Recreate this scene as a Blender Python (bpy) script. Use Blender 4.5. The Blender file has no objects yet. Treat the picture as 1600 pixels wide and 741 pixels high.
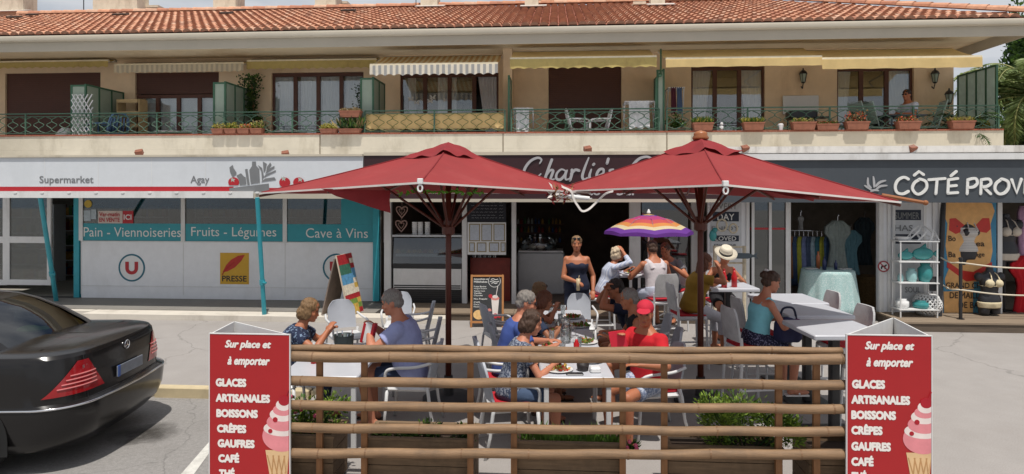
import bpy, bmesh, math, random
from mathutils import Vector, Matrix, noise
R = math.radians
random.seed(7)
scene = bpy.context.scene
COL = scene.collection
# ---------------- camera, world, sun, exposure ----------------
YAW = R(4.0); CS, SN = math.cos(YAW), math.sin(YAW); CH = 2.45; HV = 298.0; FP = 1000.0
cd = bpy.data.cameras.new('camera'); cam = bpy.data.objects.new('camera', cd); COL.objects.link(cam)
cam.location = (0, 0, CH); cam.rotation_euler = (R(90), 0, YAW)
cd.sensor_fit = 'HORIZONTAL'; cd.sensor_width = 36; cd.lens = 36 * FP / 1600
cd.shift_y = -(370.5 - HV) / 1600; cd.clip_start = 0.05; cd.clip_end = 3000
scene.camera = cam
SUN_EL = R(70.5); SUN_AZ = (0.22, -1.0)   # horizontal direction towards the sun
w = bpy.data.worlds.new('World'); scene.world = w; w.use_nodes = True
nt = w.node_tree; nt.nodes.clear()
o_ = nt.nodes.new('ShaderNodeOutputWorld'); bg = nt.nodes.new('ShaderNodeBackground')
sky = nt.nodes.new('ShaderNodeTexSky'); sky.sky_type = 'NISHITA'; sky.sun_disc = False
sky.sun_elevation = SUN_EL; sky.sun_rotation = math.atan2(SUN_AZ[0], SUN_AZ[1])
sky.dust_density = 2.5; sky.air_density = 1.0
tc = nt.nodes.new('ShaderNodeTexCoord'); mp = nt.nodes.new('ShaderNodeMapping'); mp.inputs['Scale'].default_value = (1.2, 1.2, 3.2)
nz = nt.nodes.new('ShaderNodeTexNoise'); nz.inputs['Scale'].default_value = 2.6; nz.inputs['Detail'].default_value = 8
rp = nt.nodes.new('ShaderNodeValToRGB'); rp.color_ramp.elements[0].position = 0.30; rp.color_ramp.elements[1].position = 0.55
mx = nt.nodes.new('ShaderNodeMixRGB'); mx.inputs[2].default_value = (7.6, 7.9, 8.4, 1)
nt.links.new(tc.outputs['Generated'], mp.inputs[0]); nt.links.new(mp.outputs[0], nz.inputs['Vector'])
nt.links.new(nz.outputs[0], rp.inputs[0]); nt.links.new(rp.outputs[0], mx.inputs[0]); nt.links.new(sky.outputs[0], mx.inputs[1])
nt.links.new(mx.outputs[0], bg.inputs[0]); bg.inputs[1].default_value = 0.082
nt.links.new(bg.outputs[0], o_.inputs[0])
sl = bpy.data.lights.new('sun', 'SUN'); so = bpy.data.objects.new('sun', sl); COL.objects.link(so)
sl.energy = 3.9; sl.angle = R(0.6); sl.color = (1.0, 0.95, 0.88)
_d = Vector((SUN_AZ[0], SUN_AZ[1], 0)).normalized() * math.cos(SUN_EL) + Vector((0, 0, math.sin(SUN_EL)))
so.rotation_euler = _d.to_track_quat('Z', 'Y').to_euler()
scene.view_settings.view_transform = 'Standard'; scene.view_settings.look = 'None'
scene.view_settings.exposure = 0.0; scene.view_settings.gamma = 1
scene.render.engine = 'CYCLES'; scene.cycles.max_bounces = 6; scene.cycles.transparent_max_bounces = 10
scene.cycles.diffuse_bounces = 3; scene.cycles.glossy_bounces = 3; scene.cycles.use_denoising = True

# ---------------- placing by view ----------------
def C(u, d, z=0.0):
    """world point seen at column u at distance d"""
    X = (u - 800) / FP * d
    return Vector((CS * X - SN * d, SN * X + CS * d, z))
def CX(X, d, z=0.0): return Vector((CS * X - SN * d, SN * X + CS * d, z))
def dY(u, Y): return Y / (CS + SN * (u - 800) / FP)
def fx(u, Y):
    d = dY(u, Y); return CS * (u - 800) / FP * d - SN * d
def fz(u, v, Y): return CH + (HV - v) / FP * dY(u, Y)
def fp(u, v, Y): return Vector((fx(u, Y), Y, fz(u, v, Y)))
def face(a): return YAW - R(a)      # 0 = away from the camera, 90 = to the right

# ---------------- mesh builder ----------------
class MB:
    def __init__(s): s.v = []; s.f = []; s.m = []; s.mi = 0
    def add(s, vs, fs):
        b = len(s.v); s.v += [tuple(p) for p in vs]; s.f += [tuple(i + b for i in f) for f in fs]; s.m += [s.mi] * len(fs); return s
    def box(s, x0, x1, y0, y1, z0, z1):
        if x0 > x1: x0, x1 = x1, x0
        if y0 > y1: y0, y1 = y1, y0
        if z0 > z1: z0, z1 = z1, z0
        return s.add([(x0,y0,z0),(x1,y0,z0),(x1,y1,z0),(x0,y1,z0),(x0,y0,z1),(x1,y0,z1),(x1,y1,z1),(x0,y1,z1)],
                     [(3,2,1,0),(4,5,6,7),(0,1,5,4),(1,2,6,5),(2,3,7,6),(3,0,4,7)])
    def obox(s, c, size, rot=None):
        M = rot if rot is not None else Matrix.Identity(3); c = Vector(c); h = Vector(size) / 2
        vs = [c + M @ Vector((sx*h.x, sy*h.y, sz*h.z)) for sz in (-1,1) for sx, sy in ((-1,-1),(1,-1),(1,1),(-1,1))]
        return s.add(vs, [(3,2,1,0),(4,5,6,7),(0,1,5,4),(1,2,6,5),(2,3,7,6),(3,0,4,7)])
    def rbox(s, c, size, r=0.02, rot=None, n=3):
        """box with rounded vertical edges and softened top and bottom"""
        M = rot if rot is not None else Matrix.Identity(3); c = Vector(c); hx, hy, hz = [q/2 for q in size]
        rings = []
        for z, ins in ((-hz, r*0.5), (-hz + r*0.5, 0), (hz - r*0.5, 0), (hz, r*0.5)):
            ring = []
            for qx, qy, a0 in ((1,1,0),(-1,1,90),(-1,-1,180),(1,-1,270)):
                for k in range(n + 1):
                    a = R(a0 + 90*k/n)
                    ring.append(c + M @ Vector((qx*(hx-r) + (r-ins)*math.cos(a), qy*(hy-r) + (r-ins)*math.sin(a), z)))
            rings.append(ring)
        return s.rings(rings)
    def rings(s, rings, cap=True, closed=True):
        n = len(rings[0]); vs = [p for r in rings for p in r]; fs = []
        for k in range(len(rings) - 1):
            for i in range(n if closed else n - 1):
                j = (i + 1) % n
                fs.append((k*n+i, k*n+j, (k+1)*n+j, (k+1)*n+i))
        if cap and closed:
            fs.append(tuple(range(n-1, -1, -1))); fs.append(tuple((len(rings)-1)*n + i for i in range(n)))
        return s.add(vs, fs)
    def cyl(s, p, q, r1, r2=None, n=10, cap=True):
        p, q = Vector(p), Vector(q); r2 = r1 if r2 is None else r2
        a = (q - p); 
        if a.length < 1e-6: return s
        a.normalize(); e = a.orthogonal().normalized(); g = a.cross(e)
        rr = [[c + e*(r*math.cos(2*math.pi*i/n)) + g*(r*math.sin(2*math.pi*i/n)) for i in range(n)] for c, r in ((p, r1), (q, r2))]
        return s.rings(rr, cap)
    def tube(s, pts, r, n=8, closed=False):
        pts = [Vector(p) for p in pts]; rr = []; N = len(pts); e = None
        for i, p in enumerate(pts):
            if closed: a = pts[(i+1) % N] - pts[i-1]
            else: a = pts[min(i+1, N-1)] - pts[max(i-1, 0)]
            a.normalize()
            if e is None: e = a.orthogonal().normalized()
            e = (e - a*e.dot(a)).normalized(); g = a.cross(e)
            ri = r[i] if isinstance(r, (list, tuple)) else r
            rr.append([p + e*(ri*math.cos(2*math.pi*k/n)) + g*(ri*math.sin(2*math.pi*k/n)) for k in range(n)])
        if closed: rr.append(rr[0]); return s.rings(rr, False)
        return s.rings(rr)
    def ell(s, c, rad, M=None, n=14, m=9):
        M = M or Matrix.Identity(3); c = Vector(c)
        if not isinstance(rad, (tuple, list)): rad = (rad,)*3
        rr = []
        for k in range(m + 1):
            ph = math.pi*k/m; z = -math.cos(ph); q = max(math.sin(ph), 0.02)
            rr.append([c + M @ Vector((rad[0]*q*math.cos(2*math.pi*i/n), rad[1]*q*math.sin(2*math.pi*i/n), rad[2]*z)) for i in range(n)])
        return s.rings(rr)
    def lathe(s, prof, c=(0,0,0), n=20, wob=None):
        c = Vector(c); rr = []
        for r, z in prof:
            rr.append([c + Vector(((r + (wob(2*math.pi*i/n, z) if wob else 0))*math.cos(2*math.pi*i/n), (r + (wob(2*math.pi*i/n, z) if wob else 0))*math.sin(2*math.pi*i/n), z)) for i in range(n)])
        return s.rings(rr)
    def poly(s, pts, O, U, V, t=0.004):
        """flat polygon in a frame, t thick towards U x V"""
        O, U, V = Vector(O), Vector(U), Vector(V); N = U.cross(V).normalized()
        a = [O + U*x + V*y for x, y in pts]; b = [p + N*t for p in a]; n = len(pts)
        ar = sum(pts[i][0]*pts[(i+1) % n][1] - pts[(i+1) % n][0]*pts[i][1] for i in range(n))
        if ar < 0: a.reverse(); b.reverse()
        fs = [tuple(range(n-1,-1,-1)), tuple(range(n, 2*n))] + [(i, (i+1) % n, n+(i+1) % n, n+i) for i in range(n)]
        return s.add(a + b, fs)
    def stroke(s, pts, wd, O, U, V, t=0.004, sub=6, taper=False):
        """rounded brush stroke along a smooth line"""
        O, U, V = Vector(O), Vector(U), Vector(V); N = U.cross(V).normalized()
        t = t*(1+random.random()*0.6)
        P = catmull(pts, sub); n = len(P); L = []; Rr = []
        for i in range(n):
            a = (P[min(i+1,n-1)] - P[max(i-1,0)]); a.normalize(); q = Vector((-a.y, a.x))
            k = 1.0
            if taper: k = 0.45 + 0.55*math.sin(math.pi*min(1, max(0, (i+0.5)/n)))
            L.append(P[i] + q*wd/2*k); Rr.append(P[i] - q*wd/2*k)
        for c_ in (0, -1):
            rr_ = wd/2*(0.45 if taper else 1)
            pts2 = [(P[c_].x + rr_*math.cos(2*math.pi*k/10), P[c_].y + rr_*math.sin(2*math.pi*k/10)) for k in range(10)]
            s.poly(pts2, O, U, V, t*(0.9 if c_ else 0.86))
        vs = []
        for i in range(n):
            for q, zz in ((L[i],0),(L[i],t*(1+0.3*i/n)),(Rr[i],t*(1+0.3*i/n)),(Rr[i],0)): vs.append(O + U*q.x + V*q.y + N*zz)
        fs = []
        for i in range(n-1):
            for e in (0,1,2): fs.append((i*4+e, i*4+e+1, i*4+4+e+1, i*4+4+e))
        fs += [(0,3,2,1), ((n-1)*4,(n-1)*4+1,(n-1)*4+2,(n-1)*4+3)]
        s.add(vs, fs)
        return s
    def leaf(s, p, d, size, wd=0.5):
        d = Vector(d).normalized(); p = Vector(p)
        e = d.cross(Vector((random.uniform(-1,1), random.uniform(-1,1), random.uniform(-1,1))))
        if e.length < 1e-3: e = d.orthogonal()
        e.normalize(); g = d.cross(e)*size*0.12
        return s.add([p, p + d*size*0.5 + e*size*wd*0.5 + g, p + d*size, p + d*size*0.5 - e*size*wd*0.5 + g], [(0,1,2),(0,2,3)])
    def mesh(s, name, mats, smooth=False):
        me = bpy.data.meshes.new(name); me.from_pydata(s.v, [], s.f)
        for m in (mats if isinstance(mats, (list, tuple)) else [mats]): me.materials.append(m)
        if any(s.m): me.polygons.foreach_set('material_index', s.m)
        if smooth: me.polygons.foreach_set('use_smooth', [True]*len(me.polygons))
        me.validate(); me.update(); return me
    def build(s, name, mats, parent=None, smooth=False, world=False, ang=None):
        if world and parent is not None:
            o3 = parent.location
            if parent.parent is not None: o3 = o3 + parent.parent.location
            if parent.get('_o') is not None: o3 = Vector(parent['_o'])
            s.v = [(x-o3[0], y-o3[1], z-o3[2]) for x, y, z in s.v]
        me = s.mesh(name, mats, smooth or ang is not None)
        if ang is not None:
            try: me.set_sharp_from_angle(angle=R(ang))
            except Exception: pass
        o = bpy.data.objects.new(name, me); COL.objects.link(o)
        if parent is not None: o.parent = parent
        return o
def catmull(pts, sub=6, closed=False):
    P = [Vector(p).to_2d() if len(p) == 2 else Vector(p) for p in pts]; out = []; n = len(P)
    for i in range(n - 1):
        p0, p1, p2, p3 = P[max(i-1,0)], P[i], P[i+1], P[min(i+2,n-1)]
        for k in range(sub):
            t = k/sub
            out.append(0.5*((2*p1) + (p2-p0)*t + (2*p0-5*p1+4*p2-p3)*t*t + (3*p1-p0-3*p2+p3)*t**3))
    out.append(P[-1]); return out
def thing(name, label, cat, loc=(0,0,0), rz=0, group=None):
    o = bpy.data.objects.new(name, None); COL.objects.link(o); o.location = loc; o.rotation_euler = (0,0,rz); o.empty_display_size = 0.1
    return tag(o, label, cat, group)
def tag(o, label, cat, group=None):
    o['label'] = label; o['category'] = cat
    if group: o['group'] = group
    return o
def struct(name, mb, m, **k):
    o = mb.build(name, m, **k); o['kind'] = 'structure'; return o
def solo(name, mb, m, label, cat, group=None, smooth=False, ang=None, loc=None, rz=0):
    """a thing that is one mesh (vertices given round loc if loc is set)"""
    o = mb.build(name, m, None, smooth, False, ang)
    if loc is not None: o.location = loc; o.rotation_euler = (0,0,rz)
    return tag(o, label, cat, group)
def dup(root, loc, rz, label, group=None):
    def cp(o, par):
        c = o.copy(); COL.objects.link(c); c.parent = par
        for ch in o.children: cp(ch, c)
        return c
    r = cp(root, None); r.location = loc; r.rotation_euler = (0,0,rz); r['label'] = label
    if group: r['group'] = group
    return r
TMPS = bpy.data.scenes.new('workbench')
def tdg():
    vl = TMPS.view_layers[0]; vl.update(); return vl.depsgraph
def apply_mods(me, mods):
    o = bpy.data.objects.new('tmp', me); TMPS.collection.objects.link(o)
    for typ, kw in mods:
        m = o.modifiers.new('m', typ)
        for k, v_ in kw.items(): setattr(m, k, v_)
    dg = tdg()
    r = bpy.data.meshes.new_from_object(o.evaluated_get(dg)); bpy.data.objects.remove(o); return r
def remesh(name, mb, mat_, parent, vox=0.012, it=2, disp=0, dsc=25, fac=0.5):
    me = mb.mesh('t', mat_)
    me = apply_mods(me, [('REMESH', dict(mode='VOXEL', voxel_size=vox, use_smooth_shade=True)), ('SMOOTH', dict(factor=fac, iterations=it))])
    if disp:
        me.update()
        for v_ in me.vertices:
            q = noise.noise(Vector((v_.co.x*dsc, v_.co.y*dsc, v_.co.z*dsc*0.45)))
            v_.co += v_.normal * disp * q
    me.name = name; me.materials.clear(); me.materials.append(mat_)
    me.polygons.foreach_set('use_smooth', [True]*len(me.polygons)); me.update()
    o = bpy.data.objects.new(name, me); COL.objects.link(o); o.parent = parent; return o

# ---------------- materials ----------------
MATS = {}
def lin(c): return tuple((x/255/12.92) if x/255 <= 0.04045 else ((x/255+0.055)/1.055)**2.4 for x in c)
def mat(name, col, rough=0.7, metal=0.0, var=0.12, scale=6.0, bump=0.0, bscale=60.0, spec=0.5, trans=0.0, dirt=None, dscale=1.5, sheen=0.0, coat=0.0, stretch=None, sub=0.0, crack=0):
    if name in MATS: return MATS[name]
    m = bpy.data.materials.new(name); m.use_nodes = True; N = m.node_tree.nodes; L = m.node_tree.links; b = N['Principled BSDF']
    b.inputs['Roughness'].default_value = rough; b.inputs['Metallic'].default_value = metal; b.inputs['Specular IOR Level'].default_value = spec
    if coat: b.inputs['Coat Weight'].default_value = coat; b.inputs['Coat Roughness'].default_value = 0.03
    tc = N.new('ShaderNodeTexCoord'); src = tc.outputs['Object']
    if stretch:
        mp = N.new('ShaderNodeMapping'); mp.inputs['Scale'].default_value = stretch; L.new(src, mp.inputs[0]); src = mp.outputs[0]
    nz = N.new('ShaderNodeTexNoise'); nz.inputs['Scale'].default_value = scale; nz.inputs['Detail'].default_value = 6; nz.inputs['Roughness'].default_value = 0.65
    L.new(src, nz.inputs['Vector'])
    rp = N.new('ShaderNodeValToRGB'); rp.color_ramp.elements[0].position = 0.3; rp.color_ramp.elements[1].position = 0.7
    lo = tuple(max(0, c*(1-var)) for c in col) + (1,); hi = tuple(min(1, c*(1+var)) for c in col) + (1,)
    rp.color_ramp.elements[0].color = lo; rp.color_ramp.elements[1].color = hi; L.new(nz.outputs[0], rp.inputs[0]); out = rp.outputs[0]
    if dirt:
        n2 = N.new('ShaderNodeTexNoise'); n2.inputs['Scale'].default_value = dscale; n2.inputs['Detail'].default_value = 9; n2.inputs['Roughness'].default_value = 0.7
        mp2 = N.new('ShaderNodeMapping'); mp2.inputs['Scale'].default_value = (1, 1, 0.35); L.new(tc.outputs['Object'], mp2.inputs[0]); L.new(mp2.outputs[0], n2.inputs['Vector'])
        r2 = N.new('ShaderNodeValToRGB'); r2.color_ramp.elements[0].position = 0.52; r2.color_ramp.elements[1].position = 0.72; L.new(n2.outputs[0], r2.inputs[0])
        r2.color_ramp.elements[1].color = (0.6,0.6,0.6,1)
        mm = N.new('ShaderNodeMixRGB'); mm.inputs[2].default_value = tuple(dirt) + (1,); L.new(r2.outputs[0], mm.inputs[0]); L.new(out, mm.inputs[1]); out = mm.outputs[0]
    if crack:
        vo = N.new('ShaderNodeTexVoronoi'); vo.feature = 'DISTANCE_TO_EDGE'; vo.inputs['Scale'].default_value = crack
        wn = N.new('ShaderNodeTexNoise'); wn.inputs['Scale'].default_value = 2.2; wn.inputs['Detail'].default_value = 7; L.new(tc.outputs['Object'], wn.inputs['Vector'])
        wa = N.new('ShaderNodeMixRGB'); wa.inputs[0].default_value = 0.35; L.new(tc.outputs['Object'], wa.inputs[1]); L.new(wn.outputs['Color'], wa.inputs[2]); L.new(wa.outputs[0], vo.inputs['Vector'])
        lt = N.new('ShaderNodeMapRange'); lt.inputs[1].default_value = 0.0; lt.inputs[2].default_value = 0.006; lt.inputs[3].default_value = 0.72; lt.inputs[4].default_value = 1.0; L.new(vo.outputs['Distance'], lt.inputs[0])
        sp_ = N.new('ShaderNodeTexNoise'); sp_.inputs['Scale'].default_value = 90; sp_.inputs['Detail'].default_value = 3; L.new(tc.outputs['Object'], sp_.inputs['Vector']); sr = N.new('ShaderNodeMapRange'); sr.inputs[1].default_value = 0.35; sr.inputs[2].default_value = 0.65; sr.inputs[3].default_value = 0.88; sr.inputs[4].default_value = 1.08; L.new(sp_.outputs[0], sr.inputs[0])
        m1 = N.new('ShaderNodeMath'); m1.operation = 'MULTIPLY'; L.new(lt.outputs[0], m1.inputs[0]); L.new(sr.outputs[0], m1.inputs[1])
        mc = N.new('ShaderNodeVectorMath'); mc.operation = 'SCALE'; L.new(out, mc.inputs[0]); L.new(m1.outputs[0], mc.inputs['Scale']); out = mc.outputs[0]
    L.new(out, b.inputs['Base Color'])
    if bump:
        bn = N.new('ShaderNodeTexNoise'); bn.inputs['Scale'].default_value = bscale; bn.inputs['Detail'].default_value = 5; L.new(src, bn.inputs['Vector'])
        bp = N.new('ShaderNodeBump'); bp.inputs['Strength'].default_value = bump; bp.inputs['Distance'].default_value = 0.01; L.new(bn.outputs[0], bp.inputs['Height']); L.new(bp.outputs[0], b.inputs['Normal'])
    if trans:   # thin cloth or leaf letting light through
        t = N.new('ShaderNodeBsdfTranslucent'); L.new(out, t.inputs[0]); ms = N.new('ShaderNodeMixShader'); ms.inputs[0].default_value = trans
        L.new(b.outputs[0], ms.inputs[1]); L.new(t.outputs[0], ms.inputs[2]); L.new(ms.outputs[0], N['Material Output'].inputs[0])
    if sub: b.inputs['Subsurface Weight'].default_value = sub; b.inputs['Subsurface Scale'].default_value = 0.01
    MATS[name] = m; return m
def c8(*c): return lin(c)
def stripes(name, c1, c2, period, axis=0, duty=0.5, rough=0.85, trans=0.25):
    m = mat(name, c1, rough, var=0.06, trans=trans); N = m.node_tree.nodes; L = m.node_tree.links
    tc = N.new('ShaderNodeTexCoord'); sp = N.new('ShaderNodeSeparateXYZ'); L.new(tc.outputs['Object'], sp.inputs[0])
    a = N.new('ShaderNodeMath'); a.operation = 'MULTIPLY'; a.inputs[1].default_value = 1/period; L.new(sp.outputs[axis], a.inputs[0])
    f = N.new('ShaderNodeMath'); f.operation = 'FRACT'; L.new(a.outputs[0], f.inputs[0])
    g = N.new('ShaderNodeMath'); g.operation = 'GREATER_THAN'; g.inputs[1].default_value = duty; L.new(f.outputs[0], g.inputs[0])
    mm = N.new('ShaderNodeMixRGB'); L.new(g.outputs[0], mm.inputs[0])
    b = N['Principled BSDF']; old = b.inputs['Base Color'].links[0].from_socket
    L.new(old, mm.inputs[1]); mm.inputs[2].default_value = tuple(c2) + (1,); L.new(mm.outputs[0], b.inputs['Base Color'])
    for n in N:
        if n.type == 'BSDF_TRANSLUCENT': L.new(mm.outputs[0], n.inputs[0])
    return m
def spots(name, c1, c2, scale=30, thr=0.45, c3=None, rough=0.9):
    """cloth with an irregular two or three colour print"""
    m = mat(name, c1, rough, var=0.08); N = m.node_tree.nodes; L = m.node_tree.links; b = N['Principled BSDF']
    tc = N.new('ShaderNodeTexCoord'); vo = N.new('ShaderNodeTexNoise'); vo.inputs['Scale'].default_value = scale; vo.inputs['Detail'].default_value = 2
    L.new(tc.outputs['Object'], vo.inputs['Vector']); rp = N.new('ShaderNodeValToRGB'); rp.color_ramp.interpolation = 'CONSTANT'
    rp.color_ramp.elements[0].position = 0; rp.color_ramp.elements[0].color = tuple(c1)+(1,); rp.color_ramp.elements[1].position = 1-thr; rp.color_ramp.elements[1].color = tuple(c2)+(1,)
    if c3: e = rp.color_ramp.elements.new(0.38); e.color = tuple(c3)+(1,); rp.color_ramp.elements[0].color = tuple(c3)+(1,); rp.color_ramp.elements[1].color = tuple(c1)+(1,)
    L.new(vo.outputs[0], rp.inputs[0]); L.new(rp.outputs[0], b.inputs['Base Color']); return m
def glass(name, tint=(0.75,0.85,0.86), refl=0.9, alpha=0.75):
    m = bpy.data.materials.new(name); m.use_nodes = True; N = m.node_tree.nodes; L = m.node_tree.links; N.clear()
    o = N.new('ShaderNodeOutputMaterial'); t = N.new('ShaderNodeBsdfTransparent'); t.inputs[0].default_value = tuple(c*alpha for c in tint) + (1,)
    g = N.new('ShaderNodeBsdfGlossy'); g.inputs['Roughness'].default_value = 0.02; g.inputs[0].default_value = (refl,refl,refl,1)
    fr = N.new('ShaderNodeLayerWeight'); fr.inputs[0].default_value = 0.35
    mr = N.new('ShaderNodeMapRange'); mr.inputs[3].default_value = 0.10; mr.inputs[4].default_value = 0.75
    ms = N.new('ShaderNodeMixShader'); L.new(fr.outputs['Fresnel'], mr.inputs[0]); L.new(mr.outputs[0], ms.inputs[0]); L.new(t.outputs[0], ms.inputs[1]); L.new(g.outputs[0], ms.inputs[2]); L.new(ms.outputs[0], o.inputs[0])
    MATS[name] = m; return m
def mplain(name, rgb, rough=0.6, **k): return mat(name, c8(*rgb), rough, **k)
M_white = mat('white_paint', (0.70,0.70,0.69), 0.45, var=0.05, dirt=(0.42,0.41,0.38), dscale=2)
M_panel = mat('white_panel', (0.80,0.81,0.83), 0.5, var=0.04, dirt=(0.68,0.68,0.68), dscale=1.2)
M_alu = mat('grey_aluminium', (0.5,0.51,0.52), 0.4, metal=0.3, var=0.06)
M_teal = mat('teal_paint', c8(44,152,166), 0.5, var=0.1)
M_tealband = mat('teal_vinyl', c8(48,148,160), 0.4, var=0.04)
M_tealpost = mat('teal_post', c8(50,150,165), 0.45, var=0.1, dirt=c8(60,110,115), dscale=4)
M_red = mat('red_vinyl', c8(176,32,42), 0.45, var=0.05)
M_greylet = mat('grey_vinyl', c8(120,122,124), 0.5, var=0.05)
M_stucco = mat('stucco', c8(232,206,172), 0.9, var=0.07, scale=2.5, bump=0.15, bscale=120, dirt=c8(190,155,115), dscale=0.8)
M_slab = mat('balcony_render', c8(198,189,170), 0.9, var=0.08, scale=2, bump=0.2, bscale=90, dirt=c8(140,128,105), dscale=1.6)
M_soffit = mat('soffit', c8(232,214,182), 0.8, var=0.06, scale=1.5, dirt=c8(185,150,105), dscale=0.7)
M_fascia = mat('fascia', c8(180,172,156), 0.7, var=0.05, scale=1.5)
M_brownsh = mat('brown_shutter', c8(84,50,38), 0.6, var=0.06)
M_brownfr = mat('brown_frame', c8(88,52,38), 0.55, var=0.12)
M_green = mat('green_paint', c8(58,98,74), 0.5, var=0.15)
M_frost = mat('frosted_glass', c8(150,164,148), 0.35, var=0.06)
M_curtain = mat('curtain', c8(238,238,240), 0.9, var=0.04, trans=0.2)
M_brick = mat('coping_brick', c8(140,80,60), 0.85, var=0.2, scale=14)
M_terra = mat('terracotta', c8(136,86,66), 0.85, var=0.2, scale=9)
M_soil = mat('soil', c8(52,40,30), 0.95, var=0.3, scale=40)
M_dark = mat('dark_interior', (0.035,0.032,0.03), 0.9, var=0.3, scale=2)
M_black = mat('black_metal', (0.02,0.02,0.022), 0.4, var=0.2)
M_tile_floor = mat('shop_floor', (0.14,0.135,0.13), 0.5, var=0.15)
M_maroon = mat('maroon_board', c8(52,26,30), 0.45, var=0.12, scale=2)
M_slate = mat('slate_board', c8(66,72,78), 0.5, var=0.05, scale=2, dirt=c8(78,84,88), dscale=1)
M_concrete = mat('pink_concrete', c8(154,149,145), 0.92, var=0.06, scale=2.4, bump=0.25, bscale=140, dirt=c8(144,138,133), dscale=0.7, crack=0.4)
M_asphalt = mat('asphalt', c8(140,137,134), 0.93, var=0.16, scale=26, bump=0.3, bscale=260, dirt=c8(112,108,104), dscale=0.8, crack=0.7)
M_kerb = mat('kerb_stone', c8(196,180,146), 0.85, var=0.1, scale=5, dirt=c8(140,126,100), dscale=2)
M_paint = mat('road_paint', c8(205,203,196), 0.8, var=0.12, scale=18, dirt=c8(150,146,140), dscale=6)
M_wood = mat('deck_wood', c8(134,118,100), 0.85, var=0.22, scale=9, stretch=(0.3,4,4))
M_pole = mat('umbrella_wood', c8(92,44,30), 0.45, var=0.2, scale=10, stretch=(5,5,0.4))
M_canvas = mat('red_canvas', c8(142,46,46), 0.9, var=0.08, scale=2.2, bump=0.35, bscale=7, trans=0.04, dirt=c8(158,70,68), dscale=1.1)
M_canvas2 = mat('dark_red_canvas', c8(140,40,44), 0.9, var=0.1, scale=5, bump=0.3, bscale=16, trans=0.12)
M_trim = mat('white_webbing', c8(222,216,210), 0.8, var=0.08)
M_bamboo = mat('bamboo', c8(134,106,78), 0.65, var=0.34, scale=5, stretch=(0.6,5,5), bump=0.3, dirt=c8(100,84,68), dscale=2.5)
M_bambn = mat('bamboo_node', c8(120,90,62), 0.6, var=0.2)
M_timber = mat('trellis_timber', c8(140,98,62), 0.7, var=0.2, scale=8, stretch=(4,4,0.5))
M_planter = mat('planter_timber', c8(122,100,76), 0.8, var=0.25, scale=9, stretch=(0.6,5,5), dirt=c8(80,66,50), dscale=3)
M_leaf = mat('leaf_green', c8(80,112,40), 0.6, var=0.45, scale=9, trans=0.3)
M_leafd = mat('leaf_dark', c8(48,74,36), 0.6, var=0.45, scale=6, trans=0.25)
M_leafy = mat('leaf_yellow', c8(168,160,70), 0.6, var=0.4, scale=12, trans=0.25)
M_grass = mat('leaf_blade', c8(92,128,44), 0.6, var=0.4, scale=12, trans=0.3)
M_chairw = mat('white_resin', c8(208,208,208), 0.4, var=0.05)
M_texti = mat('grey_textile', c8(172,176,184), 0.6, var=0.05, bump=0.3, bscale=300)
M_cush = mat('red_cushion', c8(178,26,40), 0.85, var=0.1)
M_tabtop = mat('table_grey', c8(190,192,198), 0.35, var=0.04)
M_glass = glass('window_glass', alpha=0.55)

M_clear = glass('clear_glass', (0.95,0.97,0.97), alpha=0.95)
M_chrome = mat('chrome', (0.75,0.75,0.77), 0.12, metal=1.0, var=0.02)
M_wht = mat('white_gloss', (0.75,0.75,0.74), 0.3, var=0.02)
M_letw = mat('white_lettering', c8(226,226,222), 0.6, var=0.04)
M_letm = mat('silver_lettering', c8(168,168,170), 0.5, var=0.06)
M_blk = mat('black_vinyl', c8(34,34,36), 0.5, var=0.1)

# ---------------- lettering ----------------
def text(parent, body, O, U, V, width=None, height=None, m=None, bold=0.0, shear=0.0, t=0.004, name='lettering', align='l', space=1.0):
    cu = bpy.data.curves.new('t', 'FONT'); cu.body = body; cu.size = 1; cu.offset = 0; cu.shear = shear; cu.space_character = space; cu.resolution_u = 3; cu.extrude = 0.0
    o = bpy.data.objects.new('t', cu); TMPS.collection.objects.link(o); dg = tdg()
    me = bpy.data.meshes.new_from_object(o.evaluated_get(dg)); bpy.data.objects.remove(o); bpy.data.curves.remove(cu)
    xs = [v.co.x for v in me.vertices]; ys = [v.co.y for v in me.vertices]
    x0, x1, y0, y1 = min(xs), max(xs), min(ys), max(ys)
    kx = width/(x1-x0) if width else None; ky = height/(y1-y0) if height else None
    kx = kx or ky; ky = ky or kx
    O, U, V = Vector(O), Vector(U), Vector(V); N = U.cross(V)
    off = {'l': 0, 'c': -(x1-x0)*kx/2, 'r': -(x1-x0)*kx}[align]
    b = Vector((0,0,0))
    if parent is not None: b = Vector(parent['_o']) if parent.get('_o') is not None else parent.location
    for v in me.vertices:
        v.co = O + U*((v.co.x-x0)*kx + off) + V*((v.co.y-y0)*ky) + N*t - b
    if bold:
        bm = bmesh.new(); bm.from_mesh(me); dv = bold*abs(ky); base = list(bm.verts)[:] + list(bm.edges)[:] + list(bm.faces)[:]
        for q in range(8):
            an = q*math.pi/4; r_ = bmesh.ops.duplicate(bm, geom=base); sh_ = U*(math.cos(an)*dv*kx/ky) + V*(math.sin(an)*dv) + N*(0.00009*(q+1))
            for g_ in r_['geom']:
                if isinstance(g_, bmesh.types.BMVert): g_.co += sh_
        bm.to_mesh(me); bm.free()
    me.materials.clear(); me.materials.append(m); me.name = name
    ob = bpy.data.objects.new(name, me); COL.objects.link(ob)
    if parent is not None: ob.parent = parent
    return ob
UX, UZ = Vector((1,0,0)), Vector((0,0,1))
def circ(cx, cy, r, n=24, r2=None): return [(cx + r*math.cos(2*math.pi*k/n), cy + (r2 or r)*math.sin(2*math.pi*k/n)) for k in range(n)]
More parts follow.
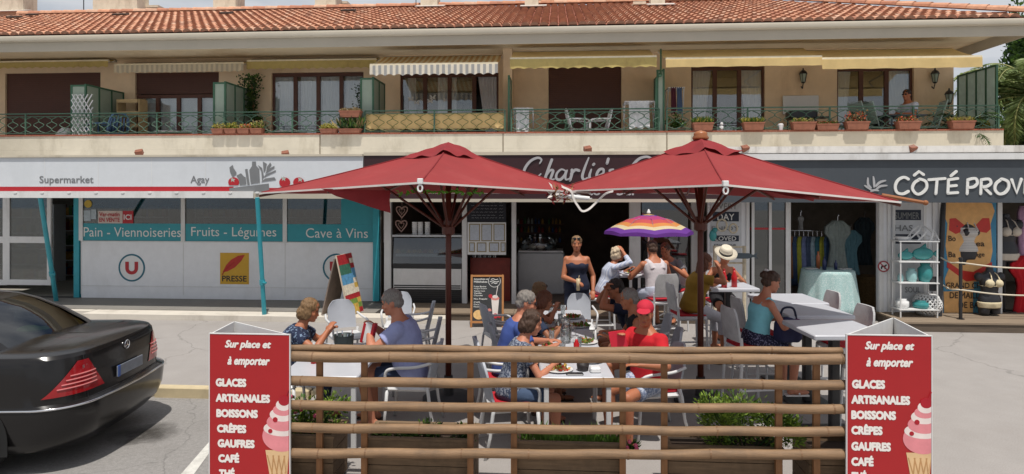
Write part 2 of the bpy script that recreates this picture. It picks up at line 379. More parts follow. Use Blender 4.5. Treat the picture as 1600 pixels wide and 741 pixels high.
def ringpoly(mb, cx, cy, r0, r1, O, U, V, t=0.004, n=36):
    for k in range(n):
        a, b = 2*math.pi*k/n, 2*math.pi*(k+1)/n
        mb.poly([(cx+r0*math.cos(a), cy+r0*math.sin(a)), (cx+r1*math.cos(a), cy+r1*math.sin(a)), (cx+r1*math.cos(b), cy+r1*math.sin(b)), (cx+r0*math.cos(b), cy+r0*math.sin(b))], O, U, V, t)
# =====================================================  GROUND  =====================================================
YS, YM, YR = 13.25, 12.95, 12.5      # shop front planes left, middle, right
YC, YB, YW, YE = 11.7, 14.3, 15.9, 13.85
KY = 7.62                            # kerb line on the parking side
KX = fx(333, 5.2)                    # corner of the terrace behind the left menu board
mb = MB()
mb.add([(-160,-60,-0.12),(160,-60,-0.12),(160,160,-0.12),(-160,160,-0.12)], [(0,1,2,3)])
struct('road', mb, M_asphalt)
g = MB(); g.add([(-400,-60,-0.6),(400,-60,-0.6),(400,-2500,-0.6),(-400,-2500,-0.6)], [(3,2,1,0)])
g.add([(-2500,-60.5,-0.55),(2500,-60.5,-0.55),(2500,-2500,-0.55),(-2500,-2500,-0.55)], [(3,2,1,0)])
struct('sea', g, mat('sea_water', c8(40,80,110), 0.15, var=0.1, scale=0.05, bump=0.4, bscale=2))
g = MB(); g.add([(-1200,14,-0.13),(1200,14,-0.13),(1200,1500,-0.13),(-1200,1500,-0.13)], [(0,1,2,3)]); struct('ground', g, mat('dry_ground', c8(150,140,120), 0.95))
# terrace of pale concrete with a front step
t_ = MB(); t_.box(-60, KX, KY+0.14, 16.5, -0.3, 0.0); t_.box(KX+0.0, 60, 3.4, 16.5, -0.3, 0.0)
t_.box(KX-0.001+0.0, KX, 3.4, KY, -0.3, -0.001)
struct('pavement', t_, M_concrete)
k = MB()
x = -14.0
while x < KX - 0.1:
    k.rbox(((x + min(x+0.98, KX))/2, KY+0.07, -0.08), (min(x+0.98, KX) - x - 0.012, 0.138, 0.168), 0.018); x += 1.0
struct('kerb', k, M_kerb)
# white bay line and oil stain on the parking surface
l = MB(); a, b = C(268, 5.62), C(335, 6.62)
P0 = [C(262,5.5), C(286,5.5), C(343,6.62), C(331,6.62)]
l.add([(p.x, p.y, -0.116) for p in P0], [(0,1,2,3)])
struct('bay_marking', l, M_paint)
st = MB(); c0 = C(226, 6.75)
st.add([(c0.x, c0.y, -0.115)] + [(c0.x + 0.42*math.cos(q*0.3927)*(1+0.25*math.sin(q*2.3)), c0.y + 0.33*math.sin(q*0.3927)*(1+0.2*math.cos(q*1.7)), -0.115) for q in range(16)], [(0, 1+i, 1+(i+1)%16) for i in range(16)])
m = bpy.data.materials.new('oil_stain'); m.use_nodes = True; N = m.node_tree.nodes; L = m.node_tree.links; b = N['Principled BSDF']; b.inputs['Base Color'].default_value = (0.04,0.035,0.03,1); b.inputs['Roughness'].default_value = 0.8
tc = N.new('ShaderNodeTexCoord'); mp = N.new('ShaderNodeMapping'); mp.inputs['Location'].default_value = (-c0.x, -c0.y, 0); L.new(tc.outputs['Object'], mp.inputs[0])
vl = N.new('ShaderNodeVectorMath'); vl.operation = 'LENGTH'; L.new(mp.outputs[0], vl.inputs[0]); nz = N.new('ShaderNodeTexNoise'); nz.inputs['Scale'].default_value = 7; nz.inputs['Detail'].default_value = 8; L.new(tc.outputs['Object'], nz.inputs[0])
mr = N.new('ShaderNodeMapRange'); mr.inputs[1].default_value = 0.40; mr.inputs[2].default_value = 0.05; mr.inputs[3].default_value = 0; mr.inputs[4].default_value = 1; L.new(vl.outputs['Value'], mr.inputs[0])
mu = N.new('ShaderNodeMath'); mu.operation = 'MULTIPLY'; L.new(mr.outputs[0], mu.inputs[0]); L.new(nz.outputs[0], mu.inputs[1]); mu2 = N.new('ShaderNodeMath'); mu2.operation = 'MULTIPLY'; mu2.inputs[1].default_value = 1.7; mu2.use_clamp = True; L.new(mu.outputs[0], mu2.inputs[0]); L.new(mu2.outputs[0], b.inputs['Alpha'])
struct('road_marking_stain', st, m)
# raised pavement before the supermarket
xw = fx(598, YS)
p = MB(); p.box(-40, fx(590, 12.2), 12.05, 16.4, 0.001, 0.115); struct('shop_pavement', p, mat('pavement_tile', c8(128,124,118), 0.7, var=0.08, scale=3))
k = MB(); k.box(fx(138, 11.8), fx(700, 11.8), 11.62, 12.05, 0.001, 0.10); k.box(-40, fx(138,11.8)-0.02, 11.9, 12.05, 0.001, 0.10)
struct('pavement_kerb', k, mat('white_concrete', c8(205,198,186), 0.9, var=0.06, scale=3, dirt=c8(160,150,138), dscale=2))
# timber decks before bar and boutique
def deck(name, label, x0, x1, y0, y1, z):
    t = thing(name, label, 'deck', ((x0+x1)/2, (y0+y1)/2, 0)); b = MB(); yy = y0
    while yy < y1 - 0.02:
        xx = x0
        while xx < x1 - 0.05:
            xe = min(x1, xx + 2.4); b.box(xx+0.003, xe-0.003, yy+0.003, min(yy+0.137, y1), z-0.03, z + random.uniform(-0.001, 0.001)); xx = xe
        yy += 0.14
    b.build('deck_boards', M_wood, t, world=True)
    f = MB(); f.box(x0+0.02, x1-0.02, y0+0.02, y0+0.05, 0.002, z-0.031); f.box(x0+0.02, x0+0.05, y0+0.05, y1, 0.002, z-0.031); f.box(x1-0.05, x1-0.02, y0+0.05, y1, 0.002, z-0.031); f.build('deck_fascia', mat('deck_edge', c8(96,84,72), 0.9, var=0.25, stretch=(0.4,4,4)), t, world=True)
    return t
deck('timber_deck', 'weathered timber deck step in front of the open bar', fx(606, 12.0), fx(1108, 12.0), 11.95, YM+0.4, 0.15)
deck('timber_deck', 'weathered timber deck in front of the swimwear shop with white shelf on it', fx(1405, 11.7), fx(1850, 11.7), 11.55, YR+0.5, 0.17)
rp_ = MB(); rp_.add([C(1372,11.9,0.003), C(1408,11.25,0.003), C(1411,11.5,0.165), C(1392,12.0,0.165), C(1372,12.0,0.003), C(1411,11.5,0.003)], [(0,1,2,3),(0,3,4),(1,5,2)])
solo('deck_ramp', rp_, mat('dark_ramp', c8(70,62,56), 0.9, var=0.2), 'dark wooden ramp edge at the corner of the boutique deck', 'ramp')
# =====================================================  BUILDING  =====================================================
XL = -26.0; XR = fx(1490, YW)
B = thing('apartment_building', 'long two storey building with red tiled roof and balconies above the shops', 'building', (0, YW, 0))
ops = [(8,157,114), (211,342,113), (424,568,113), (625,779,114), (857,971,104), (1080,1195,103), (1308,1428,104)]
wl = MB(); zt = 5.86; FL = 3.4; prev = XL
for u0, u1, v in ops:
    a, b_ = fx(u0, YW), fx(u1, YW); zt_ = fz((u0+u1)/2, v, YW)
    wl.box(prev, a, YW, YW+0.25, FL, zt); wl.box(a, b_, YW, YW+0.25, zt_, zt); prev = b_
wl.box(prev, XR, YW, YW+0.25, FL, zt)
wl.box(XR-0.25, XR, YW+0.25, YW+8, 0, zt)
wl.box(XL, XR, 22.0, 22.3, -0.1, zt)
wl.build('wall', M_stucco, B, world=True)
pi_ = MB()   # pilaster rising between the flats
for u in (792,): pi_.box(fx(u-6, 15.3), fx(u+8, 15.3), 15.3, YW-0.002, FL, zt-0.002)
pi_.build('pilaster', M_stucco, B, world=True)
s = MB(); XS = fx(1568, YB)
s.box(XL, XS, YB, YW+6, 3.26, FL-0.001)
s.box(XL, XS, YB, YB+0.2, FL, 3.73)
s.box(XS-0.2, XS, YB+0.2, YW+2, FL, 3.728)
s.build('balcony_slab', M_slab, B, world=True)
jt = MB()
for u in (500, 786, 1042): 
    x_ = fx(u, YB); jt.box(x_-0.012, x_+0.012, YB-0.006, YB-0.001, 3.27, 3.728)
jt.build('expansion_joint', mat('joint', c8(120,108,90), 0.9), B, world=True)
cp = MB(); x = XL
while x < XS: cp.box(x, min(x+0.22, XS)-0.006, YB-0.02, YB+0.22, 3.7305, 3.765); x += 0.22
cp.build('coping', M_brick, B, world=True)
# soffit, fascia, gutter
XE = fx(1606, YE)
so_ = MB(); so_.box(XL, XE, YE+0.02, YW+0.3, 5.86, 5.90); so_.box(XR, XE, YW+0.3, YW+8, 5.86, 5.90); so_.build('soffit', M_soffit, B, world=True)
fa = MB(); fa.box(XL, XE, YE, YE+0.018, 5.63, 5.90); fa.box(XE-0.002, XE+0.018, YE, YW+8, 5.63, 5.90); fa.build('fascia', M_fascia, B, world=True)
gu = MB(); pr = [(-0.0,5.985),(-0.075,5.975),(-0.10,5.93),(-0.085,5.865),(-0.03,5.84),(0.0,5.85)]
rr = []
for x_ in [XL + i*2.0 for i in range(int((XE-XL)/2)+1)] + [XE+0.05]: rr.append([(x_, YE-0.003+py, pz) for py, pz in pr])
gu.rings(rr); gu.build('gutter', M_fascia, B, world=True, ang=50)
# roof: real barrel tiles
TC = [c8(198,144,114), c8(190,134,104), c8(204,154,124), c8(180,124,98), c8(202,162,136), c8(160,116,94)]
TM = [mat('roof_tile_%s' % n_, c, 0.85, var=0.22, scale=8) for n_, c in zip(('a','b','c','d','e','f'), TC)]
EY, EZ = YE-0.05, 6.0; RY, RZ = 19.15, 7.97; XH = fx(1196, RY)
roof = MB(); sl_len = math.hypot(RY-EY, RZ-EZ); ux = Vector((0, RY-EY, RZ-EZ)).normalized(); nn = Vector((0, -ux.z, ux.y))
ncol = int((XE-XL)/0.205); nrow = int(sl_len/0.36)+1
for i in range(ncol):
    x_ = XL + (i+0.5)*0.205
    for j in range(nrow):
        s0 = j*0.36; s1 = min(s0+0.42, sl_len+0.05)
        lim = XE + (XH-XE)*(s0/sl_len)
        if x_ > lim - 0.05: continue
        if x_ < -17: continue
        roof.mi = random.choice((0,0,1,1,2,2,3,4,5)) ; rings = []
        jx = random.uniform(-0.008, 0.008)
        for s_, r_, h_ in ((s0, 0.098, 0.03), (s1, 0.080, 0.0)):
            c = Vector((x_+jx, EY, EZ)) + ux*s_ + nn*(h_-0.015)
            rings.append([c + Vector((r_*math.cos(a), 0, 0)) + nn*(r_*0.72*math.sin(a)) for a in [math.pi*q/5 for q in range(6)]])
        roof.rings(rings, cap=False, closed=False)
        b0 = len(roof.v); r0 = rings[0]; roof.v += [tuple(q) for q in r0]; roof.f.append(tuple(b0+q for q in range(6))); roof.m.append(5)
        roof.mi = 3
RF = roof.build('roof', TM, B, world=True)
un = MB(); n3 = Vector((XE, EY, EZ)); un.mi = 0
un.add([(XL,EY,EZ),(XE,EY,EZ),(XH,RY,RZ),(XL,RY,RZ),(XE,EY+12,EZ),(XH,RY+0.2,RZ),(XL,RY+5,EZ)], [(0,1,2,3),(1,4,5,2),(3,2,6),(2,5,4,6)])
un.build('roof_underlay', mat('roof_valley', c8(150,92,74), 0.9, var=0.3, scale=10), B, world=True)
rc = MB()
def cap_line(p, q):
    p, q = Vector(p), Vector(q); n = int((q-p).length/0.38); a = (q-p).normalized(); sd = a.cross(UZ).normalized(); up = sd.cross(a)
    for i in range(n):
        rc.mi = random.randrange(5); rg = []
        for t, r_ in ((i/n, 0.12), ((i+1.12)/n, 0.10)):
            c = p + (q-p)*t + up*0.02
            rg.append([c + sd*(r_*math.cos(z)) + up*(r_*math.sin(z)) for z in [math.pi*k_/6 for k_ in range(7)]])
        rc.rings(rg, cap=False, closed=False)
cap_line((-17, RY, RZ+0.04), (XH, RY, RZ+0.04)); cap_line((XE, EY, EZ+0.08), (XH, RY, RZ+0.06))
rc.build('ridge_tile', TM, B, world=True)
# roof windows and chimneys
def on_roof(u, v):
    Y = EY
    for _ in range(40):
        z = fz(u, v, Y); Y = Y + 0.5*((EY + (z-EZ)*(RY-EY)/(RZ-EZ)) - Y)
    return Vector((fx(u, Y), Y, EZ + (Y-EY)*(RZ-EZ)/(RY-EY)))
ru = Matrix((UX, ux, nn)).transposed()
for u, v, w_ in ((24,33,0.38), (52,29,0.3), (190,29,0.42), (355,27,0.34), (375,22,0.34), (545,23,0.4)):
    q = on_roof(u, v); s = MB(); s.obox(q + nn*0.12, (w_, 0.16, 0.05), ru); s.build('roof_vent', mat('roof_vent', c8(74,66,60), 0.7), B, world=True)
M_chim = mat('chimney_render', c8(218,204,182), 0.85, var=0.08, dirt=c8(150,128,105), dscale=3)
def chimney(u0, u1, vb, label, h=1.3, dark=False):
    q = on_roof((u0+u1)/2, vb+1); d = q.y; x0, x1 = fx(u0, d), fx(u1, d); w_ = x1-x0
    t = thing('chimney', label, 'chimney', ((x0+x1)/2, d+0.3, q.z))
    s = MB(); s.box(x0, x1, d, d+min(0.6, w_), q.z-0.3, q.z+h); s.build('chimney_stack', mat('chimney_dark', c8(110,98,88), 0.9, var=0.25) if dark else M_chim, t, world=True)
    s = MB(); s.box(x0-0.05, x1+0.05, d-0.05, d+min(0.65, w_+0.05), q.z+h+0.001, q.z+h+0.08); s.build('chimney_cap', M_chim, t, world=True)
    if not dark:
        s = MB(); s.obox(Vector(((x0+x1)/2+0.06, d-0.09, q.z+0.07)), (w_+0.36, 0.34, 0.02), ru); s.build('lead_flashing', mat('flashing', c8(205,198,190), 0.5), t, world=True)
    return t
chimney(-10, 36, 20, 'broad cream chimney at the far left end of the roof')
chimney(145, 214, 20, 'broad cream chimney carrying the satellite dish')
chimney(229, 246, 17, 'small dark flue block just right of the satellite dish', 0.12, True)
chimney(333, 368, 17, 'cream chimney above the green ivy and yellow closed awning', 0.9)
chimney(492, 524, 13, 'cream chimney above the window with four curtained panes', 0.8)
chimney(527, 541, 10, 'small dark flue next to a cream chimney', 0.1, True)
chimney(657, 683, 13, 'cream chimney above the beige balcony screen', 0.8)
chimney(820, 841, 13, 'narrow white chimney above the plain brown shutter', 0.7)
chimney(992, 1006, 11, 'tiny dark flue left of the rightmost chimney', 0.08, True)
chimney(1017, 1039, 11, 'rightmost cream chimney on the ridge', 0.5)
q = on_roof(187, 18)
t = thing('satellite_dish', 'white satellite dish fixed to a roof chimney', 'satellite dish', (q.x, q.y-0.25, q.z))
s = MB(); dn = Vector((0.15,-0.9,0.45)).normalized(); e1 = dn.cross(UZ).normalized(); e2 = e1.cross(dn); cc = q + Vector((0,-0.35,0.42)); rg = []
for r_, h_ in ((0.02,-0.10),(0.12,-0.09),(0.24,-0.05),(0.34,0.0),(0.345,0.01),(0.24,-0.035),(0.12,-0.075),(0.02,-0.085)):
    rg.append([cc + e1*(r_*math.cos(a)) + e2*(r_*math.sin(a)) + dn*h_ for a in [2*math.pi*z/24 for z in range(24)]])
s.rings(rg); s.build('dish', mat('dish_white', c8(205,202,198), 0.5), t, smooth=True, world=True)
s = MB(); s.tube([cc - dn*0.1, q + Vector((0,-0.1,0.2)), q + Vector((0,0.05,-0.1))], 0.02); s.tube([cc - e2*0.33, cc + dn*0.35 - e2*0.08], 0.012); s.ell(cc + dn*0.37 - e2*0.06, 0.04); s.build('mount_arm', M_black, t, world=True)
q = on_roof(141, 18); s = MB(); s.tube([(0,0,-0.1),(0,0,0.8)], 0.015)
for z in (0.35, 0.5, 0.62): s.tube([(-0.16,0,z),(0.16,0,z)], 0.008)
solo('television_aerial', s, M_black, 'thin television aerial on the roof left of the dish', 'aerial', loc=tuple(q + Vector((0,-0.3,0))))
q = on_roof(650, 14); s = MB(); s.tube([(0,0,-0.1),(0,0,1.0)], 0.012); s.tube([(-0.1,0,0.9),(0.1,0,0.9)], 0.006)
solo('television_aerial', s, M_black, 'thin bare mast on the roof ridge above the striped extended awning', 'aerial', loc=tuple(q))

M_glassu = glass('balcony_glass', (0.93,0.95,0.95), alpha=1.0)
# ---- openings of the upper floor
def shutter(u0, u1, v0, v1):
    s = MB(); x0, x1 = fx(u0, YW)+0.01, fx(u1, YW)-0.01; z0, z1 = fz(u0, v1, YW), fz((u0+u1)/2, v0, YW)-0.002
    z0 = max(z0, FL); z = z0
    while z < z1: s.box(x0, x1, YW+0.05, YW+0.07, z, min(z+0.045, z1)); s.box(x0, x1, YW+0.056, YW+0.066, z+0.045, min(z+0.052, z1)); z += 0.05
    s.build('roller_shutter', M_brownsh, B, world=True)
def door(u0, u1, v0, panes, curt=(), vsh=None, bare=()):
    x0, x1 = fx(u0, YW), fx(u1, YW); z1 = fz((u0+u1)/2, vsh or v0, YW)-0.004; n = panes; wd = (x1-x0)/n
    f = MB(); 
    for i in range(n+1): 
        c = x0 + i*wd; f.box(max(x0, c-0.05), min(x1, c+0.05), YW+0.07, YW+0.13, FL, z1)
    for i in range(n):
        a, b_ = x0+i*wd+0.05, x0+(i+1)*wd-0.05
        f.box(a, b_, YW+0.071, YW+0.129, z1-0.09, z1); f.box(a, b_, YW+0.071, YW+0.129, FL, FL+0.12)
    fr = f.build('balcony_window', M_brownfr, B, world=True); fr['_o'] = B.location
    g_ = MB()
    for i in range(n):
        if i in bare: continue
        g_.box(x0+i*wd+0.045, x0+(i+1)*wd-0.045, YW+0.095, YW+0.1, FL+0.11, z1-0.08)
    g_.build('pane', M_glassu, fr, world=True)
    for (a, b_, sw) in curt:   # px range, sweep at bottom
        c_ = MB(); xa, xb = fx(a, YW), fx(b_, YW); nfold = 22; rows = []
        for k in range(9):
            zz = z1 - (z1-FL-0.05)*k/8; kk = k/8; tgt = xa if sw > 0 else xb
            row = []
            for j in range(nfold+1):
                xx = xa + (xb-xa)*j/nfold
                if sw: xx = tgt + (xx-tgt)*(1 - 0.5*kk if k < 7 else 0.5)
                row.append((xx, YW+0.18 + 0.03*math.sin(j*1.9+0.3*math.sin(k)), zz))
            rows.append(row)
        c_.rings(rows, cap=False, closed=False); c_.build('curtain', M_curtain, fr, smooth=True, world=True)
    return fr
shutter(8,157,114,212)
shutter(211,342,113,147); door(211,342,113,4, [(216,338,0)], vsh=147)
door(424,568,113,4, [(426,462,0),(466,493,0),(497,530,0),(536,566,0)])
door(625,779,114,4, [(634,648,-1),(682,712,0),(745,778,-1)], bare=(3,))
shutter(857,971,104,212)
door(1080,1195,103,3, [(1082,1114,1),(1157,1192,-1)])
door(1308,1428,104,3, [(1310,1334,1),(1384,1424,-1)])
bf = MB()
for u, v in ((642,155),(651,160),(672,158),(676,152),(697,156)):
    P = fp(u, v, YW+0.09); bf.poly([(0,0),(0.05,0.06),(0.09,0.05),(0.05,-0.01),(0.08,-0.06),(0.03,-0.05),(0,-0.01),(-0.03,-0.05),(-0.07,-0.04),(-0.05,0),(-0.08,0.05),(-0.04,0.05)], P, UX, UZ, 0.002)
bf.build('butterfly_sticker', M_letw, B, world=True)
rm = MB()   # dark rooms behind
for u0, u1, v in ops:
    a, b_ = fx(u0, YW)-0.3, fx(u1, YW)+0.3
    rm.add([(a,YW+0.26,FL),(b_,YW+0.26,FL),(b_,YW+3.5,FL),(a,YW+3.5,FL),(a,YW+0.26,5.8),(b_,YW+0.26,5.8),(b_,YW+3.5,5.8),(a,YW+3.5,5.8)], [(0,1,2,3),(7,6,5,4),(2,6,7,3),(0,3,7,4),(1,5,6,2)])
rm.build('room', mat('room_wall', c8(120,108,92), 0.9), B, world=True)
tv = MB(); P = fp(742, 160, YW+1.2); tv.box(P.x-0.35, P.x+0.35, P.y, P.y+0.06, P.z-0.25, P.z+0.2)
solo('television', tv, M_black, 'dark television inside the open balcony door behind the beige screen', 'television')

# ---- railing
M_rail = mat('rail_paint', c8(66,96,78), 0.5, var=0.15); M_railo = mat('rail_olive', c8(120,116,66), 0.55, var=0.2)
MOT = [(0.02,1.0),(0.12,0.86),(0.125,0.70),(0.04,0.56),(0.03,0.46),(0.11,0.30),(0.12,0.14),(0.0,0.0)]
def railing(u0, u1, label, motm=None, gold=False):
    Y = YB+0.07; x0, x1 = fx(u0, Y), fx(u1, Y); z0, z1 = 3.77, 4.27
    t = thing('balcony_railing', label, 'railing', ((x0+x1)/2, Y, z0), group='green wrought railings along the balcony')
    s = MB(); s.box(x0, x1, Y-0.022, Y+0.022, z1-0.012, z1+0.012); s.box(x0, x1, Y-0.01, Y+0.01, z1-0.075, z1-0.06); s.box(x0, x1, Y-0.01, Y+0.01, z0+0.03, z0+0.045); s.build('handrail', M_rail, t, world=True)
    n = max(1, round((x1-x0)/1.7))
    for i in range(n+1):
        s = MB(); c = x0 + (x1-x0)*i/n; s.box(c-0.016, c+0.016, Y-0.016, Y+0.016, z0-0.003, z1-0.013); s.build('post', M_rail, t, world=True)
    s = MB(); k = max(1, round((x1-x0)/0.33)); h = z1-0.075 - z0-0.045; wd = (x1-x0)/k
    for i in range(k):
        c = x0 + (i+0.5)*wd
        for sg in (-1,1):
            P = catmull([Vector((c + sg*a*wd/0.27, Y + 0.006*sg, z0+0.045 + b_*h)) for a, b_ in MOT], 3); s.tube(P, 0.009, 5)
    s.build('scrollwork', motm or M_rail, t, world=True)
    return t
railing(-60, 565, 'green scrollwork railing left of the beige fabric screen')
railing(570, 789, 'olive scrollwork railing with beige fabric tied behind it', M_railo)
railing(799, 1030, 'green scrollwork railing before the plain brown shutter and white chairs')
railing(1042, 1560, 'green scrollwork railing with terracotta planters at its foot, rightmost')
sc = MB(); x0, x1 = fx(572, YB+0.12), fx(787, YB+0.12); rows = []
for k in range(5): rows.append([(x0 + (x1-x0)*j/40, YB+0.12 + 0.008*math.sin(j*1.3+k), 3.86 + 0.36*k/4) for j in range(41)])
sc.rings(rows, cap=False, closed=False)
solo('fabric_screen', sc, mat('beige_screen', c8(222,190,132), 0.9, var=0.06, trans=0.15), 'beige fabric screen tied behind the olive balcony railing', 'privacy screen', smooth=True)
# ---- dividers between the flats
def divider(u, label, n=3, ztop=4.98, Y0=YB+0.25, Y1=YW-0.03, kind=None, front=0.0, m=None):
    x = fx(u, Y0); t = thing('balcony_divider', label, 'divider', (x, (Y0+Y1)/2, FL), group='glazed dividers on the balcony')
    f = MB(); g_ = MB()
    for i in range(n+1):
        y = Y0 + (Y1-Y0)*i/n; f.box(x-0.02, x+0.02, y-0.02, y+0.02, FL, ztop)
        if i < n: 
            y2 = Y0 + (Y1-Y0)*(i+1)/n
            f.box(x-0.018, x+0.018, y+0.02, y2-0.02, ztop-0.04, ztop-0.001); f.box(x-0.018, x+0.018, y+0.02, y2-0.02, FL+0.1, FL+0.14); g_.box(x-0.004, x+0.004, y+0.02, y2-0.02, FL+0.14, ztop-0.04)
    if front:
        a, b_ = (x-front, x) if front > 0 else (x, x-front)
        f.box(a-0.04, a, Y0-0.02, Y0+0.02, FL, ztop-0.02); f.box(a, x-0.022, Y0-0.018, Y0+0.018, ztop-0.06, ztop-0.021); f.box(a, x-0.022, Y0-0.018, Y0+0.018, FL+0.1, FL+0.14); g_.box(a, x-0.022, Y0-0.004, Y0+0.004, FL+0.141, ztop-0.061)
    f.build('frame', M_green, t, world=True); g_.build('frosted_panel', m or M_frost, t, world=True); return t
divider(134, 'green framed glazed divider behind the white lattice trellis', 3, 5.0, front=0.33)
divider(352, 'green framed glazed divider beside the ivy column', 3, 5.02, front=0.25)
divider(583, 'green framed glazed divider at the left end of the beige screen', 2, 5.08, Y1=YW-0.4, front=0.26)
divider(795, 'narrow green divider left of the plain brown shutter', 2, 5.08)
divider(1037, 'narrow green divider between brown shutter and drying rack', 2, 5.18, front=0.12)
divider(1557, 'tall green framed screen of pale glass closing the right balcony end', 4, 5.18, m=mat('pale_frost', c8(196,206,196), 0.3, trans=0.65))
dp = MB(); x_ = fx(1034, YB); dp.tube([(x_, YB+0.12, 5.6), (x_, YB+0.12, 5.0), (x_-0.1, YB+0.12, 4.95), (x_-0.12, YB+0.12, FL+0.4)], 0.02); dp.ell((x_-0.02, YB+0.1, 5.02), 0.05)
solo('outdoor_lamp', dp, M_green, 'curved green pipe with small lamp beside the narrow divider', 'lamp')
# ---- awnings of the flats
M_awy = mat('awning_yellow', c8(206,186,118), 0.9, var=0.08, trans=0.3, dirt=c8(160,132,80), dscale=1.5)
M_awy2 = mat('awning_gold', c8(240,212,150), 0.9, var=0.05, trans=0.4)
M_aws = stripes('awning_striped', c8(222,205,160), c8(206,164,106), 0.13, 0)
M_awv = stripes('valance_striped', c8(232,224,206), c8(168,168,166), 0.13, 0)
M_awv2 = stripes('valance_pale', c8(226,214,186), c8(200,190,168), 0.13, 0)
def awning(u0, u1, vt, vb, vv, Yf, label, mc, mv, wave=0.22, amp=0.035):
    """cloth from the wall to a front bar, with a scalloped valance"""
    x0, x1 = fx(u0, Yf), fx(u1, Yf); zf = fz((u0+u1)/2, vb, Yf); YBk = min(YW-0.12, Yf+1.0); zb = min(5.83, fz((u0+u1)/2, vt, YBk)); drop = fz((u0+u1)/2, vb, Yf) - fz((u0+u1)/2, vv, Yf)
    t = thing('awning', label, 'awning', ((x0+x1)/2, Yf, zf), group='awnings under the eaves')
    n = 60; rows = [[(x0 + (x1-x0)*j/n, Yf + (YBk-Yf)*k/6, zf + (zb-zf)*k/6 - 0.03*math.sin(math.pi*k/6)) for j in range(n+1)] for k in range(7)]
    s = MB(); s.rings(rows, cap=False, closed=False); s.build('canopy', mc, t, smooth=True, world=True)
    N_ = max(8, int((x1-x0)/0.035)); top = []; bot = []
    for j in range(N_+1):
        xx = x0 + (x1-x0)*j/N_; wv = 0.010*math.sin(xx*9) ; top.append((xx, Yf-0.022, zf-0.02)); bot.append((xx, Yf-0.022+wv, zf-0.02-drop + amp*abs(math.sin(math.pi*xx/wave))))
    s = MB(); s.rings([bot, top], cap=False, closed=False); s.build('valance', mv, t, smooth=True, world=True)
    s = MB(); s.box(x0, x1, Yf-0.018, Yf+0.03, zf-0.03, zf+0.02); s.build('front_bar', mat('awning_bar', c8(226,214,184), 0.5), t, world=True)
    s = MB(); s.cyl((x0, YBk+0.04, zb-0.02), (x1, YBk+0.04, zb-0.02), 0.04); s.build('roller', M_fascia, t, world=True)
    if Yf < YW-0.7:
        for xx in (x0+0.25, x1-0.25):
            s = MB(); mid = Vector((xx + (0.35 if xx < (x0+x1)/2 else -0.35), (YBk+Yf)/2, (zf+zb)/2-0.12)); s.tube([(xx, YBk, zb-0.06), mid, (xx, Yf+0.02, zf-0.01)], 0.018, 6); s.build('folding_arm', M_fascia, t, world=True)
    return t
awning(-30, 170, 93, 96, 106, YW-0.35, 'faded yellow awning rolled in above the leftmost brown shutter', M_awy, M_awy)
awning(179, 381, 98, 100, 113, YW-0.45, 'cream striped awning rolled in above the half lowered shutter', M_aws, M_awv2)
awning(386, 588, 92, 94, 107, YW-0.35, 'yellow awning rolled in above the four pane curtained window', M_awy, M_awy)
awning(578, 778, 88, 100, 117, 13.99, 'orange and cream striped awning extended above the beige screen', M_aws, M_awv, 0.2, 0.045)
awning(797, 1026, 80, 90, 106, 14.03, 'golden awning with scalloped edge above the plain brown shutter', M_awy2, M_awy, 0.24, 0.03)
awning(1040, 1284, 77, 90, 103, 13.98, 'pale golden awning extended left of the rightmost awning', M_awy2, M_awy2, 0.6, 0.01)
awning(1284, 1534, 77, 90, 106, 13.97, 'rightmost pale golden awning extended by the palm', M_awy2, M_awy2, 0.6, 0.01)
# ---- wall lanterns
def lantern(u, v, Y, label):
    P = fp(u, v, Y); t = thing('wall_lantern', label, 'lantern', tuple(P), group='black lanterns on the upper wall')
    s = MB(); s.tube([P + Vector((0,0.13,-0.2)), P + Vector((0,0.05,-0.26)), P + Vector((0,-0.0,-0.14))], 0.012); s.lathe([(0.03,-0.14),(0.05,-0.12),(0.02,-0.11)], P, 8); s.lathe([(0.10,0.08),(0.07,0.14),(0.02,0.18),(0.015,0.22)], P, 8)
    for a in range(6): s.tube([P + Vector((0.05*math.cos(a*1.047),0.05*math.sin(a*1.047),-0.11)), P + Vector((0.085*math.cos(a*1.047),0.085*math.sin(a*1.047),0.08))], 0.006, 4)
    s.build('lantern_frame', M_black, t, world=True)
    s = MB(); s.lathe([(0.045,-0.11),(0.078,0.075)], P, 6); s.build('lantern_glass', M_frost, t, world=True)
lantern(1255, 121, YW-0.13, 'black lantern on the wall above the white board')
lantern(1461, 121, YW-0.13, 'black lantern high on the wall right of the rightmost window')
lantern(1483, 153, YW-0.5, 'black lantern standing lower, just left of the pale glass screen')
# little floodlights along the shop roofs
for u, v, lb in ((219,238,'above the lettering of the supermarket fascia'), (447,240,'above the tomatoes on the supermarket fascia'), (918,233,'above the bar name board'), (1163,232,'just right of the right parasol top'), (1424,232,'above the boutique lettering')):
    P = fp(u, v+3, YC+0.25); t = thing('floodlight', 'small terracotta coloured floodlight ' + lb, 'floodlight', tuple(P), group='small floodlights on the shop canopies')
    s = MB(); s.box(P.x-0.04, P.x+0.04, P.y-0.03, P.y+0.03, P.z-0.16, P.z-0.03); s.build('bracket', M_alu, t, world=True)
    s = MB(); s.obox(P + Vector((0,-0.03,0.03)), (0.13,0.1,0.09), Matrix.Rotation(R(35),3,'X') @ Matrix.Rotation(R(20),3,'Z')); s.build('lamp_head', M_terra, t, world=True)
# =====================================================  SHOPS  =====================================================
def shop_shell(x0, x1, Y, depth=4.2, zc=2.95, zf=0.12, m=None):
    s = MB(); a, b = x0, x1
    s.add([(a,Y,zf),(b,Y,zf),(b,Y+depth,zf),(a,Y+depth,zf),(a,Y,zc),(b,Y,zc),(b,Y+depth,zc),(a,Y+depth,zc)], [(0,1,2,3),(7,6,5,4),(2,6,7,3),(0,3,7,4),(1,5,6,2)])
    return s
